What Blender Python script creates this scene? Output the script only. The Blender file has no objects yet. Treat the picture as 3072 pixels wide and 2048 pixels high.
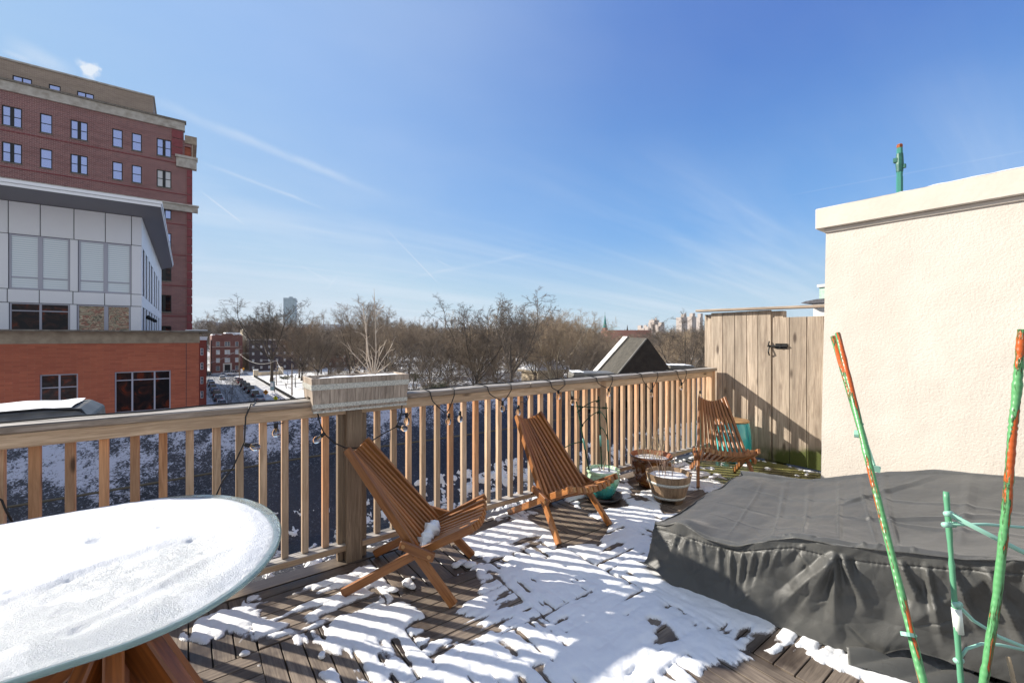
import bpy, math, random
import numpy as np
from mathutils import Vector, Matrix
R = math.radians
sc = bpy.context.scene
# ------------------------------------------------------------------ camera
EYE = 1.46; FPX = 1300.0; CX = 1536.0; HV = 1012.0
cam_d = bpy.data.cameras.new('camera'); cam = bpy.data.objects.new('camera', cam_d)
sc.collection.objects.link(cam); sc.camera = cam
cam.location = (0, 0, EYE)
yaw = math.atan2(.8, .6)
cam.rotation_euler = (R(90), 0, yaw - R(90))
cam_d.sensor_width = 36; cam_d.sensor_fit = 'HORIZONTAL'
cam_d.lens = 36 * FPX / 3072
cam_d.shift_y = -(1024 - HV) / 3072
cam_d.clip_start = .05; cam_d.clip_end = 9000
sc.view_settings.view_transform = 'Standard'; sc.view_settings.look = 'None'
sc.view_settings.exposure = .90; sc.view_settings.gamma = 1; sc.view_settings.use_curve_mapping = False
try: sc.cycles.use_denoising = True
except Exception: pass
# ------------------------------------------------------------------ world
SUNV = Vector((-.71, 1.0, .65)).normalized()
elev = math.asin(SUNV.z); azim = math.atan2(SUNV.x, SUNV.y)
w = bpy.data.worlds.new('World'); sc.world = w; w.use_nodes = True
nt = w.node_tree; nt.nodes.clear()
def N(t, **k):
    n = nt.nodes.new(t)
    for a, b in k.items(): setattr(n, a, b)
    return n
def L(a, b): nt.links.new(a, b)
def M(op, a=None, b=None, c=None, clamp=False):
    n = N('ShaderNodeMath', operation=op); n.use_clamp = clamp
    for i, v in enumerate((a, b, c)):
        if v is None: continue
        if isinstance(v, (int, float)): n.inputs[i].default_value = v
        else: L(v, n.inputs[i])
    return n.outputs[0]
sky = N('ShaderNodeTexSky', sky_type='NISHITA'); sky.sun_disc = False
sky.sun_elevation = elev; sky.sun_rotation = azim
sky.air_density = 1.0; sky.dust_density = .6; sky.ozone_density = 2.2; sky.altitude = 50
tc = N('ShaderNodeTexCoord')
nrm = N('ShaderNodeVectorMath', operation='NORMALIZE'); L(tc.outputs['Generated'], nrm.inputs[0])
DIR = nrm.outputs[0]
sep = N('ShaderNodeSeparateXYZ'); L(DIR, sep.inputs[0])
# thin cirrus: noise on the direction, stretched along the horizon
zz = M('MAXIMUM', sep.outputs[2], .03)
den = M('ADD', zz, .12)
px = M('DIVIDE', sep.outputs[0], den); py = M('DIVIDE', sep.outputs[1], den)
cmb = N('ShaderNodeCombineXYZ'); L(px, cmb.inputs[0]); L(py, cmb.inputs[1])
def cirrus(rot, scl, scale, lo, hi, seed, det=7, dist=.5):
    mp = N('ShaderNodeMapping'); L(cmb.outputs[0], mp.inputs[0]); mp.inputs['Rotation'].default_value = (0, 0, R(rot)); mp.inputs['Scale'].default_value = scl
    mp.inputs['Location'].default_value = (seed, seed * 1.7, 0)
    n = N('ShaderNodeTexNoise'); L(mp.outputs[0], n.inputs['Vector']); n.inputs['Scale'].default_value = scale; n.inputs['Detail'].default_value = det
    n.inputs['Roughness'].default_value = .58; n.inputs['Distortion'].default_value = dist
    r = N('ShaderNodeMapRange'); L(n.outputs[0], r.inputs[0]); r.inputs[1].default_value = lo; r.inputs[2].default_value = hi; r.interpolation_type = 'SMOOTHSTEP'
    return r.outputs[0]
c1 = cirrus(-38, (.22, 1.3, 1), .9, .42, .85, 3.1)
c2 = cirrus(-30, (.3, 2.4, 1), 1.7, .5, .95, 8.3)
c4 = cirrus(-37, (.10, 2.6, 1), 1.15, .5, .78, 12.7, 6, .3)
c3 = cirrus(-50, (.5, .8, 1), .55, .35, .8, 5.2, 5, .2)
leftness = N('ShaderNodeVectorMath', operation='DOT_PRODUCT'); L(DIR, leftness.inputs[0]); leftness.inputs[1].default_value = Vector((-.66, .72, .2)).normalized()
lf = N('ShaderNodeMapRange'); L(leftness.outputs['Value'], lf.inputs[0]); lf.inputs[1].default_value = .05; lf.inputs[2].default_value = 1.0; lf.inputs[3].default_value = .1; lf.inputs[4].default_value = .62
cov = M('MULTIPLY', c3, lf.outputs[0])
hz = N('ShaderNodeMapRange'); L(sep.outputs[2], hz.inputs[0]); hz.inputs[1].default_value = .02; hz.inputs[2].default_value = .42; hz.inputs[3].default_value = 1.0; hz.inputs[4].default_value = .0
low = M('MULTIPLY', M('ADD', M('ADD', M('MULTIPLY', c1, .6), M('MULTIPLY', c2, .45)), M('MULTIPLY', c4, .32)), M('ADD', M('MULTIPLY', hz.outputs[0], .95), .03))
cov = M('ADD', cov, low)
def pdir(u, v):
    t = (u - CX) / FPX
    return Vector((.6 + .8 * t, .8 - .6 * t, (HV - v) / FPX)).normalized()
def trail(a, b, wd, strength, soft=.5, wob=.0):
    A = pdir(*a); B = pdir(*b); n = A.cross(B).normalized(); mid = (A + B).normalized(); tang = n.cross(mid).normalized()
    half = math.acos(max(-1, min(1, A.dot(B)))) / 2
    d = N('ShaderNodeVectorMath', operation='DOT_PRODUCT'); L(DIR, d.inputs[0]); d.inputs[1].default_value = n
    dv = d.outputs['Value']
    nz = N('ShaderNodeTexNoise'); L(DIR, nz.inputs['Vector']); nz.inputs['Scale'].default_value = 14; nz.inputs['Detail'].default_value = 6
    dv = M('ADD', dv, M('MULTIPLY', M('SUBTRACT', nz.outputs[0], .5), wob))
    al = N('ShaderNodeVectorMath', operation='DOT_PRODUCT'); L(DIR, al.inputs[0]); al.inputs[1].default_value = tang
    ab = M('ABSOLUTE', al.outputs['Value'])
    m1 = N('ShaderNodeMapRange'); L(ab, m1.inputs[0]); m1.inputs[1].default_value = math.sin(half); m1.inputs[2].default_value = math.sin(half) * soft; m1.inputs[3].default_value = 0; m1.inputs[4].default_value = 1
    m2 = N('ShaderNodeMapRange'); L(M('ABSOLUTE', dv), m2.inputs[0]); m2.inputs[1].default_value = wd; m2.inputs[2].default_value = 0; m2.inputs[3].default_value = 0; m2.inputs[4].default_value = 1; m2.interpolation_type = 'SMOOTHSTEP'
    md = N('ShaderNodeVectorMath', operation='DOT_PRODUCT'); L(DIR, md.inputs[0]); md.inputs[1].default_value = mid
    fr = M('GREATER_THAN', md.outputs['Value'], .2)
    nn = N('ShaderNodeMapRange'); L(nz.outputs[0], nn.inputs[0]); nn.inputs[1].default_value = .3; nn.inputs[2].default_value = .65; nn.inputs[3].default_value = .35; nn.inputs[4].default_value = 1
    return M('MULTIPLY', M('MULTIPLY', M('MULTIPLY', m1.outputs[0], m2.outputs[0]), M('MULTIPLY', fr, nn.outputs[0])), strength)
for tr in [((380, 275), (1190, 600), .013, .30, .45, .016), ((560, 470), (1010, 640), .005, .26, .4, .006), ((585, 560), (745, 683), .0026, .5, .3, .001),
           ((1150, 678), (1325, 860), .0018, .42, .6, 0), ((890, 790), (1000, 850), .0035, .28, .4, .003), ((1170, 845), (1700, 740), .006, .18, .3, .004),
           ((980, 870), (1020, 815), .003, .25, .4, 0), ((1300, 775), (1360, 805), .0025, .22, .3, 0), ((2350, 590), (3200, 430), .0018, .12, .7, 0),
           ((0, 118), (240, 235), .02, .35, .3, .012), ((0, 150), (100, 190), .006, .3, .4, .006)]:
    cov = M('ADD', cov, trail(*tr))
for (u, v, rad, st) in [(270, 222, .013, .95), (262, 205, .010, .7), (235, 190, .008, .3)]:
    dd = N('ShaderNodeVectorMath', operation='DISTANCE'); L(DIR, dd.inputs[0]); dd.inputs[1].default_value = pdir(u, v)
    nz = N('ShaderNodeTexNoise'); L(DIR, nz.inputs['Vector']); nz.inputs['Scale'].default_value = 45; nz.inputs['Detail'].default_value = 5
    q = M('ADD', dd.outputs['Value'], M('MULTIPLY', M('SUBTRACT', nz.outputs[0], .5), .045))
    mr = N('ShaderNodeMapRange'); L(q, mr.inputs[0]); mr.inputs[1].default_value = rad; mr.inputs[2].default_value = 0; mr.inputs[3].default_value = 0; mr.inputs[4].default_value = st; mr.interpolation_type = 'SMOOTHSTEP'
    cov = M('ADD', cov, mr.outputs[0])
cov = M('MINIMUM', cov, 1.0)
# sky colour: sky texture pushed a little bluer, clouds over it
hsv = N('ShaderNodeHueSaturation'); L(sky.outputs[0], hsv.inputs['Color']); hsv.inputs['Saturation'].default_value = 1.12; hsv.inputs['Value'].default_value = 1.0
tint = N('ShaderNodeMix', data_type='RGBA', blend_type='MULTIPLY'); tint.inputs[0].default_value = 1
L(hsv.outputs[0], tint.inputs[6]); tint.inputs[7].default_value = (.80, .93, 1.18, 1)
def MX(f, a, b):
    n = N('ShaderNodeMix', data_type='RGBA')
    for i, v in ((0, f), (6, a), (7, b)):
        if isinstance(v, (int, float)): n.inputs[i].default_value = v
        elif isinstance(v, tuple): n.inputs[i].default_value = (*v, 1)
        else: L(v, n.inputs[i])
    return n.outputs[2]
def MR(v, a, b, c=0, d=1):
    r = N('ShaderNodeMapRange'); L(v, r.inputs[0]); r.interpolation_type = 'SMOOTHSTEP'
    for i, q in enumerate((a, b, c, d)): r.inputs[i + 1].default_value = q
    return r.outputs[0]
lft = MR(leftness.outputs['Value'], -.35, .85)
upper = MX(lft, (.10, .72, 3.05), (1.8, 2.85, 4.6))
midc = MX(lft, (.80, 2.2, 4.4), (1.75, 2.85, 4.5))
horc = MX(lft, (2.7, 3.6, 4.2), (3.2, 3.95, 4.35))
g1 = MX(MR(sep.outputs[2], .0, .27), horc, midc)
g2 = MX(MR(sep.outputs[2], .14, .62), g1, upper)
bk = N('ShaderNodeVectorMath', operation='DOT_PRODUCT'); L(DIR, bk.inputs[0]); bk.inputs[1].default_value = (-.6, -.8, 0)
g2_fill = MX(MR(bk.outputs['Value'], -.25, .45), g2, (3.15, 3.3, 3.5))  # paler sky behind the camera, added as fill for the shaded faces
g3 = MX(MR(sep.outputs[2], 0, -.1), g2_fill, (1.3, 1.25, 1.2))
cmp_ = N('ShaderNodeVectorMath', operation='MINIMUM'); L(tint.outputs[2], cmp_.inputs[0]); cmp_.inputs[1].default_value = (5, 5, 5.5)
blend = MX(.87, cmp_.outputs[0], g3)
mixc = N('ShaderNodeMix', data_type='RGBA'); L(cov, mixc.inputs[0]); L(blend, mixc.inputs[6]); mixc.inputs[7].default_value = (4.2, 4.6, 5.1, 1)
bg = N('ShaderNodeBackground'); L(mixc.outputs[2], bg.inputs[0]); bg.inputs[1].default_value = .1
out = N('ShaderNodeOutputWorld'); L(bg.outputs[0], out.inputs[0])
# ------------------------------------------------------------------ sun
sd = bpy.data.lights.new('sun', 'SUN'); sd.energy = 4.6; sd.angle = R(.55); sd.color = (1.0, .93, .82)
so = bpy.data.objects.new('sun', sd); sc.collection.objects.link(so)
so.rotation_euler = SUNV.to_track_quat('Z', 'Y').to_euler()

# ------------------------------------------------------------------ helpers
def P(u, v, s):
    "point seen at (u, v) at forward distance s"
    t = (u - CX) / FPX
    return Vector(((.6 + .8 * t) * s, (.8 - .6 * t) * s, EYE + (HV - v) / FPX * s))
def on_z(u, v, Z): return P(u, v, FPX * (EYE - Z) / (v - HV))
def on_y(u, v, Y): return P(u, v, Y / (.8 - .6 * (u - CX) / FPX))
def on_x(u, v, X): return P(u, v, X / (.6 + .8 * (u - CX) / FPX))
COL = sc.collection
def _prop(o, label, cat, group, kind):
    if label: o['label'] = label
    if cat: o['category'] = cat
    if group: o['group'] = group
    if kind: o['kind'] = kind
    return o
def thing(name, label, cat, loc=(0, 0, 0), rz=0, group=None, kind=None):
    o = bpy.data.objects.new(name, None); COL.objects.link(o); o.empty_display_size = .1
    o.location = loc; o.rotation_euler = (0, 0, rz)
    return _prop(o, label, cat, group, kind)
def copy_tree(o, parent=None):
    c = o.copy(); COL.objects.link(c)
    if parent: c.parent = parent
    for ch in list(o.children): copy_tree(ch, c)
    return c
class MB:
    def __init__(s): s.v = []; s.g = []; s.r = []; s.f = []; s.m = []; s.n = 0
    def add(s, v, f, g=None, r=None, mi=0):
        v = np.asarray(v, float).reshape(-1, 3)
        g = v if g is None else np.asarray(g, float)
        off = np.random.rand(3) * 20 if r is None else np.zeros(3)
        s.v.append(v); s.g.append(g + (0 if r == 'keep' else off)); s.r.append(np.full(len(v), np.random.rand() if not isinstance(r, float) else r))
        s.f += [tuple(i + s.n for i in q) for q in f]; s.m += [mi] * len(f); s.n += len(v)
    def box(s, lo, hi, mi=0, grain=None):
        lo = np.array(lo, float); hi = np.array(hi, float)
        d = hi - lo; ax = int(np.argmax(np.abs(d))) if grain is None else grain
        v = np.array([[lo[0], lo[1], lo[2]], [hi[0], lo[1], lo[2]], [hi[0], hi[1], lo[2]], [lo[0], hi[1], lo[2]], [lo[0], lo[1], hi[2]], [hi[0], lo[1], hi[2]], [hi[0], hi[1], hi[2]], [lo[0], hi[1], hi[2]]])
        o = [i for i in (0, 1, 2) if i != ax] + [ax]
        s.add(v, [(0, 3, 2, 1), (4, 5, 6, 7), (0, 1, 5, 4), (1, 2, 6, 5), (2, 3, 7, 6), (3, 0, 4, 7)], v[:, o], mi=mi); return s
    def beam(s, p0, p1, w, h, up=(0, 0, 1), mi=0, w1=None, h1=None):
        p0 = Vector(p0); p1 = Vector(p1); d = p1 - p0; Lh = d.length; d.normalize()
        a = d.cross(Vector(up))
        if a.length < 1e-4: a = d.cross(Vector((1, 0, 0)))
        a.normalize(); b = a.cross(d).normalized(); w1 = w if w1 is None else w1; h1 = h if h1 is None else h1
        v = []; g = []
        for p, ww, hh, l in ((p0, w, h, 0), (p1, w1, h1, Lh)):
            for sa, sb in ((-1, -1), (1, -1), (1, 1), (-1, 1)):
                q = p + a * (sa * ww / 2) + b * (sb * hh / 2); v.append(q[:]); g.append((sa * ww / 2, sb * hh / 2, l))
        s.add(v, [(0, 1, 2, 3), (7, 6, 5, 4), (0, 4, 5, 1), (1, 5, 6, 2), (2, 6, 7, 3), (3, 7, 4, 0)], np.array(g), mi=mi); return s
    def tube(s, pts, r, n=8, mi=0, caps=True):
        pts = [Vector(p) for p in pts]; k = len(pts)
        rr = [r] * k if isinstance(r, (int, float)) else list(r)
        v = []; g = []; l = 0; a = None
        for i, p in enumerate(pts):
            d = (pts[min(i + 1, k - 1)] - pts[max(i - 1, 0)]).normalized()
            if a is None:
                a = d.cross(Vector((0, 0, 1)))
                if a.length < .05: a = d.cross(Vector((1, 0, 0)))
            else: a = a - d * a.dot(d)
            a.normalize(); b = d.cross(a)
            if i: l += (p - pts[i - 1]).length
            for j in range(n):
                th = 2 * math.pi * j / n
                q = p + a * (math.cos(th) * rr[i]) + b * (math.sin(th) * rr[i]); v.append(q[:]); g.append((math.cos(th) * rr[i], math.sin(th) * rr[i], l))
        f = [(i * n + j, i * n + (j + 1) % n, (i + 1) * n + (j + 1) % n, (i + 1) * n + j) for i in range(k - 1) for j in range(n)]
        if caps: f += [tuple(range(n - 1, -1, -1)), tuple(range((k - 1) * n, k * n))]
        s.add(v, f, np.array(g), mi=mi); return s
    def lathe(s, prof, n=32, c=(0, 0, 0), mi=0, wob=None, caps=True):
        v = []; k = len(prof)
        for i, (r, z) in enumerate(prof):
            for j in range(n):
                th = 2 * math.pi * j / n; q = r * (1 + (wob(th, z) if wob else 0))
                v.append((c[0] + q * math.cos(th), c[1] + q * math.sin(th), c[2] + z))
        f = [(i * n + j, i * n + (j + 1) % n, (i + 1) * n + (j + 1) % n, (i + 1) * n + j) for i in range(k - 1) for j in range(n)]
        if caps and prof[0][0] > 1e-4: f.append(tuple(range(n - 1, -1, -1)))
        if caps and prof[-1][0] > 1e-4: f.append(tuple(range((k - 1) * n, k * n)))
        s.add(v, f, mi=mi, r='keep' if False else None); return s
    def prism(s, poly, ax, a, b, mi=0):
        "poly: 2D outline in the two other axes; extruded along axis ax from a to b"
        o = [i for i in (0, 1, 2) if i != ax]; k = len(poly); v = np.zeros((2 * k, 3))
        for i, q in enumerate(poly):
            for e, c in ((0, a), (1, b)):
                v[i + e * k, o[0]] = q[0]; v[i + e * k, o[1]] = q[1]; v[i + e * k, ax] = c
        f = [tuple(range(k)), tuple(range(2 * k - 1, k - 1, -1))] + [((i + 1) % k, i, i + k, (i + 1) % k + k) for i in range(k)]
        s.add(v, f, mi=mi); return s
    def quad(s, a, b, c, d, mi=0): s.add([a, b, c, d], [(0, 1, 2, 3)], r='keep', mi=mi); return s
    def grid(s, X, Y, Z, mask=None, mi=0):
        n, m = X.shape; idx = np.arange(n * m).reshape(n, m)
        q = np.stack([idx[:-1, :-1], idx[1:, :-1], idx[1:, 1:], idx[:-1, 1:]], -1)
        q = q.reshape(-1, 4) if mask is None else q[mask]
        v = np.stack([X, Y, Z], -1).reshape(-1, 3)
        used = np.unique(q); re = np.full(n * m, -1); re[used] = np.arange(len(used))
        s.add(v[used], re[q].tolist(), r='keep', mi=mi); return s
    def build(s, name, mats, parent=None, smooth=False, label=None, cat=None, group=None, kind=None, world=True, bevel=0):
        v = np.concatenate(s.v) if s.v else np.zeros((0, 3)); g = np.concatenate(s.g); r = np.concatenate(s.r)
        if parent is not None and world:
            p = parent; M4 = Matrix.Identity(4)
            while p is not None: M4 = Matrix.LocRotScale(p.location, p.rotation_euler, p.scale) @ M4; p = p.parent
            Mi = np.array(M4.inverted()); v = v @ Mi[:3, :3].T + Mi[:3, 3]
        me = bpy.data.meshes.new(name); me.from_pydata(v.tolist(), [], s.f)
        if not isinstance(mats, (list, tuple)): mats = [mats]
        for m in mats: me.materials.append(m)
        if len(mats) > 1: me.polygons.foreach_set('material_index', s.m)
        at = me.attributes.new('gc', 'FLOAT_VECTOR', 'POINT'); at.data.foreach_set('vector', g.astype(np.float32).ravel())
        at = me.attributes.new('rnd', 'FLOAT', 'POINT'); at.data.foreach_set('value', r.astype(np.float32))
        if smooth: me.polygons.foreach_set('use_smooth', [True] * len(me.polygons))
        me.update()
        o = bpy.data.objects.new(name, me); COL.objects.link(o)
        if parent is not None: o.parent = parent
        if bevel:
            b = o.modifiers.new('bevel', 'BEVEL'); b.width = bevel; b.segments = 1; b.limit_method = 'ANGLE'
        return _prop(o, label, cat, group, kind)

# numpy noise
def vnoise(x, y, seed=0):
    xi = np.floor(x).astype(np.int64); yi = np.floor(y).astype(np.int64); xf = x - xi; yf = y - yi
    def h(a, b):
        n = (a * 374761393 + b * 668265263 + seed * 982451653) & 0xffffffff
        n = ((n ^ (n >> 13)) * 1274126177) & 0xffffffff
        return ((n ^ (n >> 16)) & 0xffff) / 65535.0
    u = xf * xf * (3 - 2 * xf); v = yf * yf * (3 - 2 * yf)
    return (h(xi, yi) * (1 - u) + h(xi + 1, yi) * u) * (1 - v) + (h(xi, yi + 1) * (1 - u) + h(xi + 1, yi + 1) * u) * v
def fbm(x, y, seed=0, oct=5, rough=.5):
    a = 1; t = 0; s = 0
    for i in range(oct):
        s = s + a * vnoise(x * 2 ** i + i * 13.7, y * 2 ** i - i * 7.3, seed + i); t += a; a *= rough
    return s / t
def sstep(a, b, x):
    t = np.clip((x - a) / (b - a), 0, 1); return t * t * (3 - 2 * t)

# ------------------------------------------------------------------ materials
def newmat(name):
    global nt
    m = bpy.data.materials.new(name); m.use_nodes = True; nt = m.node_tree
    b = nt.nodes['Principled BSDF']; return m, b
def ramp(fac, stops):
    r = N('ShaderNodeValToRGB'); L(fac, r.inputs[0]); e = r.color_ramp.elements
    while len(e) < len(stops): e.new(.5)
    for i, (p, c) in enumerate(stops): e[i].position = p; e[i].color = (*c, 1)
    return r.outputs[0]
def noise(vec, scale, det=4, rough=.5, dist=0):
    n = N('ShaderNodeTexNoise'); n.inputs['Scale'].default_value = scale; n.inputs['Detail'].default_value = det; n.inputs['Roughness'].default_value = rough; n.inputs['Distortion'].default_value = dist
    if vec is not None: L(vec, n.inputs['Vector'])
    return n.outputs[0]
def mapping(vec, scale=(1, 1, 1), rot=(0, 0, 0), loc=(0, 0, 0)):
    m = N('ShaderNodeMapping'); L(vec, m.inputs[0]); m.inputs['Scale'].default_value = scale; m.inputs['Rotation'].default_value = rot; m.inputs['Location'].default_value = loc; return m.outputs[0]
def mixc_(fac, a, b, bt='MIX'):
    m = N('ShaderNodeMix', data_type='RGBA', blend_type=bt)
    for i, v in ((0, fac), (6, a), (7, b)):
        if isinstance(v, (int, float)): m.inputs[i].default_value = v
        elif isinstance(v, tuple): m.inputs[i].default_value = (*v, 1)
        else: L(v, m.inputs[i])
    return m.outputs[2]
def mrange(v, a, b, c=0, d=1, smooth=True):
    r = N('ShaderNodeMapRange'); L(v, r.inputs[0])
    for i, q in enumerate((a, b, c, d)): r.inputs[i + 1].default_value = q
    if smooth: r.interpolation_type = 'SMOOTHSTEP'
    return r.outputs[0]
def bump(b, h, strength=.3, dist=.01):
    n = N('ShaderNodeBump'); n.inputs['Strength'].default_value = strength; n.inputs['Distance'].default_value = dist; L(h, n.inputs['Height']); L(n.outputs[0], b.inputs['Normal'])
def objco(): return N('ShaderNodeTexCoord').outputs['Object']
def worldpos(): return N('ShaderNodeNewGeometry').outputs['Position']
def attr(n, o='Vector'): a = N('ShaderNodeAttribute'); a.attribute_name = n; return a.outputs[o]
def mat(name, c, rough=.6, metal=0, c2=None, scale=8, det=4, lo=.35, hi=.65, bmp=0, bdist=.005, bscale=None, spec=.5):
    m, b = newmat(name); b.inputs['Roughness'].default_value = rough; b.inputs['Metallic'].default_value = metal
    b.inputs['Specular IOR Level'].default_value = spec
    if c2 is None: b.inputs['Base Color'].default_value = (*c, 1)
    co = objco()
    if c2 is not None: L(ramp(noise(co, scale, det, .6), [(lo, c), (hi, c2)]), b.inputs['Base Color'])
    if bmp: bump(b, noise(co, bscale or scale * 3, 4, .6), bmp, bdist)
    return m
def wood(name, ca, cb, cknot=(.06, .04, .03), var=.35, rough=.65, grain=45, knots=True, toprgb=None, spec=.3, extra=None, kn=.13):
    m, b = newmat(name); gc = attr('gc'); rnd = attr('rnd', 'Fac')
    b.inputs['Roughness'].default_value = rough; b.inputs['Specular IOR Level'].default_value = spec
    big = noise(mapping(gc, (6, 6, 1.2)), 1, 3, .6)
    d = N('ShaderNodeVectorMath', operation='SCALE'); L(gc, d.inputs[0]); d.inputs['Scale'].default_value = 1
    n1 = noise(mapping(gc, (grain, grain, grain * .06)), 1, 6, .65, 1.1)
    n2 = noise(mapping(gc, (grain * 5, grain * 5, grain * .25)), 1, 3, .6)
    f = M('ADD', M('MULTIPLY', n1, .7), M('MULTIPLY', n2, .3))
    c = ramp(f, [(.40, cb), (.58, ca)])
    c = mixc_(M('MULTIPLY', mrange(big, .38, .64), .5), c, tuple(x * .55 for x in ca))
    if knots:
        vo = N('ShaderNodeTexVoronoi'); L(mapping(gc, (7, 7, 2.2)), vo.inputs['Vector']); vo.inputs['Scale'].default_value = 1.0
        c = mixc_(mrange(vo.outputs['Distance'], kn, kn * .3, 0, .85), c, cknot)
    val = M('ADD', M('MULTIPLY', rnd, var), 1 - var / 2)
    c = mixc_(1.0, c, N_val(val), 'MULTIPLY')
    if toprgb:
        g = N('ShaderNodeNewGeometry'); s = N('ShaderNodeSeparateXYZ'); L(g.outputs['True Normal'], s.inputs[0])
        tcol = ramp(n1, [(.40, tuple(x * .28 for x in toprgb)), (.48, tuple(x * .8 for x in toprgb)), (.54, toprgb), (.66, tuple(min(1, x * 1.3) for x in toprgb))])
        c = mixc_(mrange(s.outputs[2], .5, .8), c, tcol)
    if extra: c = extra(c, b, n1)
    L(c, b.inputs['Base Color']); bump(b, f, .35, .003)
    return m
def N_val(v):
    c = N('ShaderNodeCombineXYZ')
    for i in range(3): L(v, c.inputs[i])
    return c.outputs[0]
# ------------------------------------------------------------------ materials used
np.random.seed(4); random.seed(4)
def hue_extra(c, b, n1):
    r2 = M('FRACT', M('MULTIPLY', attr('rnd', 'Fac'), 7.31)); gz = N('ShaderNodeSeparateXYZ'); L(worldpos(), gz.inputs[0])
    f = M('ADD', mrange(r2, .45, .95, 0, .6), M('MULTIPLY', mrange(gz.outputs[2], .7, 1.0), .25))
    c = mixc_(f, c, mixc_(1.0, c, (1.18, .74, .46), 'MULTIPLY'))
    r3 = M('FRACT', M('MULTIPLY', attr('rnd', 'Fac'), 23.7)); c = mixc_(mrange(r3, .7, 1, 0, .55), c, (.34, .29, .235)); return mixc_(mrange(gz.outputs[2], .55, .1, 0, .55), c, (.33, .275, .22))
W_RAIL = wood('cedar_rail', (.66, .48, .32), (.42, .28, .175), var=.3, toprgb=(.42, .39, .36))
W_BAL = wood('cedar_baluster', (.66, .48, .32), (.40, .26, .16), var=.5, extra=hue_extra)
W_POST = wood('weathered_post', (.36, .265, .18), (.19, .135, .09), var=.2)
W_CAP = wood('weathered_cap', (.42, .34, .27), (.20, .155, .12), var=.15, toprgb=(.44, .40, .355))
def fence_extra(c, b, n1):
    s = N('ShaderNodeSeparateXYZ'); L(worldpos(), s.inputs[0])
    nz = noise(worldpos(), 5, 4)
    a = M('SUBTRACT', M('ADD', mrange(s.outputs[2], .42, .0), M('MULTIPLY', mrange(s.outputs[1], 2.5, 1.6), .6)), M('MULTIPLY', nz, 1.3))
    return mixc_(M('MULTIPLY', mrange(a, .1, .55), mrange(s.outputs[2], .5, .2)), c, (.07, .085, .02))
W_FENCE = wood('fence_cedar', (.47, .385, .30), (.22, .17, .13), var=.62, grain=24, kn=.19, extra=fence_extra)
def deck_extra(c, b, n1):
    s = N('ShaderNodeSeparateXYZ'); L(worldpos(), s.inputs[0])
    nz = noise(worldpos(), 6, 4)
    moss = M('SUBTRACT', mrange(s.outputs[0], 3.7, 4.6), nz)
    c = mixc_(mrange(moss, -.1, .5), c, (.16, .15, .05))
    wet = mrange(noise(worldpos(), 1.9, 4, .6), .42, .62)
    c = mixc_(M('MULTIPLY', wet, .8), c, (.028, .02, .018))
    rr = mrange(wet, 0, 1, .75, .3); L(rr, b.inputs['Roughness'])
    return c
W_DECK = wood('deck_board', (.27, .215, .165), (.13, .10, .08), var=.4, knots=False, extra=deck_extra)
W_DARK = wood('dark_beam', (.09, .075, .06), (.04, .035, .03), var=.2, knots=False)
def teak_extra(c, b, n1): return c
W_CHAIR = wood('chair_teak', (.40, .165, .05), (.22, .075, .022), var=.35, rough=.42, grain=25, knots=False, spec=.5)
W_CHAIREND = wood('chair_pale', (.60, .33, .13), (.45, .22, .08), var=.2, rough=.45, knots=False, spec=.5)
W_TABLE = wood('table_wood', (.42, .13, .03), (.20, .06, .015), var=.3, rough=.3, grain=25, knots=False, spec=.6)
W_BARREL = wood('barrel_stave', (.50, .41, .33), (.28, .225, .18), var=.35, grain=35)
W_BARREL2 = wood('half_barrel_stave', (.36, .245, .15), (.20, .13, .08), var=.35, grain=35)
SNOW, _b = newmat('snow'); _b.inputs['Base Color'].default_value = (.82, .825, .835, 1); _b.inputs['Roughness'].default_value = .55
_b.inputs['Subsurface Weight'].default_value = .0
_g = M('ADD', M('MULTIPLY', noise(objco(), 35, 5, .65), .8), M('MULTIPLY', noise(objco(), 220, 3, .7), .25)); bump(_b, _g, .35, .008)
ICE, _b = newmat('icy_snow')
_n = noise(objco(), 9, 5, .6)
L(ramp(_n, [(.35, (.62, .68, .70)), (.6, (.86, .87, .88))]), _b.inputs['Base Color']); _b.inputs['Roughness'].default_value = .22; bump(_b, noise(objco(), 160, 4, .7), .6, .006)
GALV, _b = newmat('galvanised_band'); L(ramp(noise(objco(), 120, 3, .7), [(.42, (.38, .38, .34)), (.55, (.62, .61, .55))]), _b.inputs['Base Color']); _b.inputs['Roughness'].default_value = .5; _b.inputs['Metallic'].default_value = .15
BLACKCORD = mat('black_cord', (.012, .012, .013), .5)
WHITECORD = mat('white_cord', (.5, .5, .48), .5)
BULB, _b = newmat('bulb_glass'); _b.inputs['Base Color'].default_value = (.95, .95, .95, 1); _b.inputs['Roughness'].default_value = .02; _b.inputs['Transmission Weight'].default_value = 1; _b.inputs['IOR'].default_value = 1.2
BRASS = mat('filament', (.5, .35, .12), .4, .8)
BLACKMETAL = mat('black_iron', (.015, .015, .016), .4, .5)

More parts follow.
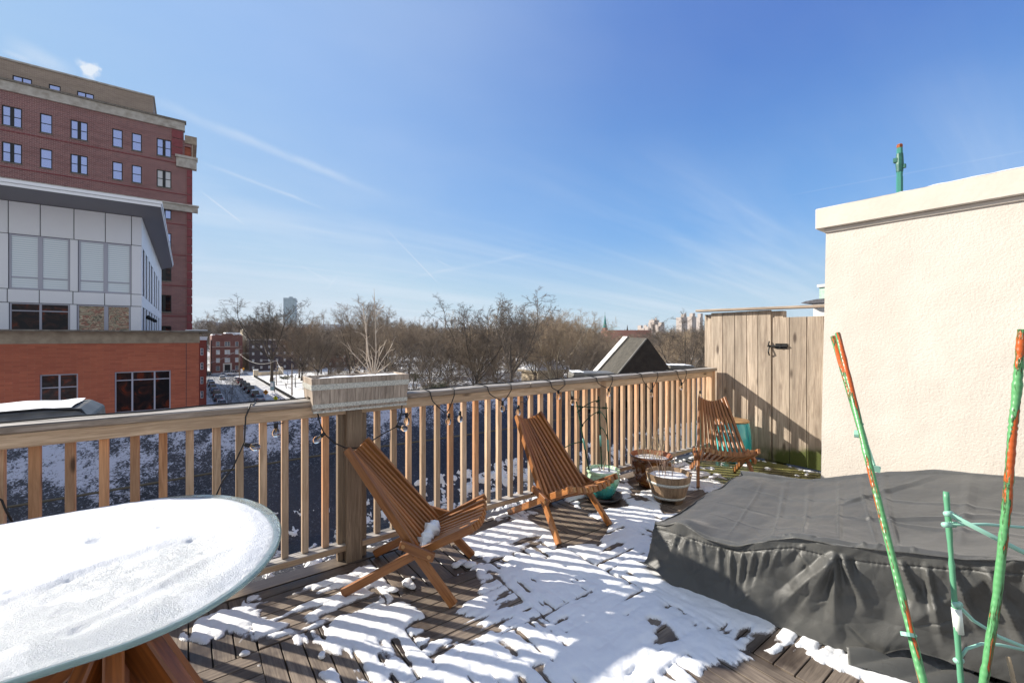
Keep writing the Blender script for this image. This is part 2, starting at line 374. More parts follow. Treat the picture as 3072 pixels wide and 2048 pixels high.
# ------------------------------------------------------------------ deck
RY = 2.95; FX = 5.5; T0x, T0y, TS = .27, 2.33, .61
dk = MB()
nb = 7; pitch = TS / nb; gap = .006
def tile_dir(i, j): return (i + j) % 2   # 0 = boards along x
for i in range(-4, 9):
    for j in range(-1, 5):
        x0 = T0x + i * TS; y1 = T0y + TS * (1 - j) if False else T0y - j * TS + 0
        y0 = y1 - TS
        if j == -1: y0, y1 = T0y, 2.86
        if x0 > FX: continue
        x1 = min(x0 + TS, FX - .01)
        if tile_dir(i, j) == 1:
            k = 0; y = y1
            while y > y0 + .02:
                dk.box((x0 + .003, max(y - pitch + gap, y0 + .003), -.022), (x1 - .003, y, random.uniform(-.0015, .001)), grain=0); y -= pitch
        else:
            x = x0
            while x < x1 - .01:
                dk.box((x, y0 + .003, -.022), (min(x + pitch - gap, x1), y1 - .003, random.uniform(-.0015, .001)), grain=1); x += pitch
dk.box((-2.3, 2.868, -.022), (1.9, 2.99, .004), grain=0); dk.box((1.905, 2.868, -.022), (FX, 2.99, .003), grain=0)
dk.build('deck', W_DECK, kind='structure', bevel=.0015)
m = MB(); m.box((-2.4, -1.2, -.3), (8.5, 3.0, -.026)); m.build('deck_base', W_DARK, kind='structure')

# ------------------------------------------------------------------ railing
rail = thing('deck_railing', 'long weathered cedar deck railing with square balusters, ending at the board fence', 'railing', (0, RY, 0))
XA, XB = -1.45, 5.44
m = MB(); m.box((XA, RY - .085, 1.032), (2.35, RY + .055, 1.07)); m.box((2.353, RY - .085, 1.032), (XB, RY + .055, 1.07)); m.build('top_rail', W_CAP, rail, bevel=.006)
m = MB(); m.box((XA, RY - .055, .962), (XB, RY - .017, 1.030), grain=0); m.build('sub_rail', W_RAIL, rail, bevel=.003)
m = MB(); m.box((XA, RY - .055, .075), (.83, RY + .03, .115), grain=0); m.box((.93, RY - .055, .075), (3.24, RY + .03, .115), grain=0); m.box((3.34, RY - .055, .075), (XB, RY + .03, .115), grain=0); m.build('bottom_rail', W_RAIL, rail, bevel=.004)
for (a, b_, dy) in ((.825, .925, -.075), (3.26, 3.35, -.056), (5.36, 5.45, -.056)):
    m = MB(); m.box((a, RY + dy, .0), (b_, RY + dy + .095, 1.030)); m.build('post', W_POST if a < 1 else W_BAL, rail, bevel=.005)
m = MB(); m.box((.93, RY - .035, -.02), (.965, RY + .03, 1.0)); m.box((.785, RY - .02, -.1), (.82, RY + .03, 1.0)); m.build('post_batten', W_POST, rail, bevel=.003)
x = -.563 - .1157 * 7
while x < XB - .05:
    if not (.84 < x < .92):
        ww = random.uniform(.034, .04); q = random.uniform(-.004, .004)
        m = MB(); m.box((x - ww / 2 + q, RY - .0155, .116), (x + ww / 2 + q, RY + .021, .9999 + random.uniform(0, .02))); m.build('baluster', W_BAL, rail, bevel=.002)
    x += .1157 if x < .7 else .1141
# ------------------------------------------------------------------ board fence and gate
fen = thing('board_fence', 'tall weathered board fence where the railing ends, grey cap board on top', 'fence', (FX, 2.9, 0))
def boards(ys, zt, x, z0=.006):
    m = MB()
    for a, b_ in zip(ys[:-1], ys[1:]):
        m.box((x + random.uniform(0, .004), b_ + .003, z0 + random.uniform(0, .01)), (x + .022, a - .003, zt + random.uniform(-.004, .004)), grain=2)
    return m
FH = 1.78
boards([3.09, 2.99], FH - .02, FX + .03, z0=-.2).build('corner_post', W_FENCE, fen, bevel=.002)
yb = [2.985, 2.83, 2.675, 2.53, 2.40, 2.25]
boards(yb, FH, FX).build('board_panel', W_FENCE, fen, bevel=.002)
m = MB(); m.box((FX + .0235, 2.13, -.1), (FX + .12, 2.33, FH - .01)); m.build('gate_post', W_FENCE, fen, bevel=.003)
m = MB(); m.beam((FX + .0, 3.16, FH + .035), (FX + .0, 1.5, FH + .015), .14, .03); m.build('cap_board', W_CAP, fen, bevel=.004)
m = MB(); m.box((FX + .0245, 2.335, .35), (FX + .06, 2.98, .44), grain=1); m.box((FX + .0245, 2.335, 1.4), (FX + .06, 2.98, 1.49), grain=1); m.build('cross_rail', W_FENCE, fen)
gate = thing('board_gate', 'weathered board gate with black slide bolt between the fence panel and the stucco wall', 'gate', (FX, 2.2, 0))
gb = [2.235, 2.055, 1.885, 1.72, 1.56, 1.40]
boards(gb, FH - .085, FX - .004).build('board_panel', W_FENCE, gate, bevel=.002)
m = MB(); m.box((FX + .02, 1.4, .35), (FX + .06, 2.12, .44), grain=1); m.box((FX + .02, 1.4, 1.3), (FX + .06, 2.12, 1.39), grain=1); m.build('cross_rail', W_FENCE, gate)
lt = MB(); zc = 1.36
lt.box((FX - .012, 2.075, zc - .03), (FX - .005, 2.20, zc + .03)); lt.tube([(FX - .02, 2.28, zc), (FX - .02, 2.07, zc)], .011, 8)
lt.tube([(FX - .02, 2.262, zc + .055), (FX - .04, 2.262, zc + .02), (FX - .02, 2.262, zc - .01), (FX - .045, 2.262, zc - .07), (FX - .02, 2.262, zc - .11)], .008, 6)
lt.box((FX - .028, 2.14, zc - .022), (FX - .005, 2.155, zc + .022)); lt.build('latch', BLACKMETAL, gate)
# ------------------------------------------------------------------ stucco bulkhead
STUCCO, b = newmat('cream_stucco')
co = objco()
L(ramp(noise(co, 2.2, 5, .6), [(.3, (.575, .52, .46)), (.7, (.63, .58, .52))]), b.inputs['Base Color']); b.inputs['Roughness'].default_value = .85
bump(b, M('ADD', M('MULTIPLY', noise(co, 60, 4, .65), .8), M('MULTIPLY', noise(co, 5, 3), .9)), .6, .008)
COPING, b = newmat('cream_coping'); L(ramp(noise(objco(), 4, 5, .6), [(.3, (.575, .51, .44)), (.65, (.63, .57, .50))]), b.inputs['Base Color']); b.inputs['Roughness'].default_value = .7; bump(b, noise(objco(), 30, 4), .25, .006)
WX = 4.73
bh = thing('stucco_bulkhead', 'cream stucco rooftop bulkhead wall with overhanging coping beside the gate', 'bulkhead', (WX, 0, 0))
# the wall leans very slightly (battered face)
nn = 70; yy = np.linspace(1.51, -1.2, 90); zz_ = np.linspace(-.02, 2.46, 80)
Y, Z = np.meshgrid(yy, zz_, indexing='ij')
und = (fbm(Y * 1.6, Z * 1.6, 5, 4) - .5) * .022
X = WX + und
Yb = Y - .047 * (Z / 2.46) * sstep(-.5, 1.51, Y)
m = MB(); m.grid(X, Yb, Z); m.build('wall', STUCCO, bh, smooth=True)
m = MB(); m.prism([(WX + .02, -.02), (WX + 1.8, -.02), (WX + 1.8, 2.46), (WX + .02, 2.46)], 1, -1.2, 1.44); 
m.add([(WX, 1.51, -.02), (WX + .02, 1.44, -.02), (WX + .02, 1.40, 2.46), (WX, 1.463, 2.46), (WX + 1.8, 1.51, -.02), (WX + 1.8, 1.463, 2.46)], [(0, 4, 5, 3)]); m.build('side_wall', STUCCO, bh)
m = MB(); m.box((WX - .060, -1.3, 2.462), (WX + 1.9, 1.53, 2.65)); m.build('coping', COPING, bh, bevel=.006)
m = MB(); m.box((WX - .020, -1.25, 2.425), (WX + 1.85, 1.475, 2.461)); m.build('coping_trim', COPING, bh, bevel=.004)
X, Y = np.meshgrid(np.linspace(WX - .06, WX + 1.8, 40), np.linspace(1.3, -1.25, 120), indexing='ij')
m = MB(); Z = 2.645 + .03 * (fbm(X * 5, Y * 5, 9) + .1) * sstep(0, .04, X - WX + .07) * sstep(0, .25, 1.36 - Y + .1 * fbm(X * 8, Y * 8, 2)); m.grid(X, Y, Z); m.build('snow_cover', SNOW, bh, smooth=True)
# green rusted steel post end above the bulkhead
GREEN_P = mat('green_paint_metal', (.015, .09, .07), .5, 0, (.03, .15, .11), 20, bmp=.3)
TEAL_P = mat('teal_paint_metal', (.04, .22, .17), .45)
RUST = mat('rust', (.22, .05, .015), .8, 0, (.42, .12, .03), 60, bmp=.5)
c = P(2699, 560, 5.6); gp = thing('green_post', 'rusty green metal post with brackets standing on the stucco bulkhead roof', 'post', (c.x, c.y, 2.62))
def hx(z): return (c.x, c.y, z)
zt = P(2699, 433, 5.6).z
m = MB(); m.tube([hx(2.62), hx(zt - .42)], .034, 6); m.tube([hx(zt - .42), hx(zt - .30), hx(zt - .22), hx(zt - .046)], [.03, .036, .034, .03], 6); m.build('shaft', TEAL_P, gp)
m = MB(); m.tube([hx(zt - .36), hx(zt - .26), hx(zt - .12)], [.036, .043, .036], 8); m.box((c.x - .04, c.y + .015, zt - .235), (c.x + .01, c.y + .058, zt - .175)); m.box((c.x - .02, c.y - .062, zt - .32), (c.x + .02, c.y - .02, zt - .27)); m.build('bracket', GREEN_P, gp, bevel=.004)
m = MB(); m.tube([hx(zt - .045), hx(zt - .01), hx(zt)], [.030, .032, .026], 7); m.build('tip', RUST, gp)
# cornice and copper box of the house behind
SLATE = mat('slate_roof', (.05, .05, .06), .6, 0, (.11, .11, .13), 20, bmp=.5)
COPPER = mat('copper_verdigris', (.36, .52, .43), .7, 0, (.52, .66, .56), 25)
OFFW = mat('offwhite_paint', (.72, .70, .68), .6)
a = P(2430, 915, 11); rb = thing('neighbour_penthouse', 'slate eaves and verdigris copper chimney box peeking from behind the stucco wall', 'penthouse', (a.x, a.y, -1))
A_ = P(2440, 927, 11)
m = MB(); m.prism([(A_.y, -3), (A_.y - 4, -3), (A_.y - 4, P(0, 905, 11).z), (A_.y, P(0, 905, 11).z)], 0, A_.x, A_.x + 3); m.build('wall', OFFW, rb)
pts = [(a.y + .12, P(0, 908, 11).z), (a.y - .02, P(0, 903, 11).z - .02), (a.y - 3, P(0, 903, 11).z - .02), (a.y - 3, P(0, 899, 11).z), (a.y + .2, P(0, 905, 11).z + .03)]
m = MB(); m.prism([(A_.y + .14, P(0, 911, 11).z), (A_.y - 4, P(0, 911, 11).z), (A_.y - 4, P(0, 900, 11).z + .2), (A_.y - .15, P(0, 900, 11).z), (A_.y + .08, P(0, 904, 11).z), (A_.y + .2, P(0, 909, 11).z)], 0, A_.x - .25, A_.x + 3); m.build('eave', SLATE, rb)
q = P(2458, 900, 11.05); m = MB(); m.box((q.x, q.y - 1.5, q.z), (q.x + 1.5, q.y, P(0, 861, 11).z)); m.build('copper_box', COPPER, rb)
m = MB(); m.box((q.x - .04, q.y - 1.55, P(0, 861, 11).z), (q.x + 1.55, q.y + .04, P(0, 853, 11).z)); m.build('cap', OFFW, rb)

# ------------------------------------------------------------------ neighbour's black membrane roof
ROOFM, b = newmat('black_membrane'); co = worldpos()
s = N('ShaderNodeSeparateXYZ'); L(co, s.inputs[0])
wrp = noise(mapping(co, (1, 1, 1)), 1.3, 5, .65)
zf = mrange(M('SUBTRACT', s.outputs[2], M('MULTIPLY', s.outputs[0], .055)), -.30, .34)
left = mrange(s.outputs[0], 7, -2.5)
fz = M('ADD', M('ADD', M('MULTIPLY', zf, .62), M('MULTIPLY', left, .12)), M('MULTIPLY', M('SUBTRACT', wrp, .5), 1.3))
grit = noise(co, 42, 6, .75, .8)
spots = noise(co, 7, 3, .6)
fr = mrange(M('ADD', M('ADD', fz, M('MULTIPLY', M('SUBTRACT', grit, .5), 1.7)), M('MULTIPLY', M('SUBTRACT', spots, .5), .9)), .54, .80)
base = ramp(noise(co, 1.1, 4), [(.35, (.012, .011, .013)), (.6, (.030, .026, .029))])
fr2 = M('MULTIPLY', mrange(grit, .52, .66), mrange(fz, -.1, .5, .08, .5))
L(mixc_(M('MAXIMUM', fr, fr2), base, (.50, .52, .60)), b.inputs['Base Color']); L(mrange(fr, 0, 1, .28, .8), b.inputs['Roughness']); bump(b, grit, .5, .02)
SEAM = mat('roof_seam', (.10, .085, .055), .7)
DARKM = mat('dark_membrane', (.02, .02, .02), .6, 0, (.04, .038, .034), 12, bmp=.3)
nr = thing('neighbour_roof', 'black membrane roof slope with patchy frost just beyond the railing', 'roof', (2, 5, -1))
xs = np.linspace(-6, 12, 240); ts = np.linspace(0, 1, 50)
X, T_ = np.meshgrid(xs, ts, indexing='ij')
Yr = 4.15 + 1.85 * T_ ; Zr = -.94 + 1.5 * T_
bl = (fbm(X * 1.2, T_ * 3, 3, 4) - .5) * .10
m = MB(); m.grid(X, Yr - bl * .5, Zr + bl * .5); m.build('roof_slope', ROOFM, nr, smooth=True)
m = MB()
def sl(x, t): return Vector((x, 4.15 + 1.85 * t - .012, -.94 + 1.5 * t + .012))
pp = [sl(x, .655 + .008 * math.sin(x * 1.3)) + Vector((0, -.035, .035)) for x in np.linspace(-6, 12, 60)]
m.tube(pp, .011, 6); m.build('seam', SEAM, nr)
m = MB()
X, Y = np.meshgrid(np.linspace(-6, 12, 200), np.linspace(3.02, 4.7, 30), indexing='ij')
m.grid(X, Y, -.53 + .015 * fbm(X * 4, Y * 4, 1)); m.build('gutter_ledge', ROOFM, nr, smooth=True)
X, Y = np.meshgrid(np.linspace(-4, 9, 800), np.linspace(3.9, 4.95, 70), indexing='ij')
h = .30 * fbm(X * 9, Y * 11, 21, 6, .8) * (.7 + .5 * fbm(X * 1.5, Y * 2, 5, 3)) + .02 * sstep(1, 5, X) - .168
Zs = np.maximum(-.53, -.94 + 1.5 * (Y - 4.15) / 1.85) + h
hm = np.maximum.reduce([h[:-1, :-1], h[1:, :-1], h[1:, 1:], h[:-1, 1:]]) > 0
m = MB(); m.grid(X, Y - .3 * h, Zs, hm); m.build('drifted_snow', SNOW, nr, smooth=True)
m = MB(); m.prism([(6.03, .50), (9.5, -.4), (9.5, -13.5), (4.4, -13.5), (4.4, -1.2)], 0, -6, 12); m.build('roof_body', DARKM, nr)
# left: black curb wrapped in membrane (skylight) above the railing
MEMB = mat('membrane_grey', (.10, .095, .085), .5, 0, (.17, .16, .14), 5, bmp=.4, bdist=.02, bscale=6)
a = on_y(250, 1222, 6.6); sk = thing('roof_curb', 'low black membrane-wrapped roof curb dusted with snow, at left behind the railing', 'roof curb', (a.x - 1.5, 6.6, .3))
zt = a.z
def ring(x0, x1, y0, y1, z): return [(x0, y0, z), (x1, y0, z), (x1, y1, z), (x0, y1, z)]
m = MB(); v = ring(a.x - 3.2, a.x + .10, 6.45, 7.6, .2) + ring(a.x - 3.2, a.x + .06, 6.5, 7.6, zt - .10) + ring(a.x - 3.2, a.x - .06, 6.62, 7.55, zt - .01)
m.add(v, [(0, 1, 5, 4), (1, 2, 6, 5), (4, 5, 9, 8), (5, 6, 10, 9), (8, 9, 10, 11), (2, 3, 7, 6), (6, 7, 11, 10)]); m.build('curb', MEMB, sk, bevel=.015)
X, Y = np.meshgrid(np.linspace(a.x - 3.1, a.x - .1, 80), np.linspace(6.64, 7.5, 30), indexing='ij')
m = MB(); m.grid(X, Y, zt - .005 + .03 * fbm(X * 4, Y * 4, 3)); m.build('snow_cover', SNOW, sk, smooth=True)
m = MB(); m.tube([(a.x - 3.2, 6.58, zt - .035), (a.x - 1.6, 6.6, zt - .02), (a.x - .3, 6.6, zt + .012), (a.x - .02, 6.6, zt - .02), (a.x + .07, 6.55, zt - .16)], .014, 6); m.build('edge_cord', BLACKCORD, sk)
# right: dark wedge skylight and low hatch
WEDGE = mat('wedge_roofing', (.042, .038, .029), .85, 0, (.075, .066, .052), 14, bmp=.6, bdist=.02, bscale=18)
WEDGE2 = mat('wedge_end', (.030, .022, .018), .85, 0, (.045, .035, .028), 9, bmp=.3)
d = 8.2
A1 = P(1888, 1012, d + .9); A2 = P(1943, 1014, d + .15); B1 = P(1790, 1122, d + 1.3); C1 = P(1848, 1130, d); D1 = P(2016, 1115, d + .3)
wd = thing('roof_wedge', 'dark wedge-shaped skylight housing with snowy white edge strip above the railing', 'skylight', ((A2.x + C1.x) / 2, (A2.y + C1.y) / 2, .4))
lowz = .25
def drop(p, q, z): t = (z - p.z) / (q.z - p.z); return p + (q - p) * t
C0 = drop(A2, C1, lowz); D0 = drop(A2, D1, lowz); B0 = drop(A1, B1, lowz)
E0 = D0 + (A1 - A2); 
m = MB(); m.add([A1[:], A2[:], C0[:], B0[:]], [(0, 3, 2, 1)]); m.build('slope', WEDGE, wd)
m = MB(); m.add([A2[:], C0[:], D0[:]], [(0, 1, 2)]); m.add([A1[:], A2[:], D0[:], E0[:]], [(0, 1, 2, 3)]); m.add([A1[:], E0[:], B0[:]], [(0, 1, 2)]); m.build('end_panel', WEDGE2, wd)
nl = (C0 - A2).cross(A1 - A2).normalized(); nl = nl if nl.z > 0 else -nl
m = MB(); o_ = nl * .03; e = (A1 - A2).normalized() * .30
m.add([(A1 + o_)[:], (B0 + o_)[:], (B0 + e * .8 + o_)[:], (A1 + e * .8 + o_)[:], A1[:], B0[:], (B0 + e * .8)[:], (A1 + e * .8)[:]], [(0, 1, 2, 3), (1, 0, 4, 5), (3, 2, 6, 7), (0, 3, 7, 4)]); m.build('edge_strip', OFFW, wd)
m = MB(); m.tube([A1 + o_, B0 + o_], .018, 5); m.tube([A2 + (C0 - A2) * .02 + nl * .01, C0 + nl * .01], .02, 5); m.build('flashing', MEMB, wd)
for nm, (u0, v0, u1, v1, dd, lab) in {'a': (1717, 1119, 1842, 1135, 7.9, 'low black roof hatch with white snowy end, left of the wedge skylight'), 'b': (2008, 1097, 2084, 1112, 9.2, 'low black roof hatch between the wedge skylight and the fence')}.items():
    p0 = P(u0, v0, dd); p1 = P(u1, v0, dd)
    h_ = thing('roof_hatch', lab, 'roof hatch', (p0.x, p0.y, .2), group='low roof hatches beyond the railing')
    dx = (p1 - p0); dx.z = 0; bk = Vector((-dx.y, dx.x, 0)).normalized() * .6; bk = bk if bk.y > 0 else -bk
    m = MB(); v = [p0, p0 + dx, p0 + dx + bk, p0 + bk]; zt = p0.z
    vv = [(q.x, q.y, .15) for q in v] + [(q.x, q.y, zt - .03) for q in v] + [(q.x + (0.03), q.y, zt) for q in v]
    m.add(vv, [(0, 1, 5, 4), (1, 2, 6, 5), (2, 3, 7, 6), (3, 0, 4, 7), (4, 5, 9, 8), (5, 6, 10, 9), (6, 7, 11, 10), (7, 4, 8, 11), (8, 9, 10, 11)]); m.build('body', MEMB, h_, bevel=.02)
    m = MB(); q = p0 + bk * .5; X, Y = np.meshgrid(np.linspace(0, .3 if nm == 'a' else .9, 20), np.linspace(.05, .95, 14), indexing='ij')
    m.grid(p0.x + dx.x * X + bk.x * Y, p0.y + dx.y * X + bk.y * Y, zt + .02 * fbm(X * 20, Y * 4, 3)); m.build('snow_cover', SNOW, h_, smooth=True)
# ------------------------------------------------------------------ snow on the deck
np.random.seed(7); random.seed(7)
def quadmask(X, Y, pts, soft):
    "signed distance-like mask of a convex polygon (ccw or cw), 1 inside"
    c = np.mean(pts, 0); m = np.full(X.shape, 1e9)
    k = len(pts)
    for i in range(k):
        a = np.array(pts[i]); b = np.array(pts[(i + 1) % k]); d = b - a; n = np.array([-d[1], d[0]]) / np.hypot(*d)
        if np.dot(c - a, n) < 0: n = -n
        m = np.minimum(m, (X - a[0]) * n[0] + (Y - a[1]) * n[1])
    return sstep(-soft, soft, m)
DSNOW, b = newmat('deck_snow'); co = objco(); th_ = attr('thin', 'Fac'); gr = noise(co, 150, 4, .75); g2_ = noise(co, 9, 5, .7)
q_ = mrange(M('SUBTRACT', M('ADD', th_, M('MULTIPLY', M('SUBTRACT', gr, .5), 1.1)), M('MULTIPLY', M('SUBTRACT', g2_, .5), .8)), .40, .85)
L(mixc_(M('MULTIPLY', q_, .85), mixc_(mrange(g2_, .45, .7, 0, .35), (.82, .825, .835), (.66, .67, .70)), (.17, .14, .125)), b.inputs['Base Color']); b.inputs['Roughness'].default_value = .5
bump(b, M('ADD', M('MULTIPLY', noise(co, 35, 5, .65), .8), M('MULTIPLY', noise(co, 200, 3, .7), .35)), .4, .008)
def deck_snow():
    st = .0085
    xs = np.arange(-.35, 5.47, st); ys = np.arange(.30, 2.98, st)
    X, Y = np.meshgrid(xs, ys, indexing='ij')
    wx = (fbm(X * 3, Y * 3, 91, 3) - .5) * .10; wy = (fbm(X * 3, Y * 3, 97, 3) - .5) * .10
    i = np.floor((X - T0x) / TS).astype(int); j = np.where(Y > T0y, -1, np.floor((T0y - Y) / TS).astype(int))
    along_y = (i + j) % 2 == 0
    # lumps
    big = fbm((X + wx) * 1.7, (Y + wy) * 1.7, 11, 4)
    med = fbm((X + wx) * 7, (Y + wy) * 7, 23, 4)
    fine = fbm(X * 26, Y * 26, 31, 3)
    # melt streaks follow the board direction of each parquet tile
    sa = fbm((X + wx * .3) * 20, (Y + wy) * 4.2, 41, 3); sb = fbm((X + wx) * 4.2, (Y + wy * .3) * 20, 43, 3)
    strk = np.where(along_y, sa, sb)
    gx = np.abs(((X - T0x) / pitch) - np.round((X - T0x) / pitch)) * pitch; gy = np.abs(((T0y - Y) / pitch) - np.round((T0y - Y) / pitch)) * pitch
    gd = np.where(along_y, gx, gy)
    gapm = np.exp(-(gd / .010) ** 2)
    h = .47 + (big - .5) * 1.0 + (med - .5) * 1.15 + (strk - .5) * 1.35 + (fine - .5) * .35 - gapm * (.20 + 1.1 * np.clip(.60 - med, 0, 1))
    bare = np.zeros_like(X)
    def B(pts, soft=.05, a=1.0):
        nonlocal bare
        pts = [tuple(on_z(u, v, 0)[:2]) for u, v in pts]
        bare = np.maximum(bare, a * quadmask(X + wx * .8, Y + wy * .8, pts, soft))
    B([(1575, 1550), (1690, 1520), (1840, 1572), (1700, 1640)], .035)
    B([(1560, 1530), (1680, 1500), (1800, 1540), (1700, 1560)], .05)
    B([(1665, 1645), (1700, 1590), (1830, 1570), (1790, 1625)], .03)
    B([(1160, 1780), (1420, 1710), (1440, 1790), (1320, 1870)], .04)
    B([(1090, 1650), (1330, 1600), (1440, 1690), (1180, 1800)], .05)
    B([(1230, 1860), (1380, 1840), (1370, 1900), (1290, 1900)], .05, .8)
    B([(1960, 1480), (2110, 1470), (2100, 1540), (1990, 1540)], .03)
    B([(1740, 1500), (1850, 1470), (1880, 1520), (1760, 1540)], .03, .8)
    B([(1850, 1360), (2000, 1380), (1990, 1460), (1900, 1480)], .04, .8)
    B([(-200, 2100), (200, 1700), (655, 1790), (680, 2048), (500, 2300)], .03, 1.15)
    B([(560, 2060), (690, 1975), (900, 2010), (1080, 2100)], .04, .75)
    B([(640, 1960), (800, 1900), (1010, 1980), (900, 2048), (700, 2048)], .05, .55)
    B([(2120, 2060), (2160, 1960), (2420, 2020), (2600, 2100)], .05, .75)
    B([(2240, 1960), (2400, 1960), (2650, 2080), (2500, 2110)], .04, .9)
    B([(1945, 1865), (2005, 1862), (2025, 1925), (1965, 1935)], .04, .95)
    B([(2200, 1870), (2330, 1905), (2420, 1960), (2260, 1960)], .05, .35)
    B([(700, 1990), (760, 1960), (830, 2010), (760, 2040)], .03, .5)
    # sheltered strip by the rail, and the far mossy corner by the gate
    strip = sstep(2.72, 2.80, Y + wy * .5) * (1 - .75 * sstep(1.5, 2.2, X))
    bare = np.maximum(bare, strip * 1.0); bare = np.maximum(bare, sstep(2.90, 2.93, Y) * .9)
    bare = np.maximum(bare, .62 * sstep(3.95, 4.5, X + wx) * (1 - .4 * sstep(2.2, 2.6, Y)))
    bare = np.maximum(bare, .33 * sstep(1.2, .95, X) * sstep(2.3, 2.45, Y) * 1.0)
    # islands near the table
    for (u, v, r) in ((600, 1885, .10), (650, 1870, .10), (560, 1900, .05), (470, 1925, .045), (630, 1910, .06), (420, 1935, .015), (760, 1800, .06), (740, 1850, .07)):
        c = on_z(u, v, 0); d = np.hypot(X + wx * .5 - c.x, Y + wy * .5 - c.y)
        bare = bare * (1 - .9 * sstep(r * 1.25, r * .75, d))
    h = h - bare * 1.25
    # scattered scuffs / boot prints
    rs = np.random.RandomState(3)
    for _ in range(46):
        cx, cy = rs.uniform(.3, 4), rs.uniform(.6, 2.7); a = rs.uniform(0, 3.14); l, w_ = rs.uniform(.05, .13), rs.uniform(.015, .045)
        dx = (X - cx) * math.cos(a) + (Y - cy) * math.sin(a); dy = -(X - cx) * math.sin(a) + (Y - cy) * math.cos(a)
        h -= rs.uniform(.1, .5) * np.exp(-(dx / l) ** 2 - (dy / w_) ** 2)
    t = np.clip(h, -.25, 1.5)
    z = np.where(t > 0, -.001 + .0125 * (1 - np.exp(-np.maximum(t, 0) * 7)) + .006 * np.maximum(t, 0) * (.5 + .9 * big), -.001 + t * .06)
    z = z + np.where(t > .05, (fine - .5) * .004 + (med - .5) * .012, 0)
    ok = np.maximum.reduce([t[:-1, :-1], t[1:, :-1], t[1:, 1:], t[:-1, 1:]]) > 0
    m = MB(); m.grid(X, Y, z, ok)
    o = m.build('deck_snow', DSNOW, smooth=True, label='patchy trodden snow lying on the deck boards', cat='snow', kind='stuff')
    V = m.v[0]; ii = np.clip(np.round((V[:, 0] - xs[0]) / st).astype(int), 0, len(xs) - 1); jj = np.clip(np.round((V[:, 1] - ys[0]) / st).astype(int), 0, len(ys) - 1)
    a_ = o.data.attributes.new('thin', 'FLOAT', 'POINT'); a_.data.foreach_set('value', np.clip(1 - t[ii, jj] / .16, 0, 1).astype(np.float32))
deck_snow()
# loose clumps under the first chair
m = MB()
rs = random.Random(5)
for (u, v, r) in [(1135, 1715, .022), (1168, 1700, .02), (1222, 1758, .04), (1180, 1775, .028), (1160, 1765, .025), (1240, 1735, .012), (1235, 1765, .03), (1017, 1813, .014), (965, 1970, .02), (735, 1965, .022), (1385, 1692, .03), (1370, 1700, .03), (1410, 1700, .035)]:
    c = on_z(u, v, 0); n = 8; V = []; F = []
    prof = [(math.sin(a) * r * rs.uniform(.85, 1.1), (1 - math.cos(a)) * r * .5) for a in np.linspace(.05, 3.09, 7)]
    m.lathe(prof, 9, (c.x, c.y, 0), wob=lambda th, z: .25 * math.sin(th * 2 + z * 90 + c.x * 9))
m.build('snow_clumps', SNOW, smooth=True, label='loose snow crumbs scattered on the bare boards around the nearest chair', cat='snow', kind='stuff')

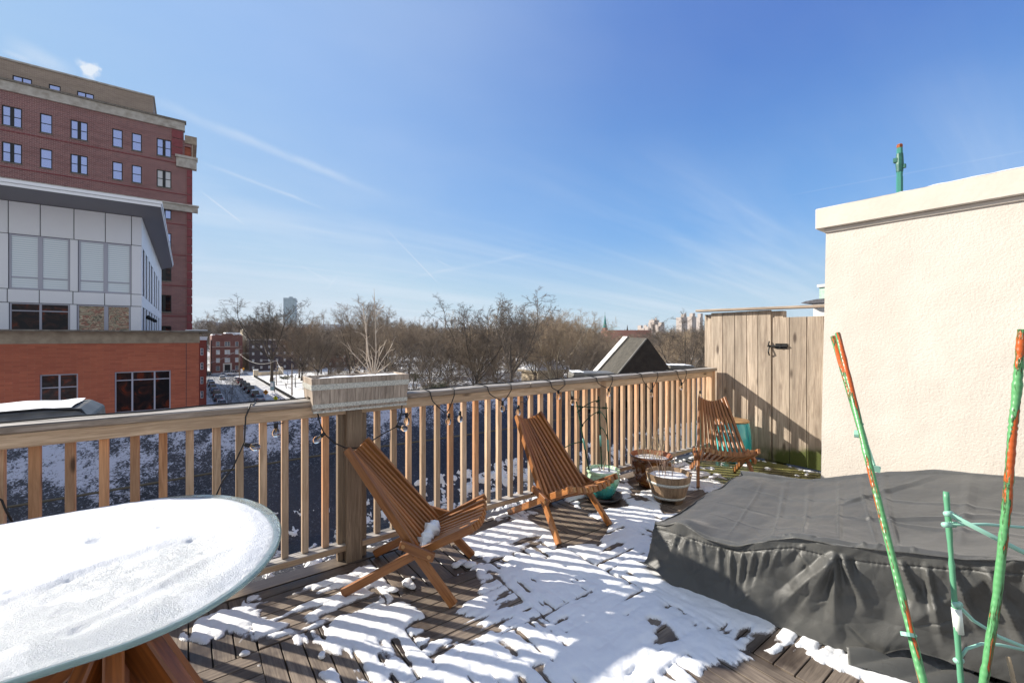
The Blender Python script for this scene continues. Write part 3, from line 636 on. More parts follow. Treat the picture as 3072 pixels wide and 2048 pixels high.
# ------------------------------------------------------------------ folding stick chairs
def make_chair(label, loc, rz, ends=True):
    r = thing('folding_stick_chair', label, 'chair', loc, rz, group='slatted folding wooden chairs on the deck')
    # local: +y is forward
    def A(xt, xb, t, mid):      # back line, t=0 top, t=1 junction, >1 front foot
        T = Vector((xt, -.335, .80)); J = Vector((xb, .115, .258)); q = T + (J - T) * t
        sag = .030 * (1 - (2 * mid) ** 2) * (1 - min(t, 1)) ; return q + Vector((0, -sag * .9, -sag * .9 - .025 * (1 - (2 * mid) ** 2) * max(0, min(1, 1 - t))))
    def Bf(xs, xb, t, mid):      # seat line, t=0 front, t=1 junction, >1 rear foot
        S = Vector((xs, .425, .425)); J = Vector((xb, .115, .255)); q = S + (J - S) * t
        c_ = (1 - (2 * mid) ** 2); return q + Vector((0, .03 * c_ * (1 - min(t, 1)), -.03 * c_ * (1 - min(t, 1)) - .012 * c_))
    nbk = 10
    for k in range(nbk + 1):
        f = k / nbk - .5; outer = k in (0, nbk)
        xb = f * .45; xt = f * .255
        m = MB()
        upv = (0, .77, .64)
        if outer:
            T = A(xt, xb, 0, f); J = A(xb, xb, 1, f); Fd = Vector((xb * 1.19, .335, .0)); D = (Fd - J)
            m.beam(T, J + (J - T).normalized() * .03, .024, .045, upv); m.build('back_slat', W_CHAIR, r, world=False, bevel=.003)
            m = MB(); m.beam(J, Fd + Vector((0, .0, .012)), .026, .05, upv); m.build('front_leg', W_CHAIR, r, world=False, bevel=.003)
        else:
            m.beam(A(xt, xb, 0, f), A(xt, xb, 1.05, f), .0225, .040, upv, w1=.020); m.build('back_slat', W_CHAIR, r, world=False, bevel=.003)
    for k in range(nbk):
        f = (k + .5) / nbk - .5; outer = k in (0, nbk - 1)
        xb = f * .45; xs = f * .50
        if outer: xs = f * .525
        S = Bf(xs, xb, 0, f); J = Bf(xs, xb, 1, f)
        m = MB(); m.beam(S, J + (J - S).normalized() * .03, .026, .045, (0, -.5, .86), w1=.021); m.build('seat_slat', W_CHAIR, r, world=False, bevel=.003)
        if outer:
            m = MB(); m.beam(J, Vector((xb * 1.1, -.315, .014)), .026, .048, (0, -.5, .86)); m.build('rear_leg', W_CHAIR, r, world=False, bevel=.003)
    for s in (-1, 1):
        m = MB(); m.beam((s * .252, .03, .318), (s * .268, .225, .262), .024, .05, (0, .2, 1)); side = m.build('side_bar', W_CHAIR, r, world=False, bevel=.004)
        for yy_, z_ in ((.052, .312), (.2, .269)):
            mm = MB(); mm.tube([(s * (.262 + .01 * (yy_ > .1)), yy_, z_), (s * (.268 + .012 * (yy_ > .1)), yy_, z_)], .011, 10); mm.build('bolt', W_CHAIREND, side, world=False)
    m = MB()
    m.tube([(-.28, .05, .285), (.28, .05, .285)], .006, 6); m.build('rod', BLACKMETAL, r, world=False)
    # pale sawn blocks between the slat ends (front of the seat and top of the back)
    for k in range(nbk - 1):
        f = (k + 1) / nbk - .5; p = Bf(f * .50, f * .5, .03, f)
        m = MB(); m.beam(p, p + Vector((0, -.045, -.022)), .026, .035, (0, -.5, .86)); m.build('spacer', W_CHAIREND if k > 4 else W_CHAIR, r, world=False, bevel=.002)
    return r
def face(fx, fy): return math.atan2(fy, fx) - R(90)
c1 = make_chair('slatted folding chair nearest the camera with a snow clump on its seat', (1.085, 2.485, .004), face(.74, -.67))
c2 = make_chair('slatted folding chair between the nearest chair and the green pot', (2.345, 2.56, .004), face(.0, -1))
c3 = make_chair('slatted folding chair in front of the turquoise garden stool', (4.36, 2.275, .004), face(-.76, -.65))
def lump(name, pts, r0, label, seed, parent=None, spiky=.3):
    rs = np.random.RandomState(seed); m = MB(); n = 14
    pts = [Vector(p) for p in pts]; k = len(pts)
    import bisect
    P2 = []
    for i in range(17):
        t = i / 16 * (k - 1); a = min(int(t), k - 2); P2.append(pts[a].lerp(pts[a + 1], t - a))
    rr = [max(.002, r0 * math.sqrt(max(0, 1 - (2 * i / 16 - 1) ** 4)) * (1 + .18 * rs.randn())) for i in range(17)]
    m.tube(P2, rr, n)
    v = m.v[0]; m.v[0] = v + rs.randn(*v.shape) * r0 * .09
    return m.build(name, SNOW, smooth=True, label=label, cat='snow clump')
j = [P(1268, 1640, 2.42), P(1288, 1600, 2.50), P(1312, 1562, 2.58)]
lump('snow_clump', j, .038, 'oblong fuzzy lump of snow on the seat of the nearest slatted chair', 2)
cc = c2.location
lump('snow_clump', [cc + Vector((-.06, .13, .275)), cc + Vector((.0, .15, .285)), cc + Vector((.05, .12, .28))], .017, 'few crumbs of snow in the seat crease of the second slatted chair', 5)

# ------------------------------------------------------------------ pots
GLAZE, b = newmat('green_glaze'); co = objco(); s = N('ShaderNodeSeparateXYZ'); L(co, s.inputs[0])
dr = noise(mapping(co, (16, 16, 1.5)), 1, 4, .6)
zf = M('ADD', s.outputs[2], M('MULTIPLY', M('SUBTRACT', dr, .5), .22))
L(ramp(mrange(zf, 0, .26, 0, 1, False), [(.05, (.04, .27, .27)), (.35, (.07, .33, .27)), (.52, (.10, .36, .17)), (.62, (.30, .54, .38)), (.8, (.42, .64, .44)), (.95, (.44, .62, .38))]), b.inputs['Base Color'])
b.inputs['Roughness'].default_value = .12; b.inputs['Coat Weight'].default_value = .5
bump(b, mrange(M('SINE', M('MULTIPLY', M('ARCTAN2', s.outputs[1], s.outputs[0]), 26)), -1, 1), .3, .006)
SOILSNOW = SNOW
STAKE_G = mat('dark_green_stake', (.008, .03, .018), .7, 0, (.015, .055, .03), 40, spec=.2)
STAKE_T = mat('pale_teal_clip', (.12, .33, .27), .5)
TWIG = mat('dry_twig', (.30, .22, .14), .8, 0, (.42, .32, .2), 30)
STRAW = mat('dry_straw', (.55, .42, .22), .7, 0, (.68, .55, .34), 20)
def pot(name, label, cat, loc, prof, matl, snow_z, snow_r, n=40, group=None, top=None):
    r = thing(name, label, cat, loc, 0, group)
    m = MB(); m.lathe(prof, n, loc); m.build('bowl', matl, r, smooth=True)
    X = []; ang = np.linspace(0, 2 * math.pi, 33); rad = np.linspace(0, snow_r, 12)
    A_, Rr = np.meshgrid(ang, rad, indexing='ij')
    Xx = loc[0] + np.cos(A_) * Rr; Yy = loc[1] + np.sin(A_) * Rr
    m = MB(); m.grid(Xx, Yy, loc[2] + snow_z + .02 * (fbm(Xx * 18 + 3, Yy * 18, 5) - .5) + .012 * (1 - (Rr / snow_r) ** 2)); m.build('snow_fill', SNOW, r, smooth=True)
    return r
gl = (3.02, 2.65, .022)
gp_ = pot('glazed_pot', 'green drip-glazed ceramic pot with snow and plant stakes, standing in a dark saucer', 'pot', gl,
    [(.075, 0), (.085, .005), (.115, .06), (.142, .13), (.148, .17), (.142, .205), (.136, .218), (.150, .228), (.153, .238), (.148, .246), (.136, .246), (.130, .235), (.135, .2), (.13, .15), (0, .15)], GLAZE, .222, .131)
sc_ = MB(); sc_.lathe([(.10, 0), (.155, .006), (.172, .034), (.166, .036), (.150, .014), (0, .012)], 40, (gl[0], gl[1], .004)); sc_.build('saucer', mat('saucer_black', (.03, .028, .03), .35), smooth=True, label='dark plastic saucer under the green glazed pot', cat='saucer')
BROWNG, b = newmat('brown_glaze'); co = objco(); nz = noise(co, 14, 4, .6); s = N('ShaderNodeSeparateXYZ'); L(co, s.inputs[0])
zb = mrange(M('ABSOLUTE', M('SUBTRACT', s.outputs[2], .05)), .008, .004)
L(mixc_(M('MULTIPLY', mrange(nz, .55, .68), .6), mixc_(zb, (.10, .032, .008), (.20, .10, .03)), (.32, .13, .035)), b.inputs['Base Color']); b.inputs['Roughness'].default_value = .16; b.inputs['Coat Weight'].default_value = .4
TERRA = mat('pot_inner', (.28, .09, .035), .5)
bl_ = (3.67, 2.60, .004)
bp = pot('glazed_pot', 'brown glazed ceramic pot holding tall dry grass, behind the half barrel planter', 'pot', bl_,
    [(.12, 0), (.128, .004), (.15, .05), (.178, .12), (.192, .18), (.188, .235), (.176, .262), (.19, .272), (.208, .288), (.206, .300), (.194, .302), (.185, .295), (.172, .27), (.17, .2), (0, .2)], BROWNG, .262, .168)
m = MB(); m.lathe([(.196, .3035), (.183, .296), (.1705, .27), (.1685, .22)], 40, bl_, caps=False); m.build('rim_lining', TERRA, bp, smooth=True)
# painted flower on the brown pot: a few raised petals
m = MB()
for k in range(6):
    th = -1.9; a = k * 1.047; cxp = .193
    px_ = math.cos(a) * .028; pz_ = math.sin(a) * .028
    t2 = th + px_ / .19; q = Vector((bl_[0] + math.cos(t2) * cxp, bl_[1] + math.sin(t2) * cxp, bl_[2] + .165 + pz_))
    o0 = Vector((bl_[0] + math.cos(th) * cxp, bl_[1] + math.sin(th) * cxp, bl_[2] + .165))
    m.tube([o0, o0.lerp(q, .5), q], [.003, .008, .003], 6)
m.build('flower_relief', mat('flower_relief', (.22, .10, .03), .3), bp, smooth=True)
# half barrel planter
hb = (3.46, 2.27, .0)
hr = thing('half_barrel_planter', 'small wooden half barrel planter with metal bands in front of the brown pot', 'planter', hb)
n = 18; stv = MB()
def barrel_r(z): return .118 + (.195 - .118) * (z / .245) ** .8
for k in range(n):
    a0 = 2 * math.pi * (k + .015) / n; a1 = 2 * math.pi * (k + .985) / n; am = (a0 + a1) / 2
    view = math.atan2(-hb[1], -hb[0]); dlt = (am - view + math.pi) % (2 * math.pi) - math.pi
    z0 = .038 if (abs(dlt) < .42 or abs(abs(dlt) - 1.57) < .3 or abs(dlt) > 2.75) else .002
    zs_ = np.linspace(z0, .25, 6); v = []; 
    for z in zs_:
        for rr, aa in ((barrel_r(z), a0), (barrel_r(z) * 1.004, am), (barrel_r(z), a1), (barrel_r(z) - .014, a1), (barrel_r(z) - .014, a0)):
            v.append((hb[0] + rr * math.cos(aa), hb[1] + rr * math.sin(aa), z))
    f = [(i * 5 + j_, i * 5 + (j_ + 1) % 5, (i + 1) * 5 + (j_ + 1) % 5, (i + 1) * 5 + j_) for i in range(5) for j_ in range(5)] + [(4, 3, 2, 1, 0), tuple(range(25, 30))]
    g = np.array([(q[0], q[1], q[2]) for q in v]); stv.add(v, f, g)
stv.build('staves', W_BARREL2, hr)
for z, hh in ((.178, .024), (.052, .022)):
    m = MB(); m.lathe([(barrel_r(z - hh / 2) + .001, z - hh / 2), (barrel_r(z - hh / 2) + .004, z - hh / 2), (barrel_r(z + hh / 2) + .004, z + hh / 2), (barrel_r(z + hh / 2) + .001, z + hh / 2)], 48, hb); m.build('metal_band', GALV, hr, smooth=True)
ang = np.linspace(0, 2 * math.pi, 33); rad = np.linspace(0, .172, 12); A_, Rr = np.meshgrid(ang, rad, indexing='ij')
Xx = hb[0] + np.cos(A_) * Rr; Yy = hb[1] + np.sin(A_) * Rr
m = MB(); m.grid(Xx, Yy, .215 + .03 * (fbm(Xx * 12, Yy * 12, 15) - .5)); m.build('snow_fill', SNOW, hr, smooth=True)
def twigplant(name, label, cat, loc, n, hmin, hmax, matl, seed, r0=.0035, spread=.35, branch=3, base=.05, droop=0, group=None):
    rs = random.Random(seed); m = MB()
    def br(p, d, l, r, lev):
        pts = [p]; k = 5; q = p.copy(); dd = d.copy()
        for i in range(k):
            dd = (dd + Vector((rs.gauss(0, .09), rs.gauss(0, .09), rs.gauss(0, .05) - droop * i * .03))).normalized(); q = q + dd * (l / k); pts.append(q.copy())
        m.tube(pts, [r * (1 - .75 * i / k) for i in range(k + 1)], 4, caps=False)
        if lev > 0:
            for i in range(rs.randint(1, branch)):
                t = rs.randint(1, k - 1); a = (dd + Vector((rs.uniform(-1, 1), rs.uniform(-1, 1), rs.uniform(-.1, .8))) * .8).normalized()
                br(pts[t], a, l * rs.uniform(.25, .5), r * .55, lev - 1)
    for i in range(n):
        a = rs.uniform(0, 6.28); rr = base * math.sqrt(rs.random()); p = Vector((loc[0] + rr * math.cos(a), loc[1] + rr * math.sin(a), loc[2]))
        d = Vector((math.cos(a) * rs.uniform(0, spread), math.sin(a) * rs.uniform(0, spread), 1)).normalized()
        br(p, d, rs.uniform(hmin, hmax), r0 * rs.uniform(.7, 1.1), 2 if branch else 0)
    return m.build(name, matl, label=label, cat=cat, group=group)
twigplant('bare_shrub', 'leafless twiggy shrub growing out of the half barrel planter', 'shrub', (hb[0] - .02, hb[1], .2), 9, .2, .42, mat('twig_reddish', (.25, .15, .11), .8, 0, (.42, .31, .24), 30), 3, .0032, .5, 3, .12)
twigplant('dry_grass', 'tall pale dry grass stalks in the brown glazed pot', 'dry plant', (bl_[0] - .03, bl_[1], .25), 46, .16, .5, STRAW, 8, .0022, .45, 0, .12, .9)
twigplant('dead_stem', 'short dead plant stump in the green glazed pot', 'dead plant', (gl[0] + .0, gl[1], .22), 3, .07, .15, TWIG, 11, .008, .3, 2, .02)
# trellis stakes in the green pot
def clip(m, c, d, up=(0, 0, 1), n=5, r=.007):
    for k in range(n): m.tube([c + d * (k * .008), c + d * (k * .008) + Vector(up) * .010], r * .55, 4)
tr = thing('plant_trellis', 'dark green stakes joined by clip-on arms, stuck in the green glazed pot', 'trellis', gl)
S_ = []
dd = 3.93
for (ub, vb, ut, vt, ds) in ((1768, 1415, 1729, 1204, .0), (1806, 1418, 1796, 1188, .06), (1828, 1427, 1818, 1208, -.04)):
    b0 = P(ub, vb, dd + ds * .6); t0 = P(ut, vt, dd + ds); S_.append((b0, t0))
    m = MB(); m.tube([b0 - (t0 - b0).normalized() * .1, b0.lerp(t0, .5), t0], .006, 8); st_ = m.build('stake', STAKE_G, tr, smooth=True)
    m = MB(); q = b0.lerp(t0, .42 if ub != 1768 else .40); e = (t0 - b0).normalized() * .05; m.tube([q - e, q + e], .0095, 8); m.build('joint_sleeve', STAKE_T, st_, smooth=True)
def armp(k, f): return S_[k][0].lerp(S_[k][1], f)
for (a, fa, b_, fb, bow) in ((0, .93, 2, .93, 0), (0, .86, 1, .945, .02), (0, .64, 1, .80, .025), (1, .80, 2, .74, .02), (1, .6, 2, .52, .02)):
    p = armp(a, fa); q = armp(b_, fb); e = (q - p).normalized()
    m = MB(); pts = [p.lerp(q, t) + Vector((0, 0, bow * 4 * t * (1 - t))) for t in np.linspace(-.06, 1.06, 9)]; m.tube(pts, .0042, 6)
    for t in (.02, .88):
        for k in range(5): c_ = p.lerp(q, t + k * .025); m.tube([c_ + Vector((0, 0, -.011)), c_ + Vector((0, 0, .011))], .003, 4)
    m.build('clip_arm', STAKE_G, tr)
p = armp(0, .44); q = P(1687, 1345, dd + .05); m = MB(); m.tube([p, p.lerp(q, .5) + Vector((0, 0, .01)), q], .0045, 6)
for k in range(4):
    c_ = p.lerp(q, .9 + k * .03); m.tube([c_ + Vector((0, 0, -.012)), c_ + Vector((0, 0, .012))], .003, 4); c_ = p.lerp(q, .05 + k * .04); m.tube([c_ + Vector((0, 0, -.012)), c_ + Vector((0, 0, .012))], .003, 4)
m.build('clip_arm', STAKE_G, tr)
# turquoise ceramic garden stool
TURQ, b = newmat('turquoise_glaze'); co = objco(); nz = noise(mapping(co, (5, 5, 1.6)), 1, 4, .6, .6)
L(ramp(nz, [(.35, (.02, .16, .24)), (.5, (.03, .42, .45)), (.65, (.12, .58, .55))]), b.inputs['Base Color']); b.inputs['Roughness'].default_value = .12; b.inputs['Coat Weight'].default_value = .5
sl_ = (5.23, 2.56, .004); ts_ = thing('garden_stool', 'turquoise glazed ceramic garden stool with tan top, behind the farthest chair', 'stool', sl_)
m = MB(); m.lathe([(.19, 0), (.195, .01), (.198, .06), (.188, .07), (.196, .12), (.195, .25), (.185, .36), (.172, .44), (.165, .455)], 44, sl_); m.build('drum', TURQ, ts_, smooth=True)
m = MB(); m.lathe([(.17, .455), (.174, .463), (.172, .475), (.15, .48), (0, .48)], 44, sl_); m.build('top', mat('tan_bisque', (.50, .30, .14), .5), ts_, smooth=True)

# ------------------------------------------------------------------ planter box straddling the rail
pb = thing('planter_box', 'wooden barrel-stave planter box with galvanised bands straddling the railing', 'planter box', (.9, RY, 1.01))
x0t, x1t, x0b, x1b = .595, 1.215, .61, 1.20; yf, ybk = 2.79, 3.05; zt_, zb_ = 1.212, 1.004
def slab(m, a0, a1, n, fn): 
    for k in range(n):
        f0 = a0 + (a1 - a0) * k / n + .0008; f1 = a0 + (a1 - a0) * (k + 1) / n - .0008
        v = [fn(f0, 0, 0), fn(f1, 0, 0), fn(f1, 1, 0), fn(f0, 1, 0), fn(f0, 0, 1), fn(f1, 0, 1), fn(f1, 1, 1), fn(f0, 1, 1)]
        v = np.array([tuple(q) for q in v]); m.add(v, [(0, 3, 2, 1), (4, 5, 6, 7), (0, 1, 5, 4), (1, 2, 6, 5), (2, 3, 7, 6), (3, 0, 4, 7)], v)
def ffront(f, h, d, y0=None, th=.014, zlo=zb_):
    xt = x0t + (x1t - x0t) * f; xb_ = x0b + (x1b - x0b) * f; return (xb_ + (xt - xb_) * h, (yf + .018 * (1 - h)) + th * d, zlo + (zt_ - zlo) * h)
m = MB(); slab(m, 0, 1, 12, lambda f, h, d: ffront(f, h, d)); m.build('front_staves', W_BARREL, pb, bevel=.0015)
m = MB(); slab(m, 0, 1, 12, lambda f, h, d: (lambda q: (q[0], ybk - .018 * (1 - h) - .014 * d, q[2]))(ffront(f, h, 0))); m.build('back_staves', W_BARREL, pb, bevel=.0015)
for s, (xt, xb_) in enumerate(((x0t, x0b), (x1t, x1b))):
    sg = 1 if s == 0 else -1
    def fs(f, h, d, zlo):
        y = yf + .016 + (ybk - yf - .032) * f; z = zlo + (zt_ - zlo) * h; hh = (z - zb_) / (zt_ - zb_); return (xb_ + (xt - xb_) * hh + sg * (.002 + .014 * d), y, z)
    m = MB(); slab(m, 0, .28, 1, lambda f, h, d: fs(f, h, d, zb_)); slab(m, .28, .68, 2, lambda f, h, d: fs(f, h, d, 1.09)); slab(m, .68, 1, 1, lambda f, h, d: fs(f, h, d, zb_)); m.build('end_staves', W_BARREL, pb, bevel=.0015)
for (h0, h1) in ((.66, .82), (.12, .24), (-.02, .04)):
    m = MB()
    def bp_(h, e): z = zb_ + (zt_ - zb_) * h; xl = x0b + (x0t - x0b) * h; xr = x1b + (x1t - x1b) * h; yo = .018 * (1 - h); return [(xl - e, yf + yo - e, z), (xr + e, yf + yo - e, z), (xr + e, ybk - yo + e, z), (xl - e, ybk - yo + e, z)]
    o0 = bp_(h0, .0035); o1 = bp_(h1, .0035); i0 = bp_(h0, .0005); i1 = bp_(h1, .0005)
    if h0 < .5:
        m.add(o0[:2] + o1[:2] + i0[:2] + i1[:2], [(0, 1, 3, 2), (2, 3, 7, 6), (1, 0, 4, 5), (0, 2, 6, 4), (1, 5, 7, 3)])
    else:
        m.add(o0 + o1 + i0 + i1, [(k, (k + 1) % 4, 4 + (k + 1) % 4, 4 + k) for k in range(4)] + [(4 + k, 4 + (k + 1) % 4, 12 + (k + 1) % 4, 12 + k) for k in range(4)] + [((k + 1) % 4, k, 8 + k, 8 + (k + 1) % 4) for k in range(4)])
    m.build('metal_band', GALV, pb)
m = MB(); m.box((x0b + .02, yf + .03, 1.085), (x1b - .02, ybk - .03, 1.12)); m.build('floor_board', W_BARREL, pb)
X, Y = np.meshgrid(np.linspace(x0t + .014, x1t - .014, 90), np.linspace(yf + .02, ybk - .02, 40), indexing='ij')
sn = sstep(0, .12, X - x0t)
m = MB(); m.grid(X, Y, 1.178 + .022 * sn + .016 * (fbm(X * 9, Y * 9, 3) - .5)); m.build('snow_fill', SNOW, pb, smooth=True)
# bare shrub in the planter box
rs = random.Random(21); m = MB(); PALE = mat('pale_stem', (.46, .36, .27), .75, 0, (.62, .53, .43), 30)
def stem(pts, r0, r1, n=5):
    k = len(pts); m.tube(pts, [r0 + (r1 - r0) * i / (k - 1) for i in range(k)], n, caps=False)
def pz(u, v, d=0): return P(u, v, 2.93 + d)
main = [[(1118, 1122), (1105, 1070), (1100, 1010), (1095, 960), (1088, 915), (1091, 908)], [(1122, 1122), (1128, 1060), (1127, 1000), (1126, 950), (1124, 905), (1118, 886)], [(1112, 1122), (1100, 1085), (1099, 1020), (1100, 975), (1102, 955)],
        [(1116, 1122), (1092, 1095), (1070, 1072), (1055, 1056), (1042, 1028)], [(1114, 1121), (1080, 1105), (1062, 1098)], [(1125, 1122), (1140, 1090), (1158, 1062), (1170, 1045), (1178, 1030)], [(1126, 1122), (1150, 1104), (1166, 1092)],
        [(1124, 1122), (1136, 1070), (1150, 1040), (1157, 1020)], [(1112, 1121), (1085, 1117), (1060, 1110), (1052, 1098)], [(1120, 1122), (1118, 1080), (1112, 1050)], [(1127, 1122), (1138, 1110), (1150, 1106), (1172, 1085)]]
for k, st_ in enumerate(main):
    dep = rs.uniform(-.05, .05); pts = [pz(u + rs.uniform(-1, 1), v, dep * (i / len(st_))) for i, (u, v) in enumerate(st_)]
    stem(pts, .0055 if k < 3 else .0035, .0015)
    for i in range(1, len(pts) - 1):
        for _ in range(2 if k < 3 else 1):
            a = pts[i]; q = a + Vector((rs.uniform(-.08, .08), rs.uniform(-.06, .06), rs.uniform(.02, .09))); stem([a, a.lerp(q, .5) + Vector((0, 0, .008)), q], .002, .0008, 4)
m.build('bare_shrub', PALE, label='leafless pale-stemmed shrub in the planter box on the railing', cat='shrub')

# ------------------------------------------------------------------ string lights
sl2 = thing('string_lights', 'string of clear round bulbs on black cord looped along the railing', 'string lights', (1, RY, 1.07))
cord = MB()
yF = RY - .096; yT = RY - .02
def at(u, v, y=yF): return on_y(u, v, y)
# back line along the top of the rail
pts = [Vector((x, RY + .02 + .02 * math.sin(x * 4), 1.077 + .002 * math.sin(x * 11))) for x in np.linspace(-1.2, 5.4, 120)]
cord.tube(pts, .0045, 5)
def loop(ul, ur, ub, vb, pxs):
    xl = at(ul, 1200).x; xr = at(ur, 1200).x; B_ = at(ub, vb)
    pts = [Vector((xl - .05, RY + .02, 1.078)), Vector((xl - .01, yT, 1.080)), Vector((xl, yF + .004, 1.072)), Vector((xl + .01, yF, 1.03))]
    for t in np.linspace(.15, 1, 8): q = Vector((xl, yF, 1.03)).lerp(B_, t); q.z = 1.03 + (B_.z - 1.03) * (t ** .8); pts.append(q)
    for t in np.linspace(.15, 1, 8): q = B_.lerp(Vector((xr, yF, 1.03)), t); q.z = B_.z + (1.03 - B_.z) * (t ** 1.4); pts.append(q)
    pts += [Vector((xr, yF + .004, 1.072)), Vector((xr + .01, yT, 1.080)), Vector((xr + .06, RY + .02, 1.078))]
    cord.tube(pts, .0040, 5)
loop(1290, 1363, 1338, 1240, None); loop(1463, 1534, 1508, 1204, None); loop(1652, 1695, 1672, 1172, None); loop(1790, 1838, 1826, 1166, None); loop(1925, 1974, 1953, 1170, None); loop(2032, 2060, 2048, 1150, None)
# left drop with a bulb twisted to the side, planter swag
cord.tube([Vector((at(775, 1200).x, RY + .02, 1.078)), at(762, 1213, yT), at(752, 1212, yF), at(737, 1250), at(733, 1325), at(722, 1350), at(700, 1400), at(668, 1440), at(648, 1486), at(652, 1530)], .0042, 5)
cord.tube([at(952, 1236), at(960, 1270), at(972, 1300), at(1003, 1328), at(1035, 1342), at(1072, 1343), at(1110, 1325), at(1150, 1300), at(1188, 1280), at(1204, 1240), at(1206, 1215)], .0042, 5)
cord.tube([at(-30, 1480), at(6, 1500), at(18, 1530), at(40, 1570)], .0045, 5)
cord.tube([at(800, 1275), at(828, 1272, yF + .02), at(850, 1268)], .003, 5); cord.tube([at(1205, 1240), at(1225, 1245), at(1232, 1235)], .003, 5)
for (u0, v0) in ((1562, 1205), (1718, 1195)): cord.tube([at(u0, v0, RY - .02), at(u0 + 18, v0 + 4, RY - .05), at(u0 + 25, v0 - 20, RY - .02)], .003, 5)
cord.build('cord', BLACKCORD, sl2, smooth=True)
def bulb(u, v, d=(0, 0, -1), y=yF):
    c = at(u, v, y); d = Vector(d).normalized(); q = d.to_track_quat('Z', 'Y').to_matrix()
    prof = [(.009, .028), (.0125, .034), (.019, .044), (.0225, .056), (.0215, .068), (.016, .078), (.008, .083), (.0005, .0845)]
    m = MB(); m.tube([c, c + d * .030], [.0105, .0115], 10); sk_ = m.build('socket', BLACKCORD, sl2, smooth=True)
    mm = MB(); mm.lathe(prof, 16); v_ = mm.v[0] @ np.array(q).T + np.array(c); mm.v[0] = v_; mm.build('bulb', BULB, sk_, smooth=True)
    mm = MB(); mm.tube([c + d * .030, c + d * .05, c + d * .06], [.004, .003, .001], 5); mm.build('filament', BRASS, sk_)
for a in [(828, 1268, (0, 0, -1)), (733, 1332, (.9, 0, -.4)), (975, 1298, (-.6, 0, -.45)), (1190, 1278, (.9, 0, -.35)), (1220, 1238, (0, 0, -1)), (1347, 1240, (-.1, 0, -1)), (1380, 1233, (0, 0, -1)),
          (1508, 1204, (-.05, 0, -1)), (1555, 1215, (0, 0, -1)), (1675, 1170, (0, 0, -1)), (1717, 1188, (0, 0, -1)), (1826, 1164, (-.05, 0, -1)), (1953, 1168, (0, 0, -1)), (2045, 1148, (-.2, 0, -1)), (2100, 1172, (0, 0, -1))]:
    bulb(a[0], a[1], a[2])
# ------------------------------------------------------------------ glass table
np.random.seed(11)
TZ = .74
tb = thing('patio_table', 'large rounded glass-topped table on splayed wooden legs, buried in snow', 'table', (-.55, 1.915, 0))
def outline(off=0, n=72):
    cx, cy, a, b_ = -.145, 1.915, .435 - off, .574 - off
    pts = [(cx + a * math.cos(t), cy + b_ * math.sin(t)) for t in np.linspace(-math.pi / 2, math.pi / 2, n)]
    c2_ = -1.35
    pts += [(c2_ + a * math.cos(t), cy + b_ * math.sin(t)) for t in np.linspace(math.pi / 2, 1.5 * math.pi, n)]
    return pts
GLASS, b = newmat('green_edge_glass'); b.inputs['Base Color'].default_value = (.80, .90, .90, 1); b.inputs['Roughness'].default_value = .06; b.inputs['Transmission Weight'].default_value = .85; b.inputs['IOR'].default_value = 1.5
bump(b, noise(objco(), 22, 4, .6), .35, .006)
EDGE, b = newmat('glass_edge'); b.inputs['Base Color'].default_value = (.30, .42, .38, 1); b.inputs['Roughness'].default_value = .08; b.inputs['Transmission Weight'].default_value = .5
m = MB(); rings = []
for off, z in ((.0, TZ - .004), (.0, TZ + .004), (.006, TZ + .008), (.04, TZ - .004), (.09, TZ - .010), (.3, TZ - .012)): rings.append([(x, y, z) for x, y in outline(off)])
for off, z in ((.3, TZ - .024), (.09, TZ - .022), (.04, TZ - .016), (.006, TZ - .008)): rings.append([(x, y, z) for x, y in outline(off)])
n = len(rings[0]); v = [q for r_ in rings for q in r_]; k = len(rings)
f = []; mi = []
for i in range(k):
    if i == 5: continue
    for j in range(n): f.append((i * n + j, i * n + (j + 1) % n, ((i + 1) % k) * n + (j + 1) % n, ((i + 1) % k) * n + j)); mi.append(1 if i in (0, 9, 1) else 0)
f += [tuple(range(5 * n, 6 * n)), tuple(range(7 * n - 1, 6 * n - 1, -1))]; mi += [0, 0]
m.add(v, f); m.m = mi; m.build('glass_top', [GLASS, EDGE], tb, smooth=True)
hub = Vector((-.17, 1.70, .0))
m = MB()
for (fx, fy, w_, hz) in ((.17, 1.53, .15, .62), (.22, 1.36, .10, .65), (-.12, 1.18, .10, .62), (-.42, 1.28, .09, .62), (-.85, 1.9, .09, .62), (-.2, 2.3, .09, .62)):
    m = MB(); top = Vector((hub.x + (fx - hub.x) * .05, hub.y + (fy - hub.y) * .05, hz)); m.beam(top, (fx, fy, .006), .045, w_, (0, 0, 1)); m.build('leg', W_TABLE, tb, bevel=.006)
m = MB(); m.tube([(hub.x, hub.y, .40), (hub.x, hub.y, .705)], .06, 8); m.build('hub', W_TABLE, tb)
# snow sheet on the table
st = .0065
X, Y = np.meshgrid(np.arange(-1.5, .32, st), np.arange(1.30, 2.52, st), indexing='ij')
dx = np.where(X > -.145, (X + .145) / .435, 0); dy = (Y - 1.915) / .574
rad = np.sqrt(dx ** 2 + dy ** 2)
edge = (1 - rad) * .5
nz_ = fbm(X * 5, Y * 5, 3, 5) - .5; nf = fbm(X * 40, Y * 40, 13, 4) - .5; nm = fbm(X * 14, Y * 14, 8, 3) - .5
d = edge - .010 - .035 * np.abs(nz_) - .012 * nf - .02 * sstep(.1, .3, X) * sstep(1.7, 2.0, Y)
th = .016 * sstep(0, .10, d) + .006 * sstep(0, .012, d)
back = sstep(2.25, 2.42, Y + .04 * nz_) * sstep(.12, -.2, X)
th = th + .020 * back * sstep(0, .03, d)
crust = sstep(2.32, 2.24, Y + .1 * (X + .4)) * sstep(2.02, 2.16, Y - .18 * (X + .4)) * sstep(-.2, -.29, X + .15 * (Y - 2.1)); th = th + .012 * crust
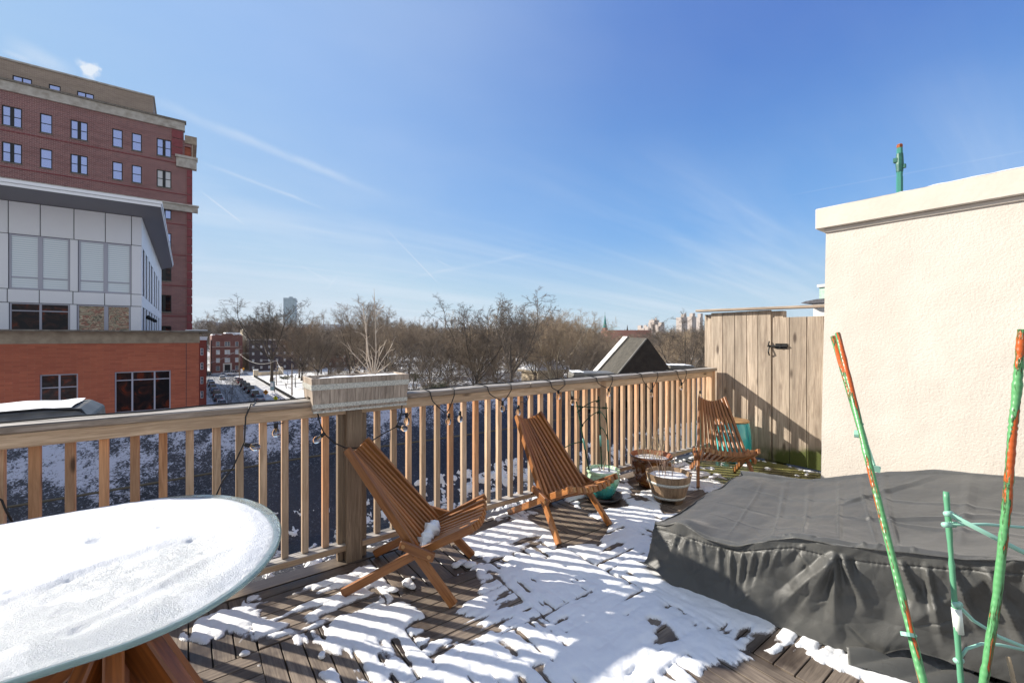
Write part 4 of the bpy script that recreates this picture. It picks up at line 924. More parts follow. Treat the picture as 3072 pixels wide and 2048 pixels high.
# hollow (thinner crust) along the front
t1 = 1.73 + .19 * sstep(-.55, .0, X) - .05 * (X > 0) * X
hol = sstep(t1 + .02, t1 - .035, Y + .03 * nz_) * sstep(1.40, 1.50, Y - .12 * sstep(-.3, .05, X)) * sstep(.16, .0, X)
ridge = np.exp(-((Y - (1.50 + .20 * sstep(-.30, .10, X) + .02 * np.sin(X * 9))) / .030) ** 2) * sstep(-.40, -.25, X) * sstep(.2, .05, X)
th = th - .012 * hol * sstep(0, .03, d) + .0075 * ridge + .006 * sstep(.08, .0, np.hypot(X + .32, (Y - 1.50) * 1.1) - .05) 
rs = np.random.RandomState(9)
for (u, v, r, a) in [(290, 1622, .026, .016), (480, 1580, .013, .009), (575, 1612, .013, .012), (610, 1649, .008, .01), (560, 1555, .006, .007), (30, 1776, .016, .012), (145, 1792, .015, .012), (263, 1741, .008, .012), (281, 1741, .006, .01), (262, 1667, .006, .009),
                     (95, 1722, .012, .006), (168, 1655, .012, .008), (148, 1652, .007, .006), (205, 1733, .006, .008), (240, 1885, .02, .012), (180, 1830, .014, .01), (648, 1606, .006, .006), (340, 1600, .007, .005), (120, 1776, .005, .006), (375, 1692, .006, .006)]:
    c = on_z(u, v, TZ + .015); th = th - .62 * a * np.exp(-((X - c.x) ** 2 + (Y - c.y) ** 2 * 1.6) / r ** 2 * (1 + .6 * nf))
th = th + nf * .0030 + nm * .0030 + nz_ * .008
z = TZ - .006 + np.where(d > 0, np.maximum(th, .0015), d * .25)
ok = np.maximum.reduce([d[:-1, :-1], d[1:, :-1], d[1:, 1:], d[:-1, 1:]]) > 0
SNOWT, b = newmat('table_snow'); co = objco()
s = N('ShaderNodeSeparateXYZ'); L(co, s.inputs[0])
at_ = attr('icy_shade', 'Fac')
L(mixc_(at_, (.80, .81, .82), (.42, .45, .46)), b.inputs['Base Color']); L(mrange(at_, 0, 1, .5, .16), b.inputs['Roughness'])
bump(b, M('ADD', noise(co, 260, 4, .7), M('MULTIPLY', noise(co, 60, 3), .8)), .65, .007)
m = MB(); m.grid(X, Y, z, ok)
o = m.build('table_snow', SNOWT, smooth=True, label='crusty sheet of snow and ice lying on the glass table', cat='snow', kind='stuff')
V = m.v[0]; ic = sstep(.06, .015, (1 - np.sqrt(np.where(V[:, 0] > -.145, ((V[:, 0] + .145) / .435) ** 2, 0) + ((V[:, 1] - 1.915) / .574) ** 2)) * .5)
ic = np.clip(ic * .9 + .7 * np.interp(0, [0], [0]), 0, 1)
t1v = 1.73 + .19 * sstep(-.55, .0, V[:, 0]); ic = np.maximum(ic, .75 * sstep(t1v + .02, t1v - .05, V[:, 1]) * sstep(.2, 0, V[:, 0]))  # front hollow: ice, plus its rough-surface shade painted grey into the colour
ic = ic * sstep(.25, .6, fbm(V[:, 0] * 9, V[:, 1] * 9, 4, 4) + .16)
a_ = o.data.attributes.new('icy_shade', 'FLOAT', 'POINT'); a_.data.foreach_set('value', ic.astype(np.float32))

# ------------------------------------------------------------------ covered sofa
np.random.seed(12)
CLOTH, b = newmat('charcoal_cover'); co = objco()
L(ramp(noise(co, 3, 4), [(.3, (.058, .058, .054)), (.7, (.078, .077, .071))]), b.inputs['Base Color']); b.inputs['Roughness'].default_value = .46; b.inputs['Specular IOR Level'].default_value = .5
b.inputs['Sheen Weight'].default_value = .15; b.inputs['Sheen Roughness'].default_value = .4
bump(b, M('ADD', M('MULTIPLY', noise(co, 380, 2), .25), M('MULTIPLY', noise(co, 9, 5, .6, .8), 1.0)), .35, .012)
NV = 420; NU_F, NU_T, NU_B = 130, 260, 24
ylist = np.linspace(1.66, -.95, NV)
yk = [-.95, -.4, .14, .55, .89, 1.14, 1.50, 1.66]
def I(y, vals, ks=yk): return np.interp(y, ks, vals)
def smooth1(a, k=13): p = np.pad(a, k, 'edge'); return np.convolve(p, np.hanning(2 * k + 1) / np.hanning(2 * k + 1).sum(), 'valid')
zr = smooth1(I(ylist, [.64, .62, .60, .50, .455, .345, .325, .30]), 6)
zbk = smooth1(np.interp(ylist, [-.95, .2, .55, .88, 1.18, 1.40, 1.65], [.72, .70, .66, .56, .45, .415, .385]), 8)
xf = np.interp(ylist, [-.95, -.4, .3, .78, 1.30, 1.52, 1.66], [2.95, 2.75, 2.52, 2.39, 2.27, 2.25, 2.26])
xr = xf + np.interp(ylist, [-.95, .3, 1.0, 1.66], [.02, .03, .06, .10]); xb = np.interp(ylist, [-.95, 1.66], [3.75, 3.5])
rows = []
for k in range(NV):
    y = ylist[k]
    tf = np.linspace(0, 1, NU_F); tt = np.linspace(0, 1, NU_T)[1:]; tbk = np.linspace(0, 1, NU_B)[1:]
    hem = .012
    X1 = xf[k] + (xr[k] - xf[k]) * tf ** .7; Z1 = hem + (zr[k] - hem) * tf
    X2 = xr[k] + (xb[k] - xr[k]) * tt
    sag = -.05 * np.sin(np.pi * tt) * np.interp(y, [-.95, .9, 1.2, 1.66], [.6, 1, .5, .1])
    Z2 = zr[k] + (zbk[k] - zr[k]) * (tt ** 1.0) + sag + .028 * np.exp(-((tt - .04) / .035) ** 2) * np.interp(y, [.2, .5, 1.0, 1.15], [0, 1, 1, 0])
    X3 = xb[k] + .05 * tbk; Z3 = zbk[k] * (1 - tbk) + .01 * tbk
    rows.append((np.concatenate([X1, X2, X3]), np.full(NU_F + NU_T + NU_B - 2, y), np.concatenate([Z1, Z2, Z3])))
X = np.array([r_[0] for r_ in rows]); Y = np.array([r_[1] for r_ in rows]); Z = np.array([r_[2] for r_ in rows])
# left end skirt: extra rows dropping to the floor
ne = 60; te = np.linspace(0, 1, ne + 1)[1:]
Xe = X[0][None, :] + 0 * te[:, None]; Ze = .012 + (Z[0][None, :] - .012) * (1 - te[:, None]); Ye = Y[0][None, :] + (.05 * te ** .7)[:, None] + 0 * Xe
X = np.vstack([Xe[::-1], X]); Y = np.vstack([Ye[::-1], Y]); Z = np.vstack([Ze[::-1], Z])
# peak at the front-left corner
tx = X - 2.37; ty = Y - 1.52
Z = Z + .055 * np.exp(-((tx - .04) ** 2 + (ty + .06) ** 2) / .010) * (Z > .2)
Z = Z + .03 * np.exp(-((X - 3.35) ** 2 + (Y - 1.55) ** 2) / .03) * (Z > .2)
# wrinkles, displaced along the local normal
gx_u = np.gradient(np.stack([X, Y, Z], -1), axis=0); gx_v = np.gradient(np.stack([X, Y, Z], -1), axis=1)
Nn = np.cross(gx_v, gx_u); Nn /= (np.linalg.norm(Nn, axis=-1, keepdims=True) + 1e-9); Nn *= np.sign(Nn[..., 2:3] + 1e-3 - .4 * Nn[..., 0:1])
ui = np.arange(X.shape[1])[None, :] + 0 * X
front = (ui < NU_F).astype(float); tfr = np.clip(ui / NU_F, 0, 1)     # 0 at hem, 1 at rim
H = (fbm(X * 2.2, Y * 2.2, 51, 4) - .5) * .03 * (1 - front)
H += (fbm(X * 5 + Z * 3, Y * 7, 52, 4) - .5) * .012
H += (np.abs(fbm(X * 4 + 9, Y * 4 + Z * 3, 58, 3) - .5)) * -.05 * (.4 + .6 * front)
def crumple(a, b_, n, seed, box):
    r_ = np.random.RandomState(seed); pa = r_.uniform(box[0], box[1], n); pb = r_.uniform(box[2], box[3], n); d1 = np.full(a.shape, 9.); d2 = np.full(a.shape, 9.); w = r_.uniform(.0, .03, n)
    for i in range(n):
        d = np.hypot(a - pa[i], b_ - pb[i]) + w[i]; m_ = d < d1; d2 = np.where(m_, d1, np.minimum(d2, d)); d1 = np.where(m_, d, d1)
    return d1, d2
d1, d2 = crumple(Y, Z * 1.2, 46, 5, (-.9, 1.7, 0, .75)); H += -front * d1 * .13 * sstep(.0, .3, Y + 1)
d1, d2 = crumple(Y * 1.0, Z * 1.0, 150, 6, (-.9, 1.7, 0, .65)); H += -front * d1 * .09
d1, d2 = crumple(X, Y, 60, 7, (2.2, 3.8, -.95, 1.75)); H += -(1 - front) * (Z > .15) * d1 * .045
d1, d2 = crumple(X * .6, Y * 1.4, 160, 8, (1.3, 2.3, -1.3, 2.4)); H += -(1 - front) * (Z > .15) * d1 * .045
def crease(H, P0, P1, wdt, amp, mask=1, coords=None):
    a, b_ = coords; d = np.array(P1) - np.array(P0); Ln = np.hypot(*d); d = d / Ln
    s_ = (a - P0[0]) * d[0] + (b_ - P0[1]) * d[1]; t_ = -(a - P0[0]) * d[1] + (b_ - P0[1]) * d[0]
    env = np.clip(s_ / (Ln * .15), 0, 1) * np.clip((Ln - s_) / (Ln * .5), 0, 1)
    return H + amp * np.clip(1 - np.abs(t_) / (wdt * (.5 + s_ / Ln)), 0, 1) * env * mask
rs = np.random.RandomState(77)
fcoords = (Y, Z)
def fz(y): return np.interp(y, yk, [.64, .62, .60, .50, .455, .345, .325, .30])
# fan of folds hanging from the seam
for (y0, y1, amp, wd_) in [(.72, .98, .050, .040), (.72, .86, .042, .032), (.72, .72, .036, .028), (.70, .60, .040, .032), (.5, .42, .034, .026), (.42, .36, .030, .022), (.35, .25, .03, .026), (.25, .12, .03, .026), (.95, 1.0, .014, .02), (1.0, 1.06, .012, .02),
                           (1.06, 1.10, .02, .02), (1.12, 1.13, .022, .018), (1.18, 1.16, .02, .018), (1.24, 1.22, .015, .02), (1.33, 1.30, .012, .02), (1.42, 1.44, .016, .03), (1.48, 1.52, .018, .03), (1.38, 1.3, -.014, .03), (.85, .93, -.014, .03), (.66, .64, -.014, .025), (.15, .02, .016, .03), (0, -.1, .014, .03), (.3, .16, -.012, .03)]:
    z0 = fz(y0) - .035; dep = rs.uniform(.5, .95) if amp > .018 else rs.uniform(.35, .8)
    H = crease(H, (y0, z0), (y1, z0 * (1 - dep)), wd_, amp, front, fcoords)
for _ in range(34):
    y0 = rs.uniform(-.1, 1.5); z0 = fz(y0) * rs.uniform(.25, .95); a = rs.uniform(-2.6, -.5); l = rs.uniform(.06, .22)
    H = crease(H, (y0, z0), (y0 + l * math.cos(a), z0 + l * math.sin(a)), rs.uniform(.008, .018), rs.uniform(-.008, .010), front, fcoords)
# puckered seam below the rim
zs_ = fz(Y) - .045 - .02 * sstep(1.0, .7, Y)
H -= .006 * np.exp(-((Z - zs_) / .005) ** 2) * front
H += .0022 * np.sin(Y * 330 + 6 * vnoise(Y * 9, Y * 0, 6)) * np.exp(-((Z - zs_) / .016) ** 2) * front * (vnoise(Y * 14, Y * 0, 4) > .35)
# sharp fold lines pressed across the top
tc_ = (X, Y)
for (a0, a1, w_, am, ln) in [((2.45, .86), (3.3, 1.12), .020, .010, 1), ((2.45, 1.0), (3.4, 1.30), .020, .008, 1), ((2.5, .72), (3.4, .98), .018, .011, 1), ((2.6, .60), (3.4, .86), .018, .012, 1), ((2.40, 1.22), (3.4, 1.44), .014, .005, 1), ((2.5, .5), (3.5, .78), .022, .014, 1),
                             ((2.9, 1.6), (2.95, .2), .02, .008, 1), ((3.2, 1.6), (3.25, .0), .018, .006, 1), ((2.7, 1.55), (2.66, .9), .014, .004, 1), ((3.1, .9), (3.5, .62), .03, .018, 1), ((2.75, .35), (3.5, .4), .03, .012, 1), ((2.8, .1), (3.5, .15), .03, .012, 1), ((2.9, .78), (3.15, .3), .03, .012, 1)]:
    d0 = np.array(a1) - np.array(a0); H = crease(H, a0, tuple(np.array(a1) + d0 * .4), w_, am, (1 - front) * (Z > .2), tc_)
for _ in range(26):   # gathers along the front rim on the top side
    y0 = rs.uniform(.1, 1.1); a = rs.uniform(-.5, .5); l = rs.uniform(.05, .16); x0 = np.interp(y0, yk, [2.97, 2.78, 2.6, 2.5, 2.44, 2.4, 2.36, 2.34])
    H = crease(H, (x0, y0), (x0 + l * math.cos(a), y0 + l * math.sin(a)), rs.uniform(.01, .025), rs.uniform(-.006, .012), (1 - front) * (Z > .2), tc_)
X2 = X + Nn[..., 0] * H; Y2 = Y + Nn[..., 1] * H; Z2 = np.maximum(Z + Nn[..., 2] * H, .004)
# scalloped hem
lift = .10 * sstep(.62, .45, Y) * sstep(-.1, .2, Y) + .05 * sstep(1.42, 1.58, Y)
Z2 = np.where(front > 0, Z2 + lift * (1 - tfr) ** 1.5, Z2); 
X2 = np.where(front > 0, X2 + .05 * lift / .1 * (1 - tfr) * 0, X2)
m = MB(); m.grid(X2, Y2, Z2)
cov_ = thing('furniture_cover', 'charcoal fabric cover draped over a long low sofa against the stucco wall', 'furniture cover', (3.0, .6, 0))
o = m.build('cover_cloth', CLOTH, cov_, smooth=True); sm = o.modifiers.new('thick', 'SOLIDIFY'); sm.thickness = .003; sm.offset = 0
# loose folded hem lying on the boards near the camera end
m = MB(); Xf, Tt = np.meshgrid(np.linspace(0, 1, 90), np.linspace(0, 1, 40), indexing='ij')
bx = 2.38 + .50 * Xf; by = .66 - .95 * Xf
Xg = bx - .10 * Tt * (.4 + Xf); Yg = by - .02 * Tt; Zg = .01 + .05 * (1 - Tt) + .020 * np.abs(np.sin(Xf * 21 + Tt * 3)) * (1 - .6 * Tt) + .008 * fbm(Xf * 9, Tt * 5, 3)
m.grid(Xg, Yg, Zg); o = m.build('loose_hem', CLOTH, cov_, smooth=True); sm = o.modifiers.new('thick', 'SOLIDIFY'); sm.thickness = .003

# ------------------------------------------------------------------ plant stakes close to the camera
GREENC, b = newmat('peeling_green_plastic'); gc = attr('gc'); s = N('ShaderNodeSeparateXYZ'); L(gc, s.inputs[0])
nz = noise(mapping(gc, (48, 48, 4.5)), 1, 5, .7, .4); crack = mrange(M('ADD', nz, M('MULTIPLY', noise(mapping(gc, (8, 8, 3)), 1, 2), .5)), .775, .80)
edge_ = M('SUBTRACT', mrange(M('ADD', nz, M('MULTIPLY', noise(mapping(gc, (8, 8, 3)), 1, 2), .5)), .735, .775), crack)
rib = M('SINE', M('MULTIPLY', s.outputs[2], 420))
c = mixc_(crack, (.10, .31, .12), (.45, .085, .012)); c = mixc_(edge_, c, (.02, .05, .01)); L(c, b.inputs['Base Color']); b.inputs['Roughness'].default_value = .35; bump(b, M('ADD', M('MULTIPLY', rib, .15), M('MULTIPLY', crack, -1)), .5, .003)
GREENP = mat('green_plastic_stake', (.10, .30, .17), .4)
MINT = mat('mint_plastic_clip', (.30, .56, .45), .45)
def stake(label, pts, r, matl, group=None, tips=None, name='plant_stake'):
    t = thing(name, label, 'plant stake', (pts[0][0], pts[0][1], 0), group=group)
    m = MB(); pts = [Vector(p) for p in pts]; full = []
    for a, b_ in zip(pts[:-1], pts[1:]):
        for k in range(14): full.append(a.lerp(b_, k / 14))
    full.append(pts[-1]); rs2 = np.random.RandomState(int(r * 1e5))
    rr = [r * (1 + .06 * rs2.randn()) for _ in full]; m.tube(full, rr, 10); m.build('shaft', matl, t, smooth=True); return t
def ext(a, b_): a = Vector(a); b_ = Vector(b_); d = b_ - a; return b_ + d * ((.004 - b_.z) / d.z)
Lt = P(2513, 1000, 1.42); Lb = P(2770, 2048, .96)
lst = stake('leaning green stake with a long rust-orange split in front of the stucco wall', [Lt, Lt.lerp(Lb, .5) + Vector((-.004, 0, 0)), Lb, ext(Lt, Lb)], .0084, GREENC)
L2 = P(2500, 1010, 1.44); L2b = P(2595, 1330, 1.26)
m = MB(); m.tube([L2, L2.lerp(L2b, .5), L2b], [.0085, .009, .0085], 9); m.build('second_shaft', GREENC, lst, smooth=True)
m = MB(); a = P(2560, 1190, 1.31); b2 = P(2583, 1278, 1.27); c3 = P(2622, 1395, 1.22)
m.tube([a, b2, c3], .0045, 6); e = P(2640, 1408, 1.21); m.beam(P(2612, 1402, 1.22), e, .012, .016); m.tube([P(2563, 1300, 1.27), P(2592, 1303, 1.255)], .011, 10); m.beam(P(2576, 1270, 1.27), P(2588, 1275, 1.26), .008, .01); m.build('clip_arm', MINT, lst)
m = MB(); q0 = P(2722, 1902, 1.0); e_ = (Lb - Lt).normalized() * .004; m.tube([q0 - e_, q0 + e_], .0125, 12); m.tube([q0, q0 + Vector((.018, -.012, -.004))], .003, 5); m.build('clip', MINT, lst)
Rt = P(3066, 988, .96); Rm = P(3022, 1500, .95); Rb = P(2950, 2048, .93)
stake('tall peeling green stake with rust patches at the far right edge', [Rt, P(3050, 1180, .96), P(3037, 1300, .955), Rm, P(2990, 1800, .94), Rb, ext(Rm, Rb)], .0076, GREENC)
Mt = P(2838, 1474, 1.08); Mb = P(2883, 2048, 1.02)
ms = stake('thin smooth green stake with white sleeve and mint clips, between two peeling ones', [Mt, Mt.lerp(Mb, .5), Mb, ext(Mt, Mb)], .0058, GREENP)
m = MB(); m.tube([P(2869, 1825, 1.04), P(2877, 1898, 1.035)], .0095, 10); m.build('sleeve', mat('white_sleeve', (.75, .80, .72), .4), ms, smooth=True)
def arm(pts, d, w_=.0045):
    m = MB(); q = [P(u, v, d + dd_) for u, v, dd_ in pts]; 
    m.tube(q, w_, 6)
    for k in range(5):
        c_ = q[0].lerp(q[1], .02 + k * .05) if len(q) > 1 else q[0]; m.tube([c_ + Vector((0, 0, -.007)), c_ + Vector((0.004, -.002, .007))], .002, 4)
    m.tube([q[0] + Vector((-.008, .004, 0)), q[0] + Vector((.008, -.004, 0))], .0065, 8)
    return m.build('clip_arm', MINT, ms, smooth=True)
arm([(2846, 1540, 0), (3000, 1620, -.03), (3150, 1695, -.06)], 1.06, .0060); arm([(2840, 1573, 0), (2960, 1572, .02), (3120, 1585, .03)], 1.06, .0036)
arm([(2872, 1812, 0), (2920, 1860, 0), (3000, 1910, -.02), (3150, 1970, -.04)], 1.04, .0042); arm([(2876, 1980, 0), (2900, 1945, 0), (2945, 1930, 0), (3000, 1933, 0), (3080, 1950, 0)], 1.03, .0034)
tw = stake('broken dry brown twig at the bottom right corner', [P(3024, 1968, .98), P(3034, 2010, .97), P(3042, 2048, .96), ext(P(3034, 2010, .97), P(3042, 2048, .96))], .0042, TWIG, name='dry_twig'); tw['category'] = 'twig'

# ------------------------------------------------------------------ buildings at left
np.random.seed(13); random.seed(13)
def brick(name, c1_, c2_, mort, sc_=1, bw=.22, bh_=.075, rough=.8, ms=.008, var=None):
    m, b = newmat(name); co = objco(); s = N('ShaderNodeSeparateXYZ'); L(co, s.inputs[0])
    cb = N('ShaderNodeCombineXYZ'); L(M('ADD', s.outputs[0], s.outputs[1]), cb.inputs[0]); L(s.outputs[2], cb.inputs[1])
    br = N('ShaderNodeTexBrick'); L(cb.outputs[0], br.inputs['Vector']); br.inputs['Scale'].default_value = 1; br.inputs['Brick Width'].default_value = bw; br.inputs['Row Height'].default_value = bh_; br.inputs['Mortar Size'].default_value = ms
    br.inputs['Color1'].default_value = (*c1_, 1); br.inputs['Color2'].default_value = (*c2_, 1); br.inputs['Mortar'].default_value = (*mort, 1); br.inputs['Bias'].default_value = -.1
    c = mixc_(M('MULTIPLY', mrange(noise(mapping(co, (.25, .25, 1.6)), 1, 4, .6), .4, .7), .35), br.outputs[0], tuple(x * .55 for x in c1_))
    c = mixc_(M('MULTIPLY', mrange(noise(mapping(co, (3, 3, 9)), 1, 4, .6), .5, .75), .3), c, tuple(min(1, x * 1.5) for x in c1_))
    if var: c = var(c, co, s)
    L(c, b.inputs['Base Color']); b.inputs['Roughness'].default_value = rough; bump(b, br.outputs['Fac'], -.3, .01); return m
BR_RED = brick('red_brick', (.46, .125, .065), (.36, .085, .048), (.40, .17, .11), bw=.42, bh_=.085, ms=.005)
BR_TALL = brick('flemish_brick', (.26, .105, .095), (.15, .06, .062), (.40, .27, .25), bw=.34, bh_=.12, ms=.018)
BR_TAN = brick('tan_brick', (.36, .27, .20), (.29, .21, .165), (.44, .36, .29), bw=.34, bh_=.12, ms=.014)
QUOIN = mat('quoin_brick', (.27, .065, .07), .75, 0, (.21, .05, .055), 3)
STONE = mat('limestone_band', (.52, .48, .42), .8, 0, (.30, .25, .2), 1.6, det=6, lo=.4, hi=.75, bmp=.2)
STONE2 = mat('brownstone_band', (.40, .32, .235), .85, 0, (.23, .175, .13), 2.5, det=7, lo=.35, hi=.7, bmp=.3)
STONED = mat('dark_stone_cap', (.13, .11, .09), .9, 0, (.25, .22, .18), 6)
PANEL = mat('white_metal_panel', (.84, .84, .88), .45, 0, (.87, .87, .90), 1)
JOINT = mat('joint_dark', (.05, .05, .06), .8)
SOFFIT = mat('soffit_grey', (.22, .21, .235), .6)
FASCIA = mat('fascia_white', (.88, .88, .90), .4)
ALU = mat('window_frame_grey', (.40, .40, .47), .4, .3)
ALU2 = mat('window_frame_lilac', (.44, .43, .52), .5)
BLK = mat('window_frame_black', (.012, .012, .014), .5)
def glassmat(name, c, rough=.03, metal=.9): 
    m, b = newmat(name); b.inputs['Base Color'].default_value = (*c, 1); b.inputs['Metallic'].default_value = metal; b.inputs['Roughness'].default_value = rough
    bump(b, noise(objco(), .9, 3), .12, .03); return m
GL_SKY = glassmat('sky_reflecting_glass', (.40, .47, .74))
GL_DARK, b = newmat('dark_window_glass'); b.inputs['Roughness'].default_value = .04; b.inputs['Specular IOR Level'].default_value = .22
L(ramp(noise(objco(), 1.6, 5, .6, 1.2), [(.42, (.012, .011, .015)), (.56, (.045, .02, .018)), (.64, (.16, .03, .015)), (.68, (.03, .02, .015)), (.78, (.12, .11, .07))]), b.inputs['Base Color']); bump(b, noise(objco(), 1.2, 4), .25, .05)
GL_REFLPAINT, b = newmat('painted_reflection_glass'); co = objco(); b.inputs['Roughness'].default_value = .05
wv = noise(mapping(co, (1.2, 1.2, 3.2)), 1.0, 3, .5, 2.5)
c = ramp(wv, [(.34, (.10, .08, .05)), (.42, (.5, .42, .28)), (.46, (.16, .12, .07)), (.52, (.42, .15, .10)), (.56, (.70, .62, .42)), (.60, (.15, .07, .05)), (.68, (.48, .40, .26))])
L(c, b.inputs['Base Color'])  # wavy window reflections are painted into the base colour
BLIND, b = newmat('white_blinds'); co = objco(); s = N('ShaderNodeSeparateXYZ'); L(co, s.inputs[0])
L(mixc_(mrange(M('SINE', M('MULTIPLY', s.outputs[2], 62)), -.4, .8), (.62, .70, .75), (.84, .89, .92)), b.inputs['Base Color']); b.inputs['Roughness'].default_value = .25; b.inputs['Coat Weight'].default_value = .6; b.inputs['Coat Roughness'].default_value = .03
CURT = mat('white_curtain', (.66, .66, .66), .6)
def wall_y(m, x0, x1, z0, z1, y, ops, dep=.12, mi=0):
    "wall in the plane y facing -y with real openings"
    xs_ = sorted({x0, x1} | {min(max(q, x0), x1) for o in ops for q in (o[0], o[1])}); zs = sorted({z0, z1} | {min(max(q, z0), z1) for o in ops for q in (o[2], o[3])})
    for a, b_ in zip(xs_[:-1], xs_[1:]):
        for c_, d_ in zip(zs[:-1], zs[1:]):
            mx, mz = (a + b_) / 2, (c_ + d_) / 2
            if any(o[0] < mx < o[1] and o[2] < mz < o[3] for o in ops): continue
            m.quad((a, y, c_), (b_, y, c_), (b_, y, d_), (a, y, d_), mi)
    for o in ops:
        a, b_, c_, d_ = o; m.quad((a, y, c_), (a, y + dep, c_), (a, y + dep, d_), (a, y, d_), mi); m.quad((b_, y + dep, c_), (b_, y, c_), (b_, y, d_), (b_, y + dep, d_), mi)
        m.quad((a, y, d_), (a, y + dep, d_), (b_, y + dep, d_), (b_, y, d_), mi); m.quad((a, y + dep, c_), (a, y, c_), (b_, y, c_), (b_, y + dep, c_), mi)
def win_y(parent, x0, x1, z0, z1, y, fw=.06, vs=(), hs=(), fm=BLK, gm=GL_SKY, dep=.09, name='window', mid=None, label=None):
    m = MB(); Y0, Y1 = y + dep - .06, y + dep
    m.box((x0, Y0, z0), (x0 + fw, Y1, z1)); m.box((x1 - fw, Y0, z0), (x1, Y1, z1)); m.box((x0 + fw, Y0, z0), (x1 - fw, Y1, z0 + fw)); m.box((x0 + fw, Y0, z1 - fw), (x1 - fw, Y1, z1))
    for v_ in vs: xx = x0 + (x1 - x0) * v_; w_ = mid or fw; m.box((xx - w_ / 2, Y0 + .005, z0 + fw), (xx + w_ / 2, Y1 - .005, z1 - fw))
    for h_ in hs: zz = z0 + (z1 - z0) * h_; m.box((x0 + fw, Y0 + .01, zz - fw * .4), (x1 - fw, Y1 - .01, zz + fw * .4))
    w_ = m.build(name, fm, parent, label=label); g = MB(); yy_ = Y1 - .02; g.quad((x0 + fw * .5, yy_, z0 + fw * .5), (x1 - fw * .5, yy_, z0 + fw * .5), (x1 - fw * .5, yy_, z1 - fw * .5), (x0 + fw * .5, yy_, z1 - fw * .5)); g.build('pane', gm, w_)
    return w_
# --- lower red brick wing
Y1_ = 26.5
def xz(u, v, Y_): q = on_y(u, v, Y_); return q.x, q.z
red = thing('brick_wing', 'low red brick wing with brownstone parapet band, in the left foreground', 'building', (-3, Y1_, -13.54))
x1w = xz(597, 1200, Y1_)[0]; zcap = xz(300, 992, Y1_)[1]; zb1 = xz(300, 1030, Y1_)[1]
w1 = (xz(119, 1160, Y1_)[0], xz(234, 1160, Y1_)[0], xz(176, 1240, Y1_)[1] - .35, xz(176, 1122, Y1_)[1]); w2 = (xz(344, 1170, Y1_)[0], xz(512, 1170, Y1_)[0], xz(428, 1234, Y1_)[1], xz(428, 1113, Y1_)[1])
m = MB(); wall_y(m, -22, x1w, -13.5, zb1, Y1_, [w1, w2], .14); m.quad((x1w, Y1_, -13.5), (x1w, 60, -13.5), (x1w, 60, zb1), (x1w, Y1_, zb1)); m.build('brick_wall', BR_RED, red)
m = MB(); m.quad((-22, Y1_ + .6, -13.5), (x1w - .5, Y1_ + .6, -13.5), (x1w - .5, Y1_ + .6, zb1), (-22, Y1_ + .6, zb1)); m.build('inner_wall', JOINT, red)
win_y(red, *w1, Y1_, .05, (.5,), (.72,), ALU2, GL_DARK, .12, mid=.06); win_y(red, *w2, Y1_, .05, (.30, .70), (.79,), ALU2, GL_DARK, .12, mid=.06)
m = MB()
for (a, b_, c_, d_) in (w1, w2): m.box((a - .03, Y1_ - .05, c_ - .09), (b_ + .03, Y1_ - .002, c_ - .004))
m = MB(); m.box((w2[0] - .03, Y1_ - .05, w2[2] - .09), (w2[1] + .03, Y1_ - .002, w2[2] - .004)); m.build('sill', BR_RED, red)
# parapet: stone band with curved end
m = MB(); m.box((-22, Y1_ - .03, zb1 + .002), (x1w + .03, Y1_ + .4, zcap - .28)); m.box((x1w - .4, Y1_ + .4, zb1 + .002), (x1w + .03, 60, zcap - .28))
m.build('stone_band', STONE2, red)
m = MB(); cv = [(-.03, zcap - .28)] + [(-.03 - .34 * (1 - math.cos(t)), zcap - .28 + .24 * math.sin(t)) for t in np.linspace(.2, math.pi / 2, 6)]
pr = [(Y1_ + q[0], q[1]) for q in cv] + [(Y1_ + .4, zcap - .04), (Y1_ + .4, zcap - .28)]
m.prism(pr, 0, -22, x1w - .0)
pr2 = [(x1w - q[0], q[1]) for q in cv] + [(x1w - .4, zcap - .04), (x1w - .4, zcap - .28)]
m.prism(pr2, 1, Y1_ + .02, 60); m.build('cornice', STONE2, red)
m = MB(); m.box((-22, Y1_ - .42, zcap - .038), (x1w + .46, Y1_ + .5, zcap + .03)); m.box((x1w - .5, Y1_ + .5, zcap - .038), (x1w + .46, 60, zcap + .03)); m.build('coping', STONED, red, bevel=.01)
m = MB()
for a, b_ in ((xz(460, 990, Y1_)[0], x1w + .35),): m.box((a + 1.2, Y1_ - .3, zcap + .032), (b_, Y1_ + .45, zcap + .075))
m.build('snow_cover', SNOW, red, bevel=.02)
m = MB(); m.box((-22, Y1_ + .41, -13.4), (x1w - .41, 60, zcap - .3)); m.build('roof', DARKM, red)
# expansion joint and rows of weep holes
m = MB(); xj = xz(558, 1100, Y1_)[0]; m.box((xj, Y1_ - .004, -8), (xj + .02, Y1_ + .01, zb1)); m.build('movement_joint', JOINT, red)
EFFL = mat('efflorescence', (.62, .45, .42), .9)
m = MB()
# --- white panelled penthouse
Y2_ = 30.0
wh = thing('panelled_penthouse', 'white metal-panelled penthouse with deep overhanging roof, on top of the red brick wing', 'building', (-6, Y2_, .9))
xc = xz(424, 800, Y2_)[0]
